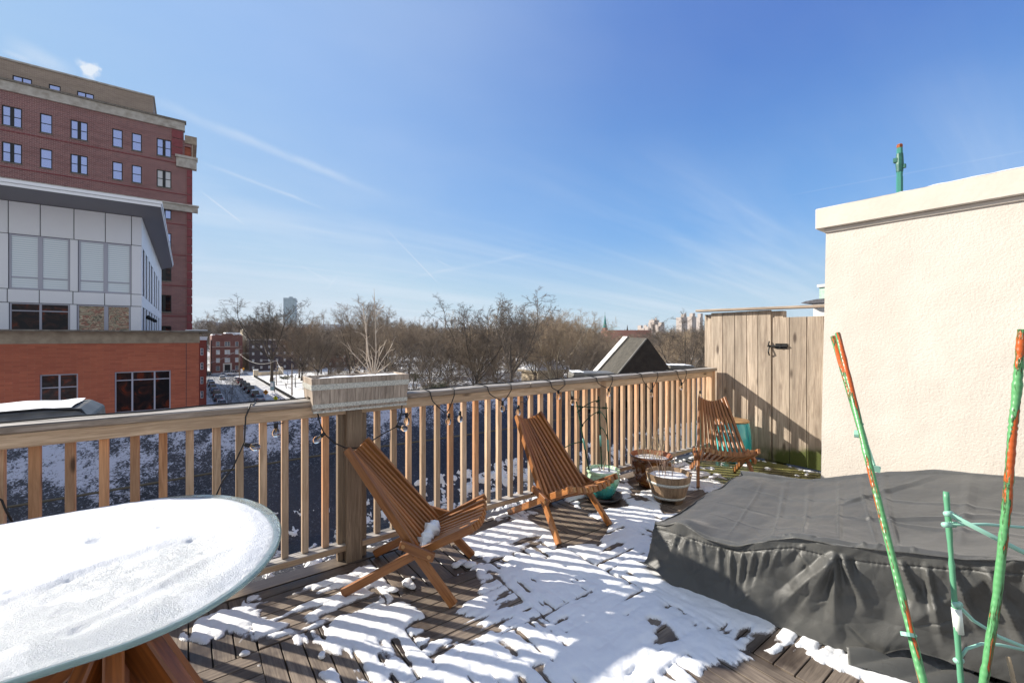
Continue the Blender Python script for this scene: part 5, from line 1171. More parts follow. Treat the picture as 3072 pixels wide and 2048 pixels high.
# z levels measured along the corner
zc_ = lambda v: xz(424, v, Y2_)[1]
zw0, zlt, zlb, zut, zub, ztop = zc_(995), zc_(919.5), zc_(992), zc_(738), zc_(883.5), zc_(652)
lx = lambda u: xz(u, 800, Y2_)[0]
U1 = (lx(26), lx(209), zub, zut); U2 = (lx(235), lx(393.5), zub, zut); D1 = (lx(28), lx(209), zw0, zlt); D2 = (lx(231.5), lx(391), zw0, zlt)
U0 = (lx(-140), lx(-20), zub, zut); D0_ = (lx(-140), lx(-20), zw0, zlt)
m = MB(); wall_y(m, -14, xc, .9, ztop, Y2_ + .02, [U1, U2, D1, D2, U0, D0_], .1, 0); m.build('backing_wall', JOINT, wh)
m = MB(); g_ = .016
def pan(a, b_, c_, d_): m.box((a + g_, Y2_ - .02, c_ + g_), (b_ - g_, Y2_ + .02 - .002, d_ - g_))
cols = [-14, lx(-140), lx(-20), lx(25), lx(121), lx(222), lx(316), lx(394.5), xc]
for a, b_ in zip(cols[:-1], cols[1:]): pan(a, b_, zut, ztop)
cols2 = [-14, lx(-140), lx(-20), lx(22), lx(118), lx(219), lx(314), lx(393), xc]
for a, b_ in zip(cols2[:-1], cols2[1:]): pan(a, b_, zlt, zub)
for a, b_ in ((lx(-20), U1[0]), (U1[1], U2[0]), (U2[1], xc)): pan(a, b_, zub, zut)
for a, b_ in ((lx(-20), D1[0]), (D1[1], D2[0]), (D2[1], xc)): pan(a, b_, zw0 - .3, zlt)
m.build('front_cladding', PANEL, wh)
# right face with tall strip windows
m = MB(); ysd = [Y2_, 31.0, 32.3, 33.4, 34.6, 35.8, 37.4, 38.8, 40.2, 42, 43.5, 45.2, 46.8, 48.6, 50.2, 52]
wins_s = [(30.6, 31.9), (32.7, 34.0), (35.2, 36.5), (37.4, 38.9), (40.6, 42.0), (43.2, 44.6), (46.5, 48.0)]
def pans(y0_, y1_, c_, d_): m.box((xc - .02 + .0, y0_ + .012, c_ + .012), (xc + .02, y1_ - .012, d_ - .012))
yy_ = Y2_
while yy_ < 52: pans(yy_, yy_ + 1.3, zut, ztop); pans(yy_, yy_ + 1.3, zlt, zub); yy_ += 1.3
prev = Y2_
for a, b_ in wins_s + [(52, 52)]:
    pans(prev, a, zub, zut); pans(prev, a, zw0 - .3, zlt); prev = b_
m.build('side_cladding', PANEL, wh)
m = MB(); m.box((xc - .3, Y2_ + .1, .9), (xc - .14, 52, ztop)); m.box((-14, 51.8, .9), (xc - .02, 52, ztop)); m.build('side_backing', JOINT, wh)
for a, b_ in wins_s:
    for (c_, d_) in ((zub, zut), (zw0, zlt)):
        f_ = MB(); f_.box((xc - .10, a, c_), (xc - .05, a + .06, d_)); f_.box((xc - .10, b_ - .06, c_), (xc - .05, b_, d_)); f_.box((xc - .10, (a + b_) / 2 - .03, c_), (xc - .05, (a + b_) / 2 + .03, d_)); w_ = f_.build('side_window', ALU, wh)
        f_ = MB(); f_.quad((xc - .08, a, c_), (xc - .08, b_, c_), (xc - .08, b_, d_), (xc - .08, a, d_)); f_.build('pane', GL_DARK, w_)
def bigwin(o, gm, split, nm, lab):
    x0, x1, z0, z1 = o; w_ = win_y(wh, x0, x1, z0, z1, Y2_, .07, (.5,), (split,), ALU, gm, .1, mid=.16, label=lab); return w_
bigwin(U1, BLIND, .22, 'a', 'wide window with white blinds lowered'); bigwin(U2, BLIND, .22, 'b', None); bigwin(U0, BLIND, .22, 'c', None)
win_y(wh, *D1, Y2_, .06, (.5,), (.72,), ALU, GL_DARK, .1, mid=.08); win_y(wh, *D2, Y2_, .06, (.53,), (), ALU, GL_REFLPAINT, .1, mid=.16, label='window with wavy reflections'); win_y(wh, *D0_, Y2_, .06, (.5,), (.72,), ALU, GL_DARK, .1)
# roof slab: soffit rises slightly to the outer edge
ox, oy = -1.03, 27.2; zo = ztop + .02; zo2 = ztop + .30
m = MB(); m.add([(-14, oy, zo), (ox, oy, zo), (ox, 49.6, zo), (xc, 52, zo - .0), (xc, Y2_, zo - .01), (-14, Y2_, zo - .01)], [(0, 5, 4, 1), (1, 4, 3, 2)]); m.build('soffit', SOFFIT, wh)
m = MB(); m.box((-14, oy - .02, zo + .002), (ox + .02, oy + .12, zo + .13)); m.box((-14, oy - .06, zo + .145), (ox + .06, oy + .1, zo2)); m.box((ox - .1, oy + .125, zo + .002), (ox + .02, 49.6, zo + .13)); m.box((ox - .1, oy + .105, zo + .145), (ox + .06, 49.6, zo2)); m.build('fascia', FASCIA, wh)
m = MB(); m.box((-14, oy + .13, zo + .15), (ox - .12, 52, zo2 - .01)); m.build('roof_slab', STONED, wh)
for yv in (33.0, 34.4, 37.0, 39.5):
    m = MB(); m.lathe([(.0, -.12), (.12, -.1), (.13, 0), (.06, .1), (0, .12)], 10, (xc + .12, yv, zc_(945))); m.build('wall_lamp', BLACKMETAL, wh, smooth=True)
# --- tall brick building
Y3_ = 65.0
tall = thing('brick_tower', 'tall dark-red brick building with tan top storey and black window frames, behind the white penthouse', 'building', (-15, Y3_, -13.54))
X3 = lambda u: xz(u, 600, Y3_)[0]
def Z3(u, v): return xz(u, v, Y3_)[1]
xr_ = X3(590); xm = X3(551); ztopm = Z3(551, 370); 
colsw = [(5, 66, 2), (119.5, 157, 1), (211, 263.5, 2), (336.5, 368, 1), (395, 425.5, 1), (470, 514, 2)]
zA1, zA0 = Z3(237, 363.6), Z3(237, 419); stp = Z3(237, 363.6) - Z3(237, 465.4)
extra_cols = [(-95, -45, 2), (-190, -140, 2)]
ops = []; wl = []
for r_ in range(0, 9):
    for (a, b_, k_) in colsw + extra_cols:
        o = (X3(a), X3(b_), zA0 - stp * r_, zA1 - stp * r_)
        if o[2] < -12: continue
        ops.append(o); wl.append((o, k_, r_))
zcor1, zcor0 = Z3(590, 624), Z3(590, 641)
m = MB(); wall_y(m, -60, xm, -13.5, ztopm, Y3_, ops, .15); zB = Z3(590, 414)
wall_y(m, xm, xr_ - .5, -13.5, zB - .6, Y3_ + .01, [(X3(549) + .15, X3(573), Z3(560, 474), Z3(560, 440))], .3)
m.quad((xr_ - .5, Y3_ + .01, -13.5), (xr_ - .5, 100, -13.5), (xr_ - .5, 100, zB - .6), (xr_ - .5, Y3_ + .01, zB - .6)); m.quad((xm, Y3_, zB - .6), (xm, 100, zB - .6), (xm, 100, ztopm), (xm, Y3_, ztopm)); m.build('brick_wall', BR_TALL, tall)
m = MB(); m.box((-60, Y3_ + .5, -13.5), (xm - .3, 100, ztopm - .5)); m.box((xm - .3, Y3_ + .6, -13.5), (xr_ - .8, 100, zB - .8)); m.build('core', JOINT, tall)
for (o, k_, r_) in wl:
    special = (k_ == 2 and r_ == 1 and abs(o[0] - X3(470)) < .1)
    low_ = r_ >= 4
    win_y(tall, *o, Y3_, .09, (.5,) if k_ == 2 else (), (.5,), BLK, CURT if special else (GL_DARK if low_ else GL_SKY), .12, mid=.28, label='window with white curtains' if special else None)
m = MB(); q = (X3(549) + .15, X3(573), Z3(560, 474), Z3(560, 440)); m.quad((q[0], Y3_ + .25, q[2]), (q[1], Y3_ + .25, q[2]), (q[1], Y3_ + .25, q[3]), (q[0], Y3_ + .25, q[3])); m.build('recess_panel', BR_RED, tall)
# sills
m = MB()
for (o, k_, r_) in wl: m.box((o[0] - .05, Y3_ - .06, o[2] - .10), (o[1] + .05, Y3_ - .003, o[2] - .003))
m.build('sills', STONED, tall)
# string courses
m = MB()
for r_ in range(0, 9):
    z_ = zA0 - stp * r_ - .55; m.box((-60, Y3_ - .05, z_), (xr_ - .52, Y3_ - .004, z_ + .1)) if z_ < Z3(590, 500) else m.box((-60, Y3_ - .05, z_), (xm - .6, Y3_ - .004, z_ + .1))
m.build('string_courses', QUOIN, tall)
def quoins(x0, x1, z0, z1, yq):
    m = MB(); z_ = z0
    while z_ < z1: m.box((x0, yq - .09, z_ + .05), (x1, yq + .4, min(z_ + .95, z1))); z_ += 1.02
    return m
quoins(xr_ - .95, xr_ - .42, -12, Z3(590, 515), Y3_).build('quoin_pier', QUOIN, tall)
quoins(xm - 1.1, xm - .1, Z3(540, 470), ztopm - .9, Y3_).build('quoin_pier', QUOIN, tall)
m = MB(); m.box((-60, Y3_ - .18, ztopm - .95), (xm + .12, Y3_ + .5, ztopm)); m.build('parapet_band', STONE, tall)
m = MB(); m.box((-60, Y3_ - .3, ztopm + .003), (xm + .25, Y3_ + .55, ztopm + .2)); m.build('parapet_cap', STONED, tall)
m = MB(); m.box((X3(529), Y3_ - .3, Z3(590, 511)), (xr_ + .0, Y3_ + .5, Z3(590, 484))); m.box((X3(529) - .1, Y3_ - .42, Z3(590, 484) + .003), (xr_ + .1, Y3_ + .6, Z3(590, 477))); m.build('stone_balcony_band', STONE, tall)
m = MB(); m.box((xm + .15, Y3_ - .1, zB - .62), (xr_ - .1, Y3_ + .5, zB - 1.9 + 1.5)); m.box((xm + .1, Y3_ - .12, zB - .95), (xr_ + .02, 72, zB)); m.box((X3(575), Y3_ - .05, Z3(590, 477) + .01), (xr_ - .35, Y3_ + .3, zB - .96)); m.build('corner_parapet', STONE2, tall)
m = MB(); m.box((-60, Y3_ - .35, zcor0), (xr_ + .12, Y3_ + .003, zcor1)); m.box((-60, Y3_ - .5, zcor1 + .003), (xr_ + .22, Y3_ + .003, zcor1 + .16)); m.build('setback_cornice', STONE, tall)
# tan penthouse storey
Y4_ = 69.0; xp = xz(460, 300, Y4_)[0]; zp = xz(460, 293, Y4_)[1]
ops = []
for (a, b_, v0, v1) in ((37, 96, 232, 252), (146, 182, 255, 273), (231, 282, 278, 299)):
    z1_ = xz((a + b_) / 2, v0, Y4_)[1]; z0_ = xz((a + b_) / 2, v1, Y4_)[1]; ops.append((xz(a, 250, Y4_)[0], xz(b_, 250, Y4_)[0], z0_ - .2, z1_))
z1_ = ops[0][3]; ops = [(o[0], o[1], z1_ - 1.7, z1_) for o in ops]
m = MB(); wall_y(m, -60, xp, ztopm - .5, zp, Y4_, ops, .12); m.quad((xp, Y4_, ztopm - .5), (xp, 90, ztopm - .5), (xp, 90, zp), (xp, Y4_, zp)); m.build('tan_storey', BR_TAN, tall)
for k_, o in enumerate(ops): win_y(tall, *o, Y4_, .09, (.5,) if k_ != 1 else (), (), BLK, GL_SKY, .1, mid=.1)
m = MB(); m.box((-60, Y4_ - .1, zp), (xp + .12, 90, zp + .18)); m.build('roof_edge', STONE, tall)
m = MB(); q = xz(305, 300, Y4_ - 2); m.tube([(q[0], Y4_ - 2, ztopm - .2), (q[0], Y4_ - 2, ztopm + 1.0)], .17, 8); m.build('vent_pipe', BLK, tall)
# ------------------------------------------------------------------ city ground
np.random.seed(17); random.seed(17)
G = EYE - 15.0
def gnd(u, v): return on_z(u, v, G)
GROUND, b = newmat('city_ground'); co = worldpos()
L(ramp(noise(co, .03, 6, .65), [(.38, (.13, .11, .09)), (.5, (.30, .28, .26)), (.6, (.75, .76, .78))]), b.inputs['Base Color']); b.inputs['Roughness'].default_value = .9
PARK, b = newmat('park_snow'); L(ramp(noise(worldpos(), .12, 6, .7), [(.33, (.42, .38, .30)), (.42, (.78, .78, .78)), (.7, (.86, .87, .88))]), b.inputs['Base Color']); b.inputs['Roughness'].default_value = .8; bump(b, noise(worldpos(), 1.2, 4), .4, .1)
ROAD, b = newmat('snowy_asphalt'); co = worldpos(); tr_ = noise(mapping(co, (1.6, .03, 1)), 1, 4, .6); nn_ = noise(co, .8, 5, .7)
L(ramp(M('ADD', M('MULTIPLY', tr_, .6), M('MULTIPLY', nn_, .4)), [(.40, (.12, .12, .13)), (.52, (.26, .26, .27)), (.66, (.58, .58, .60))]), b.inputs['Base Color']); b.inputs['Roughness'].default_value = .7
WALK, b = newmat('snowy_pavement'); L(ramp(noise(worldpos(), .6, 5, .7), [(.4, (.32, .31, .30)), (.6, (.66, .66, .67))]), b.inputs['Base Color']); b.inputs['Roughness'].default_value = .85
def flat(name, x0, x1, y0, y1, z, mt, nx=2, ny=2, kind='structure'):
    X, Y = np.meshgrid(np.linspace(x0, x1, nx), np.linspace(y0, y1, ny), indexing='ij'); m = MB(); m.grid(X, Y, 0 * X + z); return m.build(name, mt, kind=kind)
flat('ground', -4000, 7000, -500, 7000, G - .03, GROUND, 12, 12)
flat('park_ground', 20, 330, 60, 330, G + .09, PARK, 4, 4)
flat('road', 4.8, 15, 20, 202, G + .0, ROAD); flat('cross_street', -80, 330, 202, 214, G + .004, ROAD)
for nm, a in (('pavement', (1.4, 4.8, 60, 201.9)), ('pavement', (15.0, 20.0, 60, 201.9)), ('pavement', (-80, 330, 214.1, 219))):
    m = MB(); m.box((a[0], a[2], G - .02), (a[1], a[3], G + .12)); m.build(nm, WALK, kind='structure')
PATH = mat('park_path', (.36, .36, .37), .8, 0, (.6, .6, .62), .5)
m = MB(); 
for (a, b_, w_) in (((20, 150), (120, 210), 3), ((40, 110), (160, 150), 3), ((60, 100), (70, 260), 3)):
    a = Vector((*a, G + .10)); b_ = Vector((*b_, G + .10)); e = (b_ - a).normalized(); n_ = Vector((-e.y, e.x, 0)) * w_ / 2; m.quad((a - n_)[:], (b_ - n_)[:], (b_ + n_)[:], (a + n_)[:])
m.build('park_path', PATH, kind='structure')
# ------------------------------------------------------------------ trees
BARK = mat('dark_bark', (.060, .048, .038), .9, 0, (.11, .088, .07), 1.5)
BARKP = mat('pale_bark', (.34, .28, .20), .85, 0, (.50, .43, .32), 1.2)
TW_B = mat('brown_twigs', (.17, .13, .095), .85, 0, (.30, .235, .17), .5)
TW_D = mat('dark_twigs', (.075, .058, .045), .85, 0, (.14, .11, .085), .5)
TW_P = mat('pale_twigs', (.27, .20, .13), .85, 0, (.40, .31, .21), .5)
TW_R = mat('reddish_twigs', (.19, .125, .08), .85, 0, (.29, .20, .13), .5)
def seg_mesh(name, segs, matl, ns=3):
    S = np.array(segs); p0, p1, r0, r1 = S[:, 0:3], S[:, 3:6], S[:, 6], S[:, 7]
    d = p1 - p0; d /= np.linalg.norm(d, axis=1, keepdims=True) + 1e-9
    ref = np.where(np.abs(d[:, 2:3]) > .9, np.array([[1., 0, 0]]), np.array([[0, 0, 1.]])); a = np.cross(d, ref); a /= np.linalg.norm(a, axis=1, keepdims=True) + 1e-9; b_ = np.cross(d, a)
    V = []
    for (p, r_) in ((p0, r0), (p1, r1)):
        for j in range(ns):
            t = 2 * math.pi * j / ns; V.append(p + a * (math.cos(t) * r_)[:, None] + b_ * (math.sin(t) * r_)[:, None])
    V = np.stack(V, 1); n = len(S); base = np.arange(n)[:, None] * (2 * ns)
    F = np.concatenate([base + np.array([[j, (j + 1) % ns, ns + (j + 1) % ns, ns + j]]) for j in range(ns)], 0)
    me = bpy.data.meshes.new(name); me.vertices.add(n * 2 * ns); me.vertices.foreach_set('co', V.reshape(-1)); nf = len(F)
    me.loops.add(nf * 4); me.loops.foreach_set('vertex_index', F.reshape(-1).astype(np.int32)); me.polygons.add(nf); me.polygons.foreach_set('loop_start', np.arange(nf, dtype=np.int32) * 4)
    me.materials.append(matl); me.update(calc_edges=True); me.validate(); return me
def gen_tree(seed, H, trunk=.22, nl=5, ang=42, up=.35, sp=1.0, tw=.022, droop=0., lv=4, r_t=None, kids=(7, 6, 6, 4), lean=(0, 0), dens=1.0):
    rs = random.Random(seed); T = []; C = []
    r0 = r_t or H * .017
    def rnd(): return Vector((rs.gauss(0, 1), rs.gauss(0, 1), rs.gauss(0, 1)))
    def grow(p, d, l, r, lev, out):
        ns_ = {0: 7, 1: 6, 2: 4, 3: 3}.get(lev, 2); q = p.copy(); dd = d.copy(); rr = r; pts = [(q.copy(), dd.copy(), rr)]
        for i in range(ns_):
            wig = (.10, .15, .20, .24, .25)[min(lev, 4)]
            dd = (dd + rnd() * wig + Vector((0, 0, up * (.22 if lev < 3 else .12) - droop * (lev >= 2) * .5))).normalized()
            q2 = q + dd * (l / ns_); r2 = max(tw * .5, rr * (1 - .62 / ns_)) if lev < 4 else tw * .45
            out.append((*q, *q2, rr, r2)); q = q2; rr = r2; pts.append((q.copy(), dd.copy(), rr))
        if lev >= lv: return
        nk = kids[min(lev, 3)]
        for i in range(nk):
            f = .22 + .78 * (i + rs.random()) / nk; ix = min(int(f * ns_), ns_ - 1); pp, pd, pr = pts[ix]; pp = pp.lerp(pts[ix + 1][0], f * ns_ - ix)
            side = rnd(); side = (side - pd * side.dot(pd)).normalized(); a = R(rs.uniform(28, 60))
            nd = (pd * math.cos(a) + side * math.sin(a)).normalized()
            grow(pp, nd, l * rs.uniform(.42, .68) * (1 - .35 * f), max(tw, pr * .58), lev + 1, C)
        grow(q, dd, l * .45, rr, lev + 1, C) if lev < lv - 1 else None
    th = H * trunk; p = Vector((0, 0, -.1)); d = Vector((lean[0], lean[1], 1)).normalized(); q = p; rr = r0
    for i in range(4):
        d = (d + rnd() * .05).normalized(); q2 = q + d * (th / 4); r2 = rr * .93; T.append((*q, *q2, rr * (1.35 if i == 0 else 1), r2)); q = q2; rr = r2
    for i in range(nl):
        az = 2 * math.pi * (i + rs.uniform(-.3, .3)) / nl; a = R(rs.uniform(.55, 1.1) * ang) if i else R(8)
        nd = Vector((math.cos(az) * math.sin(a) * sp, math.sin(az) * math.sin(a) * sp, math.cos(a))).normalized()
        Ll = (H - th) * rs.uniform(.62, .85)
        limb = []; grow(q + Vector((0, 0, -rs.random() * th * .25)), nd, Ll, rr * rs.uniform(.5, .72), 0, limb); T.extend(limb)
    zt_ = float(np.percentile([s_[5] for s_ in T + C], 97)); k = H / zt_
    def zc2(z): return z if z < H * .93 else H * .93 + (z - H * .93) * .6
    sc_ = lambda S: [tuple((zc2(x * k) if i in (2, 5) else x * k) if i < 6 else x for i, x in enumerate(s_)) for s_ in S]
    return sc_(T), sc_(C)
VAR = {}
def var(key, bark, twig, **kw):
    T, C_ = gen_tree(**kw); VAR[key] = (seg_mesh('trunk', T, bark, 6), seg_mesh('crown', C_, twig, 3), kw['H'])
var('elm', BARK, TW_D, seed=1, H=22, trunk=.30, nl=5, ang=48, tw=.026)
var('elm2', BARK, TW_B, seed=2, H=22, trunk=.22, nl=6, ang=46, tw=.024)
var('oak', BARK, TW_B, seed=3, H=20, trunk=.18, nl=6, ang=55, tw=.024, up=.25)
var('oak2', BARK, TW_D, seed=4, H=20, trunk=.2, nl=6, ang=50, tw=.024)
var('plane', BARKP, TW_P, seed=5, H=22, trunk=.2, nl=5, ang=45, tw=.025)
var('plane2', BARKP, TW_P, seed=6, H=22, trunk=.25, nl=6, ang=50, tw=.025, up=.28)
var('willow', BARK, TW_R, seed=7, H=20, trunk=.25, nl=6, ang=45, tw=.022, droop=.9, up=.4)
var('spread', BARK, TW_D, seed=8, H=13, trunk=.12, nl=6, ang=68, tw=.016, up=.25, r_t=.24, kids=(6, 5, 5, 3))
var('small', BARK, TW_D, seed=9, H=9, trunk=.2, nl=5, ang=45, tw=.011, up=.3, r_t=.10, kids=(5, 4, 4, 2))
var('red', BARK, TW_R, seed=10, H=18, trunk=.2, nl=6, ang=45, tw=.024)
tcount = 0
def tree(key, x, y, H, rz, label, group=None, name='bare_tree', sxy=1.0, z=None):
    tm, cm, H0 = VAR[key]; r_ = thing(name, label, 'tree', (x, y, G + .05 if z is None else z), rz, group); k = H / H0; r_.scale = (k * sxy, k * sxy, k)
    for nm, me in (('trunk', tm), ('crown', cm)): o = bpy.data.objects.new(nm, me); COL.objects.link(o); o.parent = r_
    return r_
def tree_uv(key, u, s, vtop, rz, label, group=None, **kw):
    p = P(u, 1012, s); H = 15 + (1012 - vtop) / FPX * s; return tree(key, p.x, p.y, H, rz, label, group, **kw)
tree_uv('elm', 815, 146, 905, .4, 'tall dark elm with thick straight trunk on the park edge, beside the utility pole', sxy=1.15)
tree_uv('elm2', 905, 150, 945, 1.0, 'brown fine-twigged tree with drooping branches just right of the tall elm')
tree_uv('elm2', 1075, 120, 905, 2.2, 'large bare tree rising behind the planter box on the railing')
tree_uv('oak', 1160, 135, 925, 3.0, 'wide bare tree behind the right end of the planter box')
tree_uv('spread', 1243, 84, 1038, .9, 'low wide-forking dark tree close behind the rail, right of the planter box')
tree_uv('elm', 1535, 98, 898, 2.6, 'tall dark tree with leaning forked trunk, highest in the middle of the park')
tree_uv('oak2', 1430, 110, 915, .3, 'dark bare tree left of the tallest park tree')
tree_uv('plane', 1650, 112, 935, 1.9, 'pale-barked plane tree with glowing limbs between the tallest tree and the church spire')
tree_uv('plane2', 1735, 120, 938, 4.0, 'second pale plane tree, left of the roof wedge')
tree_uv('plane', 1440, 135, 940, 5.1, 'pale plane tree partly hidden behind the dark park trees')
tree_uv('oak2', 2062, 100, 962, 1.2, 'round bushy bare tree just left of the board fence')
tree_uv('small', 690, 74, 1118, .5, 'small twiggy street tree in the shade above the parked cars')
tree_uv('small', 616, 112, 1078, 2.5, 'dark street tree against the red row house', sxy=.6)
rs = random.Random(31); keys = ['elm2', 'oak', 'oak2', 'red', 'plane', 'elm2', 'oak', 'plane2', 'oak2', 'elm']
cnt = 0
labels = {'plane': 'bare pale-barked tree', 'elm2': 'bare brown tree in the dense thicket of the park', 'oak': 'bare brown tree in the dense thicket of the park', 'oak2': 'bare dark tree in the dense thicket of the park', 'elm': 'bare dark tree in the dense thicket of the park', 'red': 'bare reddish-twigged tree in the dense thicket of the park', 'willow': 'bare reddish-twigged tree in the dense thicket of the park', 'plane2': 'bare pale-barked tree in the dense thicket of the park'}
for row, (s0, s1, n_, v0, v1) in enumerate([(100, 132, 17, 965, 1005), (132, 165, 24, 955, 985), (165, 215, 28, 950, 978), (215, 290, 32, 955, 978), (290, 380, 30, 960, 980)]):
    for i in range(n_):
        u = 880 + (2130 - 880) * (i + rs.uniform(.1, .9)) / n_; s = rs.uniform(s0, s1); p = P(u, 1012, s)
        if (row == 0 and u < 1290) or p.x < 23: continue
        k = rs.choice(keys); env = 12 * math.sin(u / 70.) + 8 + (30 if u > 1770 else 0) + (14 if 1200 < u < 1400 else 0)
        zone = ['behind the planter box', 'just right of the planter box', 'left of the middle park trees', 'around the pale plane trees', 'behind the roof wedge', 'between the roof wedge and the fence'][sum(u > q for q in (1180, 1370, 1560, 1760, 1940))]
        kd = {'elm2': 'brown', 'oak': 'spreading', 'oak2': 'dark', 'elm': 'tall dark', 'red': 'reddish-twigged', 'willow': 'drooping', 'plane2': 'pale-barked', 'plane': 'tall pale-barked'}[k]
        tree_uv(k, u, s, rs.uniform(v0, v1) + env, rs.uniform(0, 6.28), '%s tree, %s, %s' % (kd, ['nearest row', 'second row', 'middle row', 'fourth row', 'farthest row'][row], zone), 'bare trees massed in the park'); cnt += 1
for i_, (u, s, v) in enumerate(sorted(((640, 262, 955), (672, 268, 948), (705, 275, 962), (735, 262, 958), (765, 250, 950), (795, 240, 965), (850, 230, 958), (600, 280, 965), (690, 300, 958), (870, 250, 962), (770, 300, 955), (745, 236, 985), (820, 236, 985)))):
    tree_uv(rs.choice(['elm2', 'oak', 'oak2', 'red']), u, s, v, rs.uniform(0, 6), 'bare tree behind the apartment houses, %s from the left' % ['first', 'second', 'third', 'fourth', 'fifth', 'sixth', 'seventh', 'eighth', 'ninth', 'tenth', 'eleventh', 'twelfth', 'thirteenth'][i_], 'bare trees behind the apartment houses')
# far wood: a belt of bare trees nobody could count
segs = []
T, C_ = gen_tree(seed=50, H=20, trunk=.15, nl=5, ang=50, tw=.09, lv=3, kids=(6, 5, 4, 3)); basis = np.array(T + C_)
for i in range(300):
    s = 380 + 650 * rs.random() ** .8; u = rs.uniform(560, 2500); p = P(u, 1012, s); k = (15 + (1012 - rs.uniform(972, 994)) / FPX * s * .6) / 20; a = rs.uniform(0, 6.28); B_ = basis.copy()
    ca, sa = math.cos(a), math.sin(a)
    for o in (0, 3):
        x_ = B_[:, o] * ca - B_[:, o + 1] * sa; y_ = B_[:, o] * sa + B_[:, o + 1] * ca; B_[:, o] = x_ * k + p.x; B_[:, o + 1] = y_ * k + p.y; B_[:, o + 2] = B_[:, o + 2] * k + G
    segs.append(B_[::2] if s > 600 else B_)
me = seg_mesh('far_wood', np.concatenate(segs), TW_B, 3); o = bpy.data.objects.new('far_wood', me); COL.objects.link(o); _prop(o, 'far belt of bare brown trees reaching to the skyline', 'wood', None, 'stuff')
# evergreen shrubs
LEAF = mat('evergreen_leaf', (.035, .05, .02), .5, 0, (.10, .12, .045), .8)
def shrub(u, v, s, w_, h_, label, n=2600, seed=1, wide=1.4):
    p = P(u, 1012, s); r_ = np.random.RandomState(seed); cl = r_.randn(26, 3) * np.array([w_ * .3, w_ * .22 * wide, h_ * .2]) + np.array([0, 0, h_ * .5])
    c = cl[r_.randint(0, 26, n)] + r_.randn(n, 3) * h_ * .11; c[:, 2] = np.clip(c[:, 2], .1, None); c = c + np.array([p.x, p.y, G])
    a = r_.randn(n, 3) * .11; b_ = r_.randn(n, 3) * .11; m = MB(); V = np.stack([c - a, c - b_, c + a, c + b_], 1).reshape(-1, 3); m.add(V, (np.arange(n)[:, None] * 4 + np.arange(4)).tolist())
    return m.build('evergreen_shrub', LEAF, label=label, cat='shrub')
shrub(1320, 1150, 88, 6.5, 5.0, 'broad green evergreen shrub showing above the rail', 5200, 1); shrub(1362, 1120, 96, 3, 3.8, 'smaller yellow-green shrub right of the broad evergreen', 1400, 2); shrub(1245, 1105, 150, 4, 3, 'green shrub on the park lawn behind the low forked tree', 1200, 3)
shrub(858, 1138, 155, 3, 1.5, 'low clipped shrub on the park snow near the fence', 500, 4)
# ------------------------------------------------------------------ background buildings
np.random.seed(19); random.seed(19)
BR_APT = brick('apartment_brick', (.20, .065, .05), (.14, .045, .04), (.20, .12, .10), bw=.6, bh_=.2, ms=.02)
BR_ROW = brick('row_brick', (.36, .07, .045), (.28, .05, .04), (.3, .12, .09), bw=.6, bh_=.2, ms=.02)
BR_DARK = brick('dark_brick', (.09, .065, .07), (.06, .045, .05), (.12, .09, .09), bw=.6, bh_=.2, ms=.02)
CREAM = mat('cream_wall', (.66, .55, .40), .85); TRIM = mat('pale_trim', (.55, .50, .45), .8); DARKG = mat('dark_glass', (.05, .06, .08), .1, 0, (.18, .22, .28), .5)
PALEG = mat('pale_curtain_glass', (.42, .45, .5), .2, 0, (.75, .76, .78), .8)
ya = 220.0
def px_(u): return on_y(u, 1060, ya).x
def pzz(v, u=680): return on_y(u, v, ya).z
def cropu(x): return 560 + x / 4.9
def cropv(y): return 930 + y / 4.9
apt = thing('apartment_house', 'four-storey dark red brick apartment house with snowy parapet and stone door frame, closing the street', 'building', (px_(680), ya, G))
xa0, xa1 = px_(cropu(370)), px_(cropu(822)); za1 = pzz(cropv(372)); rows = [(462, 530), (582, 652), (700, 770), (818, 885)]; cols_ = [(430, 490), (557, 640), (712, 765)]
ops = []; 
for ri, (a, b_) in enumerate(rows):
    for ci, (c_, d_) in enumerate(cols_):
        if ri == 3 and ci == 1: continue
        ops.append((px_(cropu(c_)), px_(cropu(d_)), pzz(cropv(b_)), pzz(cropv(a)), ri, ci))
dr_ = (px_(cropu(558)), px_(cropu(640)), G + .1, pzz(cropv(800)))
m = MB(); wall_y(m, xa0, xa1, G, za1, ya, [o[:4] for o in ops] + [dr_], .25); m.quad((xa0, ya, G), (xa0, ya, za1), (xa0, 240, za1), (xa0, 240, G)); m.quad((xa1, ya, G), (xa1, 240, G), (xa1, 240, za1), (xa1, ya, za1))
m.build('brick_wall', BR_APT, apt)
for o in ops:
    lit = o[4] == 3 and o[5] == 2
    w_ = win_y(apt, *o[:4], ya, .14, (.5,) if o[5] == 1 else (), (.5,), TRIM, PALEG if o[4] in (1, 2) else DARKG, .2)
m = MB(); m.box((dr_[0] - .6, ya - .2, G), (dr_[0], ya + .1, dr_[3] + .6)); m.box((dr_[1], ya - .2, G), (dr_[1] + .6, ya + .1, dr_[3] + .6)); m.box((dr_[0], ya - .2, dr_[3]), (dr_[1], ya + .1, dr_[3] + .6)); m.build('stone_portal', TRIM, apt)
m = MB(); m.quad((dr_[0], ya + .22, dr_[2]), (dr_[1], ya + .22, dr_[2]), (dr_[1], ya + .22, dr_[3]), (dr_[0], ya + .22, dr_[3])); m.build('door', BLK, apt)
m = MB(); zz1 = pzz(cropv(535)); m.box((xa0, ya - .12, zz1 - .15), (xa1, ya - .003, zz1)); m.build('string_course', TRIM, apt)
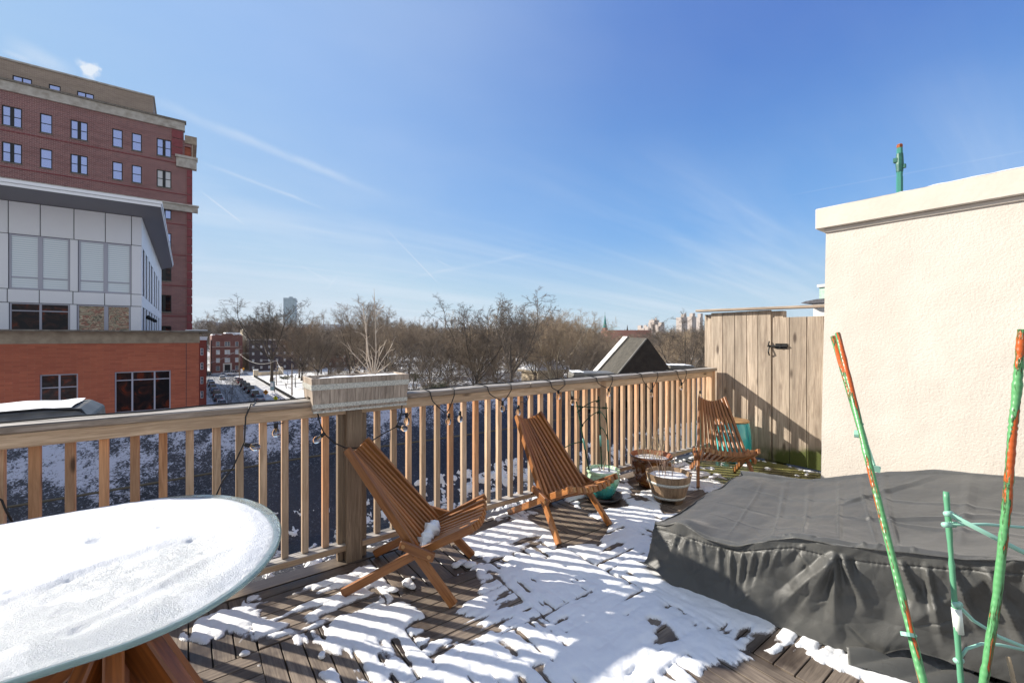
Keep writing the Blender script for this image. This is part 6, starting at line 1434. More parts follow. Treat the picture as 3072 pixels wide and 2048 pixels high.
m = MB(); cxm = (xa0 + xa1) / 2; m.prism([(xa0 + 1, za1 + .003), (xa0 + 1.3, za1 + .5), (cxm - 2.2, za1 + .1), (cxm - 1.6, za1 + .8), (cxm + 1.6, za1 + .8), (cxm + 2.2, za1 + .1), (xa1 - 1.3, za1 + .5), (xa1 - 1, za1 + .003)], 1, ya + .02, ya + .5); m.build('parapet', BR_APT, apt)
m = MB(); m.box((xa0 + .2, ya + 1, za1 - .1), (xa1 - .2, 239, za1 + .55)); m.box((cxm - .5, ya + 3, za1 + .5), (xa1 - .5, 236, za1 + 1.3)); m.build('snowy_roof', SNOW, apt)
def block(name, label, x0, x1, y0, y1, z1, wallm, rows_, ncol, winm=DARKG, wf=(.45, .5), trim=TRIM, snow=True, side=None, cat='building', group=None):
    r_ = thing(name, label, cat, ((x0 + x1) / 2, y0, G), group=group); H_ = z1 - G; st_ = H_ / (rows_ + .6); cw = (x1 - x0) / ncol; o_ = []
    for r2 in range(rows_):
        for c2_ in range(ncol): cx_ = x0 + cw * (c2_ + .5); zb_2 = G + st_ * (r2 + .35); o_.append((cx_ - cw * wf[0] / 2, cx_ + cw * wf[0] / 2, zb_2, zb_2 + st_ * wf[1]))
    m = MB(); wall_y(m, x0, x1, G, z1, y0, o_, .2); m.build('front_wall', wallm, r_)
    m = MB(); m.quad((x1, y0, G), (x1, y1, G), (x1, y1, z1), (x1, y0, z1)); m.quad((x0, y1, G), (x0, y0, G), (x0, y0, z1), (x0, y1, z1)); m.quad((x1, y1, G), (x0, y1, G), (x0, y1, z1), (x1, y1, z1)); m.build('side_walls', side or wallm, r_)
    for q in o_: 
        if len(o_) <= 60: win_y(r_, *q, y0, .1, (), (.5,), trim, winm, .15)
    if len(o_) > 60:
        m = MB()
        for q in o_: m.quad((q[0], y0 + .15, q[2]), (q[1], y0 + .15, q[2]), (q[1], y0 + .15, q[3]), (q[0], y0 + .15, q[3]))
        m.build('window', winm, r_)
    m = MB(); m.box((x0 + .1, y0 + .1, z1 - .3), (x1 - .1, y1 - .1, z1 + .02)); m.build('roof', SNOW if snow else DARKM, r_)
    m = MB(); m.box((x0 - .1, y0 - .25, z1 - .5), (x1 + .1, y0 - .003, z1 + .15)); m.build('cornice', trim if snow else STONED, r_)
    return r_
yr = 100.0; xrw = on_y(619.5, 1050, yr).x
block('row_house', 'bright red brick row house with white window frames beside the brick wing', -2.6, xrw, yr, 126, on_y(612, 1012, yr).z, BR_ROW, 5, 4, DARKG, (.32, .5), trim=FASCIA)
block('row_house', 'dark snow-free row house receding along the left street side', -14, 1.3, 128, 178, on_y(612, 1016, 150).z, BR_DARK, 4, 6, snow=False)
block('apartment_house', 'dark apartment block half hidden by trees, right of the four-storey house', xa1 + 2.6, xa1 + 34, ya + 2, ya + 20, pzz(1018), BR_DARK, 4, 10, PALEG, (.3, .4), snow=True, side=CREAM)
block('apartment_house', 'low brownish terrace behind the trees and the planter box', xa1 + 36, xa1 + 66, ya + 6, ya + 20, pzz(1030), BR_APT, 3, 9, PALEG, (.3, .4), snow=True)
block('apartment_house', 'narrow house left of the four-storey apartment house', xa0 - 14, xa0 - 1.5, ya + 1, ya + 16, pzz(1010), BR_DARK, 4, 4, DARKG, (.3, .45))
q0 = on_y(727.5, 1000, 236); q1 = on_y(738.5, 1000, 236); r_ = thing('chimney_wall', 'cream sunlit gable wall rising between the two apartment houses', 'building', (q0.x, 236, G))
m = MB(); m.prism([(q0.x, G), (q1.x, G), (q1.x, on_y(735, 990, 236).z), (q0.x + .9, on_y(735, 986, 236).z), (q0.x, on_y(735, 990, 236).z)], 1, 236, 246); m.build('gable', CREAM, r_)
# far skyline
HAZEB = mat('far_facade_pale', (.50, .50, .52), .8, 0, (.60, .60, .62), .02)
def facade(name, cw_, cg, bw, bh_, gap=.25):
    m, b = newmat(name); co = objco(); s = N('ShaderNodeSeparateXYZ'); L(co, s.inputs[0]); cb = N('ShaderNodeCombineXYZ'); L(M('ADD', s.outputs[0], s.outputs[1]), cb.inputs[0]); L(s.outputs[2], cb.inputs[1])
    br = N('ShaderNodeTexBrick'); L(cb.outputs[0], br.inputs['Vector']); br.offset = 0; br.inputs['Scale'].default_value = 1; br.inputs['Brick Width'].default_value = bw; br.inputs['Row Height'].default_value = bh_; br.inputs['Mortar Size'].default_value = bh_ * gap; br.inputs['Mortar Smooth'].default_value = 0
    br.inputs['Color1'].default_value = (*cg, 1); br.inputs['Color2'].default_value = (*[x * 1.3 for x in cg], 1); br.inputs['Mortar'].default_value = (*cw_, 1); L(br.outputs[0], b.inputs['Base Color']); b.inputs['Roughness'].default_value = .6; return m
F_BEIGE = facade('tower_beige', (.40, .34, .30), (.21, .185, .18), 3.2, 3.0); F_GLASS = facade('tower_glass', (.33, .41, .45), (.22, .30, .35), 3.4, 3.6, .12); F_PALE = facade('slab_pale', (.55, .55, .56), (.3, .33, .37), 4, 3.2)
def tower(name, label, s, parts, fm, rot=0, cat='building', depth=30, group=None):
    u_c = sum(p[0] + p[1] for p in parts) / 2 / len(parts); c = P(u_c, 1012, s); r_ = thing(name, label, cat, (c.x, c.y, G), group=group)
    er = Vector((.8, -.6, 0)); ef = Vector((.6, .8, 0))
    for i, p in enumerate(parts):
        u0, u1, v1 = p[:3]; off = p[3] if len(p) > 3 else 0; dp = p[4] if len(p) > 4 else depth; a = P(u0, 1012, s + off); b_ = P(u1, 1012, s + off); zt = EYE + (1012 - v1) / FPX * (s + off)
        rt = rot; w_ = (b_ - a).length; cc_ = (a + b_) / 2
        e1 = (er * math.cos(rt) + ef * math.sin(rt)); e2 = (-er * math.sin(rt) + ef * math.cos(rt)); wv_ = w_ / (abs(math.cos(rt)) + abs(math.sin(rt)) * dp / max(w_, 1)) if rot else w_
        dd_ = dp * (wv_ / w_); q = [cc_ - e1 * wv_ / 2, cc_ + e1 * wv_ / 2, cc_ + e1 * wv_ / 2 + e2 * dd_, cc_ - e1 * wv_ / 2 + e2 * dd_]
        m = MB(); v = [(t.x, t.y, G) for t in q] + [(t.x, t.y, zt) for t in q]; m.add(v, [(0, 1, 5, 4), (1, 2, 6, 5), (2, 3, 7, 6), (3, 0, 4, 7), (4, 5, 6, 7)], r='keep'); m.build('block', p[5] if len(p) > 5 else fm, r_)
    return r_
tower('glass_tower', 'lone blue-green glass high-rise on the left skyline', 1600, [(848, 889, 893.5, 0, 45), (866, 879, 890, 10, 20)], F_GLASS, .35)
def c6(x, y): return 1780 + x / 3.267, 860 + y / 3.267
def PT(x0, x1, y, off=0, dp=30): return (c6(x0, 0)[0], c6(x1, 0)[0], c6(0, y)[1], off, dp)
tower('stepped_tower', 'small stepped beige tower, leftmost of the near tower group', 1500, [PT(455, 497, 378), PT(485, 512, 405, -20), PT(510, 540, 375, 30)], F_BEIGE, .5, group='stepped beige towers on the right skyline')
tower('stepped_tower', 'tallest stepped beige tower of the group between the spire and the fence', 1450, [PT(575, 664, 325), PT(612, 632, 306, 8, 15), PT(555, 580, 350, -6), PT(530, 560, 390, -12), PT(578, 598, 318, 5, 15)], F_BEIGE, .5, group='stepped beige towers on the right skyline')
tower('stepped_tower', 'paler stepped tower in front and right of the tallest one', 1350, [PT(640, 718, 370), PT(655, 705, 348, 6, 20), PT(622, 645, 372, -4)], F_BEIGE, .5, group='stepped beige towers on the right skyline')
tower('stepped_tower', 'left tower of the trio beside the board fence', 1500, [PT(842, 946, 300), PT(878, 925, 268, 8, 20), PT(898, 912, 258, 12, 8)], F_BEIGE, .5, group='stepped beige towers on the right skyline')
tower('stepped_tower', 'middle tower of the trio beside the board fence', 1550, [PT(946, 1030, 292), PT(962, 1010, 258, 8, 20)], F_BEIGE, .5, group='stepped beige towers on the right skyline')
tower('stepped_tower', 'right tower of the trio, touching the board fence', 1600, [PT(1028, 1090, 300), PT(1040, 1085, 262, 8, 20)], F_BEIGE, .5, group='stepped beige towers on the right skyline')
BR_FAR = mat('far_red_brick', (.27, .12, .09), .85, 0, (.33, .16, .12), .1)
tower('brick_warehouse', 'long low red brick building on the horizon below the church spire', 420, [(1822, 1955, 990, 0, 30)], BR_FAR)
tower('pale_slab', 'pale low building on the far left skyline beside the brick tower', 520, [(585, 640, 966, 0, 30), (590, 625, 962, 8, 10)], F_PALE); tower('pale_slab', 'small dark-roofed building on the skyline just right of the pale one', 620, [(628, 655, 976, 0, 20)], F_BEIGE)
tower('distant_hall', 'wide pale flat-roofed hall on the skyline right of the glass tower', 900, [(900, 1010, 972, 0, 40)], F_PALE); tower('distant_hall', 'flat-roofed hall on the skyline between the two smokestacks and the park trees', 900, [(1270, 1430, 984, 0, 40)], F_PALE)
tower('distant_hall', 'brownish block on the skyline below the glass tower', 700, [(820, 905, 982, 0, 40)], BR_FAR)
CHIM = mat('chimney_concrete', (.26, .23, .21), .8)
for (u, v0, lab) in ((1311, 965, 'left and shorter of the two slim smokestacks on the horizon'), (1336, 960, 'right and taller of the two slim smokestacks on the horizon')):
    c = P(u, 1012, 1300); m = MB(); m.tube([(c.x, c.y, G), (c.x, c.y, EYE + (1012 - v0) / FPX * 1300)], [2.6, 1.9], 12); m.build('smokestack', CHIM, label=lab, cat='smokestack', group='smokestacks')
c = P(1815, 1012, 560); sp_ = thing('church_spire', 'pointed green copper church spire on the skyline', 'church spire', (c.x, c.y, G)); zb_3 = EYE + (1012 - 983) / FPX * 560; zt3 = EYE + (1012 - 941) / FPX * 560
m = MB(); m.box((c.x - 2.4, c.y - 2.4, G), (c.x + 2.4, c.y + 2.4, zb_3)); m.build('tower', BR_FAR, sp_)
m = MB(); m.lathe([(3.0, 0), (2.6, .8), (1.4, (zt3 - zb_3) * .45), (.15, zt3 - zb_3 - 1)], 8, (c.x, c.y, zb_3)); m.build('spire', mat('spire_copper', (.03, .17, .16), .6), sp_)
m = MB(); m.box((c.x - .08, c.y - .08, zt3 - 1.1), (c.x + .08, c.y + .08, zt3 + 2.4)); m.box((c.x - .7, c.y - .08, zt3 + 1.2), (c.x + .7, c.y + .08, zt3 + 1.4)); m.build('cross', BLK, sp_)
c = P(1882, 1012, 900); m = MB(); m.lathe([(5, -18), (3, -8), (1.4, 0), (.1, 9)], 6, (c.x, c.y, EYE + 18)); m.build('distant_steeple', DARKM, label='tiny dark steeple above the long red building', cat='steeple')
# park pavilion
c = P(1632, 1012, 138); pv = thing('park_pavilion', 'white-roofed park pavilion with arches among the trees', 'pavilion', (c.x, c.y, G))
m = MB(); zr_ = G + 5.0; a = [(c.x - 7, c.y - 5, zr_), (c.x + 7, c.y - 5, zr_), (c.x + 7, c.y + 5, zr_), (c.x - 7, c.y + 5, zr_), (c.x - 3, c.y, zr_ + 2.8), (c.x + 3, c.y, zr_ + 2.8)]; m.add(a, [(0, 1, 5, 4), (1, 2, 5), (2, 3, 4, 5), (3, 0, 4)]); m.box((c.x - .7, c.y - .7, zr_ + 2.4), (c.x + .7, c.y + .7, zr_ + 4)); m.build('snowy_roof', SNOW, pv)
m = MB(); m.box((c.x - 6.9, c.y - 4.9, zr_ - .6), (c.x + 6.9, c.y + 4.9, zr_ - .01)); m.build('beam', CREAM, pv)
for i in range(6):
    m = MB(); x_ = c.x - 6.3 + i * 2.52; m.tube([(x_, c.y - 4.5, G), (x_, c.y - 4.5, zr_ - .6)], .28, 8); m.build('column', CREAM, pv)
m = MB(); m.box((c.x - 6, c.y - 2, G), (c.x + 6, c.y + 4, zr_ - .6)); m.build('inner_wall', CREAM, pv)
# ------------------------------------------------------------------ cars
TYRE = mat('tyre', (.015, .015, .015), .8); RIM = mat('rim', (.4, .4, .42), .35, .7); CGL = mat('car_glass', (.01, .012, .016), .08, 0, spec=.9); TAIL = mat('tail_lamp', (.4, .01, .01), .3); HEAD = mat('head_lamp', (.75, .75, .72), .15); PLATE = mat('number_plate', (.7, .7, .66), .5)
_paint = {}
def paint(c):
    if c not in _paint: m, b = newmat('car_paint'); b.inputs['Base Color'].default_value = (*c, 1); b.inputs['Roughness'].default_value = .3; b.inputs['Coat Weight'].default_value = .8; b.inputs['Metallic'].default_value = .2; _paint[c] = m
    return _paint[c]
def loft(m, secs, mi=0):
    "secs: list of (x, [(y, z)...]) rings"
    n = len(secs[0][1]); v = [(x, y, z) for x, r_ in secs for y, z in r_]; f = [(i * n + j, i * n + (j + 1) % n, (i + 1) * n + (j + 1) % n, (i + 1) * n + j) for i in range(len(secs) - 1) for j in range(n)] + [tuple(range(n - 1, -1, -1)), tuple(range((len(secs) - 1) * n, len(secs) * n))]
    m.add(v, f, mi=mi)
def make_car(label, x, y, rz, c, kind='sedan', snow=False, group=None):
    r_ = thing('parked_car' if group else 'car', label, 'car', (x, y, G + .01), rz, group); L_ = {'sedan': 4.7, 'suv': 4.7, 'pickup': 5.6}[kind]; H_ = {'sedan': 1.43, 'suv': 1.72, 'pickup': 1.85}[kind]; bz = .62 * H_ if kind == 'sedan' else .58 * H_; w_ = .90 if kind != 'pickup' else .98
    # local: +y is the front
    def sec(hw, z0, z1, ch=.1): return [(-hw + ch, z0), (hw - ch, z0), (hw, z0 + ch), (hw, z1 - ch), (hw - ch, z1), (-hw + ch, z1), (-hw, z1 - ch), (-hw, z0 + ch)]
    h = L_ / 2; m = MB(); prof = [(-h, .80, .42, bz - .10), (-h + .12, .93, .24, bz), (-h + .9, 1, .20, bz + .02), (0, 1, .20, bz), (h - 1.25, 1, .20, bz - .03), (h - .35, .95, .22, bz - .13), (h, .82, .36, bz - .28)]
    v = []; 
    secs = [(yy_, sec(w_ * k_, a, b_)) for yy_, k_, a, b_ in prof]; n = 8; vv = [(q[0], yy_, q[1]) for yy_, rg in secs for q in rg]
    f = [(i * n + j, (i + 1) * n + j, (i + 1) * n + (j + 1) % n, i * n + (j + 1) % n) for i in range(len(secs) - 1) for j in range(n)] + [tuple(range(n)), tuple(range(len(vv) - 1, len(vv) - n - 1, -1))]; m.add(vv, f)
    body = m.build('body', paint(c), r_, world=False, smooth=False, bevel=.03)
    if kind == 'sedan': cab = [(-h + .75, bz - .02), (-h + 1.45, H_), (h - 2.15, H_), (h - 1.25, bz - .03)]
    elif kind == 'suv': cab = [(-h + .06, bz - .02), (-h + .42, H_), (h - 2.0, H_), (h - 1.2, bz - .03)]
    else: cab = [(-h + 2.0, bz - .02), (-h + 2.2, H_), (h - 2.2, H_), (h - 1.45, bz - .03)]
    m = MB(); wb, wt = w_ - .04, w_ - .20; (y0, z0), (y1, z1), (y2, z2), (y3, z3) = cab
    vv = [(-wb, y0, z0), (wb, y0, z0), (wb, y3, z3), (-wb, y3, z3), (-wt, y1, z1), (wt, y1, z1), (wt, y2, z2), (-wt, y2, z2)]; m.add(vv, [(0, 1, 5, 4), (1, 2, 6, 5), (2, 3, 7, 6), (3, 0, 4, 7)]); m.build('windows', CGL, r_, world=False)
    m = MB(); m.add([(-wt - .01, y1 - .03, z1 - .005), (wt + .01, y1 - .03, z1 - .005), (wt + .01, y2 + .03, z2 - .005), (-wt - .01, y2 + .03, z2 - .005), (-wt + .06, y1 + .08, z1 + .045), (wt - .06, y1 + .08, z1 + .045), (wt - .06, y2 - .08, z2 + .045), (-wt + .06, y2 - .08, z2 + .045)], [(0, 1, 5, 4), (1, 2, 6, 5), (2, 3, 7, 6), (3, 0, 4, 7), (4, 5, 6, 7), (3, 2, 1, 0)])
    for a_, b2_ in (((-wb, y0, z0), (-wt, y1, z1)), ((wb, y0, z0), (wt, y1, z1)), ((-wb, y3, z3), (-wt, y2, z2)), ((wb, y3, z3), (wt, y2, z2))): m.beam(a_, b2_, .07, .05)
    for sx in (-1, 1): m.beam((sx * (wb + .003), (y0 + y3) / 2 - .1, bz), (sx * (wt + .003), (y1 + y2) / 2 - .1, z1), .02, .08)
    m.build('roof', SNOW if snow else paint(c), r_, world=False)
    for sx in (-1, 1):
        for yy_ in (-h + .85, h - .9):
            m = MB(); m.tube([(sx * (w_ - .2), yy_, .33), (sx * (w_ + .005), yy_, .33)], .33, 16); wh_ = m.build('wheel', TYRE, r_, world=False); m = MB(); m.tube([(sx * (w_ - .02), yy_, .33), (sx * (w_ + .012), yy_, .33)], .2, 10); m.build('rim', RIM, wh_, world=False)
        m = MB(); m.box((sx * w_ * .72 - .13, -h - .01, bz - .32), (sx * w_ * .72 + .13, -h + .1, bz - .16)); m.build('tail_light', TAIL, r_, world=False)
        m = MB(); m.box((sx * w_ * .7 - .15, h - .16, bz - .42), (sx * w_ * .7 + .15, h - .01, bz - .30)); m.build('headlight', HEAD, r_, world=False)
    m = MB(); m.box((-.26, -h - .012, .5), (.26, -h + .03, .64)); m.build('number_plate', PLATE, r_, world=False)
    if kind == 'pickup': m = MB(); m.box((-w_ + .14, -h + .12, bz + .0), (w_ - .14, -h + 1.95, bz + .03)); m.build('bed', BLK, r_, world=False)
    return r_
row = [(771, 1200, 'silver sedan, nearest of the cars at the right kerb', (.30, .32, .36), 'sedan', 0), (761, 1184, 'dark grey estate car with snowy roof, second from the near end at the right kerb', (.05, .05, .06), 'suv', 1), (748, 1171, 'black car with snow on its hood, third at the right kerb', (.015, .015, .018), 'pickup', 0),
       (736, 1159, 'black pickup parked in the middle of the right kerb row', (.02, .02, .022), 'pickup', 0), (727, 1150, 'dark suv parked right behind the dark red car', (.03, .03, .035), 'suv', 0), (719, 1143, 'dark red hatchback at the right kerb beside the sunlit patch', (.20, .015, .02), 'suv', 0), (709, 1135, 'white sunlit car, farthest at the right kerb', (.75, .74, .72), 'sedan', 1)]
yprev = None
for k, (u, v, lab, c, kd, sn) in enumerate(row): make_car(lab, 13.75, 118.5 + 9.2 * k + (k > 3) * 1.5, random.uniform(-.015, .015), c, kd, bool(sn), 'cars parked at the right kerb')
left = [('dark car under the street tree, nearest at the left kerb', (.03, .03, .04), 'sedan', 0, 106), ('red-brown car with snow patches, second at the left kerb', (.13, .04, .04), 'sedan', 1, 114), ('car with white snowy roof in the left kerb row', (.08, .08, .10), 'sedan', 1, 125), ('maroon car in the left kerb row', (.16, .05, .05), 'suv', 0, 133), ('grey-blue car in the left kerb row beyond the maroon one', (.2, .24, .3), 'sedan', 0, 142), ('pale blue van-like car in the left kerb row', (.35, .4, .5), 'suv', 0, 151), ('dark hatchback near the far end of the left kerb row', (.05, .05, .06), 'suv', 1, 161), ('white-nosed car, farthest at the left kerb', (.5, .5, .52), 'sedan', 1, 171)]
for lab, c, kd, sn, y_ in left: make_car(lab, 6.0, y_, random.uniform(-.02, .02), c, kd, bool(sn), 'cars parked at the left kerb')
make_car('cream sedan driving away in the sunlit patch of the street', 10.1, 186, 0, (.62, .58, .48), 'sedan', True)
make_car('white pickup truck crossing in front of the apartment house', 14.9, 205.5, R(-80), (.80, .80, .82), 'pickup')
make_car('white estate car behind the white pickup truck', 13.2, 211, R(-88), (.6, .62, .66), 'sedan')
make_car('dark suv on the cross street left of the white pickup', -.5, 209, R(-90), (.02, .02, .024), 'suv'); make_car('black suv on the cross street, second from the left', 5.3, 210, R(-90), (.025, .025, .03), 'suv')
make_car('dark suv parked beyond the park trees on the cross street', 43, 208, R(-90), (.02, .02, .025), 'suv'); 
p_ = gnd(608, 1170); make_car('dark van with pale roof standing at the foot of the row house', 2.6, 122, 0, (.05, .05, .06), 'suv', True)
# ------------------------------------------------------------------ street furniture
POLEW = mat('pole_wood', (.20, .15, .11), .9, 0, (.28, .22, .17), 3); STEEL = mat('grey_steel', (.5, .5, .5), .5, .3); DGREEN = mat('dark_iron', (.02, .022, .024), .5)
ORANGE = mat('sign_orange', (.85, .36, .02), .5); YELLOW = mat('sign_fluoro_yellow', (.80, .82, .03), .5); BLUEK = mat('kiosk_blue', (.25, .38, .44), .5)
def pole(u, s, vtop, label, arms, cross=None, r_=.15):
    c = P(u, 1012, s); zt = EYE + (1012 - vtop) / FPX * s; t = thing('utility_pole', label, 'utility pole', (c.x, c.y, G), group='wooden utility poles along the street'); m = MB(); m.tube([(c.x, c.y, G), (c.x, c.y, zt)], [r_, r_ * .7], 8); m.build('post', POLEW, t)
    er = Vector((.8, -.6, 0))
    for (dx, dz) in arms:
        m = MB(); b_ = Vector((c.x, c.y, zt - dz)); e = b_ + er * dx; m.tube([b_, b_.lerp(e, .4) + Vector((0, 0, .35)), e + Vector((0, 0, .45))], .05, 6); a_ = m.build('lamp_arm', STEEL, t); m = MB(); m.beam(e + Vector((0, 0, .43)), e + er * (.7 * (1 if dx > 0 else -1)) + Vector((0, 0, .40)), .25, .14); m.build('lamp_head', STEEL, a_)
    if cross: m = MB(); b_ = Vector((c.x, c.y, zt - cross)); m.beam(b_ - er * 1.3, b_ + er * 1.3, .1, .12); m.build('crossarm', STEEL, t)
    return Vector((c.x, c.y, zt))
pa = pole(718, 156, 1044, 'utility pole with two lamp arms in front of the four-storey apartment house', [(-2.6, 2.3), (2.8, 2.3)], .2); pb_ = pole(829, 136, 1078, 'utility pole beside the trunk of the tall elm', [(-4.4, .6)]); pc = pole(876, 112, 1090, 'utility pole with a long lamp arm behind the left end of the planter box', [(5.0, 2.6)], r_=.19)
WIRE = mat('wire_pale', (.45, .43, .40), .6)
def wire(a, b_, sag, label):
    m = MB(); m.tube([a.lerp(b_, t) - Vector((0, 0, sag * 4 * t * (1 - t))) for t in np.linspace(0, 1, 18)], .035, 4); m.build('overhead_wire', WIRE, label=label, cat='wire')
wire(pa - Vector((0, 0, 2)), pb_ - Vector((0, 0, .3)), 2.2, 'sagging pale wire between the two-armed pole and the pole beside the elm'); wire(pb_ - Vector((0, 0, .1)), pc - Vector((0, 0, 3.4)), 1.6, 'sagging wire between the elm pole and the pole behind the planter box'); wire(pa - Vector((0, 0, .2)), Vector((1.0, 128, G + 8)), 1.0, 'wire running from the two-armed pole to the dark row houses')
def signpost(u, s, v, size, matl, label, shape='diamond', glyph=None, vb=None):
    c = P(u, v, s); t = thing('road_sign', label, 'sign', (c.x, c.y, G)); m = MB(); m.tube([(c.x, c.y + .05, G), (c.x, c.y + .05, c.z + size * .8)], .04, 6); m.build('post', STEEL, t)
    er = Vector((.8, -.6, 0)); up = Vector((0, 0, 1)); f_ = Vector((-.6, -.8, 0)) * .02
    if shape == 'diamond': q = [c - up * size, c + er * size, c + up * size, c - er * size]
    else: q = [c - up * size - er * size * .6, c - up * size + er * size * .6, c + up * size + er * size * .6, c + up * size - er * size * .6]
    m = MB(); m.add([(p_ + f_)[:] for p_ in q] + [(p_ - f_)[:] for p_ in q], [(0, 1, 2, 3), (7, 6, 5, 4), (0, 4, 5, 1), (1, 5, 6, 2), (2, 6, 7, 3), (3, 7, 4, 0)]); pl_ = m.build('plate', matl, t)
    if glyph:
        m = MB()
        for (x0, y0, x1, y1, w_) in glyph: a = c + er * x0 * size + up * y0 * size + f_ * 1.6; b_ = c + er * x1 * size + up * y1 * size + f_ * 1.6; m.beam(a, b_, w_ * size, .01, (-.6, -.8, 0))
        m.build('symbol', BLK, pl_)
    return t
signpost(797.5, 96, 1176, .62, ORANGE, 'orange diamond warning sign with two lines of black writing above the parked cars', glyph=[(-.45, .14, -.1, .14, .18), (.02, .14, .42, .14, .18), (-.35, -.14, -.02, -.14, .18), (.08, -.14, .38, -.14, .18)])
signpost(827, 100, 1194, .60, YELLOW, 'fluorescent yellow diamond crossing sign with a walking figure', glyph=[(0, .1, .02, .45, .16), (0, .1, .2, -.35, .12), (0, .1, -.2, -.35, .12), (.02, .3, .25, .1, .1), (0, .3, -.2, .12, .1)])
signpost(730, 165, 1106, .55, ORANGE, 'far orange diamond sign beside the two-armed pole', glyph=[(0, -.3, 0, .3, .2)]); signpost(725, 166, 1112, .7, FASCIA, 'narrow white sign beside the far orange one', 'rect')
# park fence, wall and pillars
fn = thing('park_fence', 'black iron railing along the park pavement', 'fence', (20.2, 150, G))
m = MB(); m.box((20.15, 106, G + .9), (20.2, 190, G + .95)); m.box((20.15, 106, G + .2), (20.2, 190, G + .25)); m.build('rails', DGREEN, fn)
m = MB()
yy_ = 106.
while yy_ < 190: m.box((20.16, yy_, G + .1), (20.19, yy_ + .03, G + 1.0)); yy_ += .16
m.build('bars', DGREEN, fn)
m = MB(); m.box((20.3, 106, G + .1), (20.6, 190, G + .55)); m.build('kerb_wall', STONE2, fn)
pw = thing('park_wall', 'pale stone park entrance wall with rounded pillars at the street corner', 'wall', (24, 196, G)); m = MB(); m.box((20.4, 192, G), (22.0, 193.6, G + 2.4)); m.build('pillar', CREAM, pw, bevel=.1); m = MB(); m.box((22.1, 195, G), (29.5, 195.6, G + 1.4)); m.build('wall', CREAM, pw); m = MB(); m.lathe([(.85, 0), (.85, 2.6), (.6, 3.1), (0, 3.3)], 12, (30.3, 195.3, G)); m.build('round_pillar', CREAM, pw)
m = MB(); m.box((20.35, 191.95, G + 2.41), (22.05, 193.65, G + 2.65)); m.build('snow_cap', SNOW, pw)
for i in range(7):
    y_ = 108 + i * 2.6; x_ = 17.6
    b_ = thing('hire_bicycle', 'blue hire bicycle docked beside the park fence, %s in the row' % ['nearest', 'second nearest', 'third', 'middle', 'fifth', 'second farthest', 'farthest'][i], 'bicycle', (x_, y_, G + .12), R(72), 'docked hire bicycles by the park fence')
    for s2 in (-.52, .52):
        m = MB(); ringp = [(0, s2 + .33 * math.cos(t), .34 + .33 * math.sin(t)) for t in np.linspace(0, 2 * math.pi, 17)]; m.tube(ringp, .03, 5, caps=False); m.build('wheel', TYRE, b_, world=False)
        m = MB(); m.tube([(0, s2 + .37 * math.cos(t), .34 + .37 * math.sin(t)) for t in np.linspace(.3, 2.8, 8)], .035, 5); m.build('mudguard', mat_blue if 'mat_blue' in globals() else globals().setdefault('mat_blue', mat('bike_blue', (.02, .10, .45), .4)), b_, world=False)
    m = MB(); m.tube([(0, -.52, .34), (0, -.1, .3), (0, .38, .8), (0, .52, .34)], .04, 6); m.tube([(0, -.1, .3), (0, -.25, .85)], .04, 6); m.build('frame', mat_blue, b_, world=False)
    m = MB(); m.tube([(-.28, .3, 1.05), (0, .38, 1.0), (.28, .3, 1.05)], .025, 5); m.tube([(0, .38, .8), (0, .36, 1.0)], .025, 5); m.build('handlebar', DGREEN, b_, world=False); m = MB(); m.box((-.08, -.38, .85), (.08, -.12, .92)); m.build('saddle', BLK, b_, world=False)
c = gnd(817, 1172); ks = thing('bike_kiosk', 'pale blue pay kiosk panel beside the docked bicycles', 'kiosk', (c.x, c.y, G)); m = MB(); m.beam((c.x, c.y, G + .1), (c.x, c.y, G + 2.6), 1.1, .25, (.6, .8, 0)); m.build('panel', BLUEK, ks, bevel=.03); m = MB(); m.beam((c.x - .12, c.y - .16, G + 1.2), (c.x - .12, c.y - .16, G + 2.3), .8, .02, (.6, .8, 0)); m.build('screen', FASCIA, ks)
for k_, (u, s, vt) in enumerate([(887, 128, 1085), (824, 118, 1118), (838, 165, 1095)]):
    c = P(u, 1012, s); t = thing('park_lamp', ['lamp post inside the park near the ball court fence', 'lamp post with white lantern at the park fence', 'lamp post beyond the elm trunk'][k_], 'lamp post', (c.x, c.y, G)); m = MB(); m.tube([(c.x, c.y, G), (c.x, c.y, G + 3.6)], [.1, .06], 8); m.build('post', DGREEN, t); m = MB(); m.lathe([(.1, 0), (.24, .15), (.26, .5), (.08, .75), (0, .8)], 10, (c.x, c.y, G + 3.6)); m.build('lantern', FASCIA, t)
# ball court fence
cf = thing('court_fence', 'tall dark mesh ball-court fence on the park snow behind the planter box', 'fence', (30, 130, G)); 
for i in range(9):
    a = P(880 + 0 * i, 1012, 150); a = Vector((24.5 + i * .55, 170 - i * 8.5, 0)); m = MB(); m.tube([(a.x, a.y, G), (a.x, a.y, G + 4.2)], .06, 6); m.build('post', DGREEN, cf)
for z_ in (.3, 2.2, 4.15):
    m = MB(); m.tube([(24.5, 170, G + z_), (24.5 + 8 * .55, 170 - 8 * 8.5, G + z_)], .035, 5); m.build('rail', DGREEN, cf)
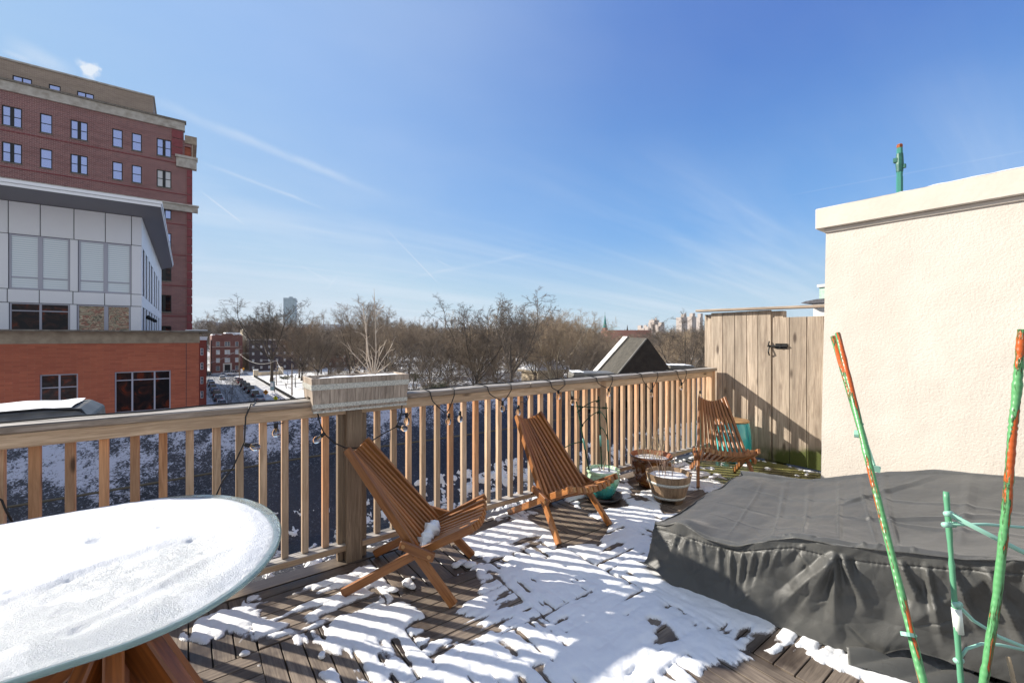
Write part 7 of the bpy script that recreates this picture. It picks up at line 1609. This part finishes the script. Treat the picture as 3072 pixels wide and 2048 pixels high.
# ------------------------------------------------------------------ person walking a dog
COAT = mat('dark_coat', (.05, .04, .035), .8); SKIN = mat('skin', (.45, .28, .2), .6)
def skin_figure(name, verts, edges, radii, matl, parent, loc, rz, sub=1):
    me = bpy.data.meshes.new(name); me.from_pydata([tuple(v) for v in verts], edges, []); o = bpy.data.objects.new(name, me); COL.objects.link(o); o.parent = parent
    bpy.context.view_layer.objects.active = o; md = o.modifiers.new('skin', 'SKIN'); md.use_smooth_shade = True
    for i, r_ in enumerate(radii): me.skin_vertices[0].data[i].radius = (r_, r_) if isinstance(r_, float) else r_
    me.skin_vertices[0].data[0].use_root = True; s2 = o.modifiers.new('sub', 'SUBSURF'); s2.levels = sub; s2.render_levels = sub; me.materials.append(matl); return o
c = gnd(858, 1167); pr_ = thing('person', 'person in a dark coat walking a dog across the park snow', 'person', (c.x, c.y, G + .1), R(60))
vs_ = [(0, 0, .95), (0, 0, 1.15), (0, .02, 1.40), (0, .03, 1.52), (0, .06, 1.62), (0, .06, 1.72), (.10, 0, .88), (.11, .08, .48), (.12, .02, .06), (.12, .18, .03), (-.10, 0, .88), (-.11, -.12, .5), (-.12, -.28, .10), (-.12, -.14, .04), (.19, .02, 1.40), (.26, 0, 1.12), (.25, .14, .90), (.25, .18, .82), (-.19, .02, 1.40), (-.25, -.08, 1.12), (-.24, .06, .90), (-.24, .1, .82)]
es_ = [(0, 1), (1, 2), (2, 3), (3, 4), (4, 5), (0, 6), (6, 7), (7, 8), (8, 9), (0, 10), (10, 11), (11, 12), (12, 13), (2, 14), (14, 15), (15, 16), (16, 17), (2, 18), (18, 19), (19, 20), (20, 21)]
rr_ = [(.17, .13), (.19, .14), (.17, .12), .07, .095, .09, .10, .075, .05, .04, .10, .075, .05, .04, .08, .06, .045, .035, .08, .06, .045, .035]
skin_figure('body', vs_, es_, rr_, COAT, pr_, None, 0, 1)
dg = thing('dog', 'small dark dog beside the person in the park', 'dog', (c.x + .9, c.y - .5, G + .1), R(70))
vs_ = [(0, -.2, .38), (0, .05, .37), (0, .22, .40), (0, .34, .50), (0, .42, .54), (0, .54, .51), (.07, .2, .2), (.07, .2, .02), (-.07, .22, .2), (-.07, .26, .02), (.07, -.22, .24), (.07, -.28, .13), (.07, -.24, .02), (-.07, -.2, .24), (-.07, -.26, .13), (-.07, -.2, .02), (0, -.32, .44), (0, -.42, .55)]
es_ = [(0, 1), (1, 2), (2, 3), (3, 4), (4, 5), (2, 6), (6, 7), (2, 8), (8, 9), (0, 10), (10, 11), (11, 12), (0, 13), (13, 14), (14, 15), (0, 16), (16, 17)]
skin_figure('body', vs_, es_, [.10, .10, .12, .07, .075, .035, .045, .03, .045, .03, .055, .035, .025, .055, .035, .025, .03, .015], COAT, dg, None, 0, 1)
# brown undergrowth filling the park floor between the trunks
U = []
rs = random.Random(77)
T, C_ = gen_tree(seed=60, H=5, trunk=.04, nl=7, ang=60, tw=.022, lv=3, kids=(5, 5, 4, 3), r_t=.05); basis = np.array(T + C_)
for i in range(230):
    s = rs.uniform(96, 240); u = rs.uniform(900, 2130); p = P(u, 1012, s)
    if p.x < 26: continue
    k = rs.uniform(.5, 1.3); a = rs.uniform(0, 6.28); B_ = basis.copy(); ca, sa = math.cos(a), math.sin(a)
    for o in (0, 3):
        x_ = B_[:, o] * ca - B_[:, o + 1] * sa; y_ = B_[:, o] * sa + B_[:, o + 1] * ca; B_[:, o] = x_ * k + p.x; B_[:, o + 1] = y_ * k + p.y; B_[:, o + 2] = B_[:, o + 2] * k + G
    U.append(B_)
me = seg_mesh('undergrowth', np.concatenate(U), TW_B, 3); o = bpy.data.objects.new('undergrowth', me); COL.objects.link(o); _prop(o, 'leafless brown undergrowth between the park trees', 'undergrowth', None, 'stuff')

# ------------------------------------------------------------------ thin winter haze
HZ = bpy.data.materials.new('thin_haze'); HZ.use_nodes = True; nt = HZ.node_tree; nt.nodes.clear()
pv_ = N('ShaderNodeVolumePrincipled'); pv_.inputs['Color'].default_value = (.85, .90, 1.0, 1); pv_.inputs['Density'].default_value = .00004; ho = N('ShaderNodeOutputMaterial'); L(pv_.outputs[0], ho.inputs['Volume'])
m = MB(); m.box((-4200, -700, G - 1.1), (7200, 7200, 230)); o = m.build('haze', HZ, label='thin pale winter haze over the city', cat='haze', kind='stuff')
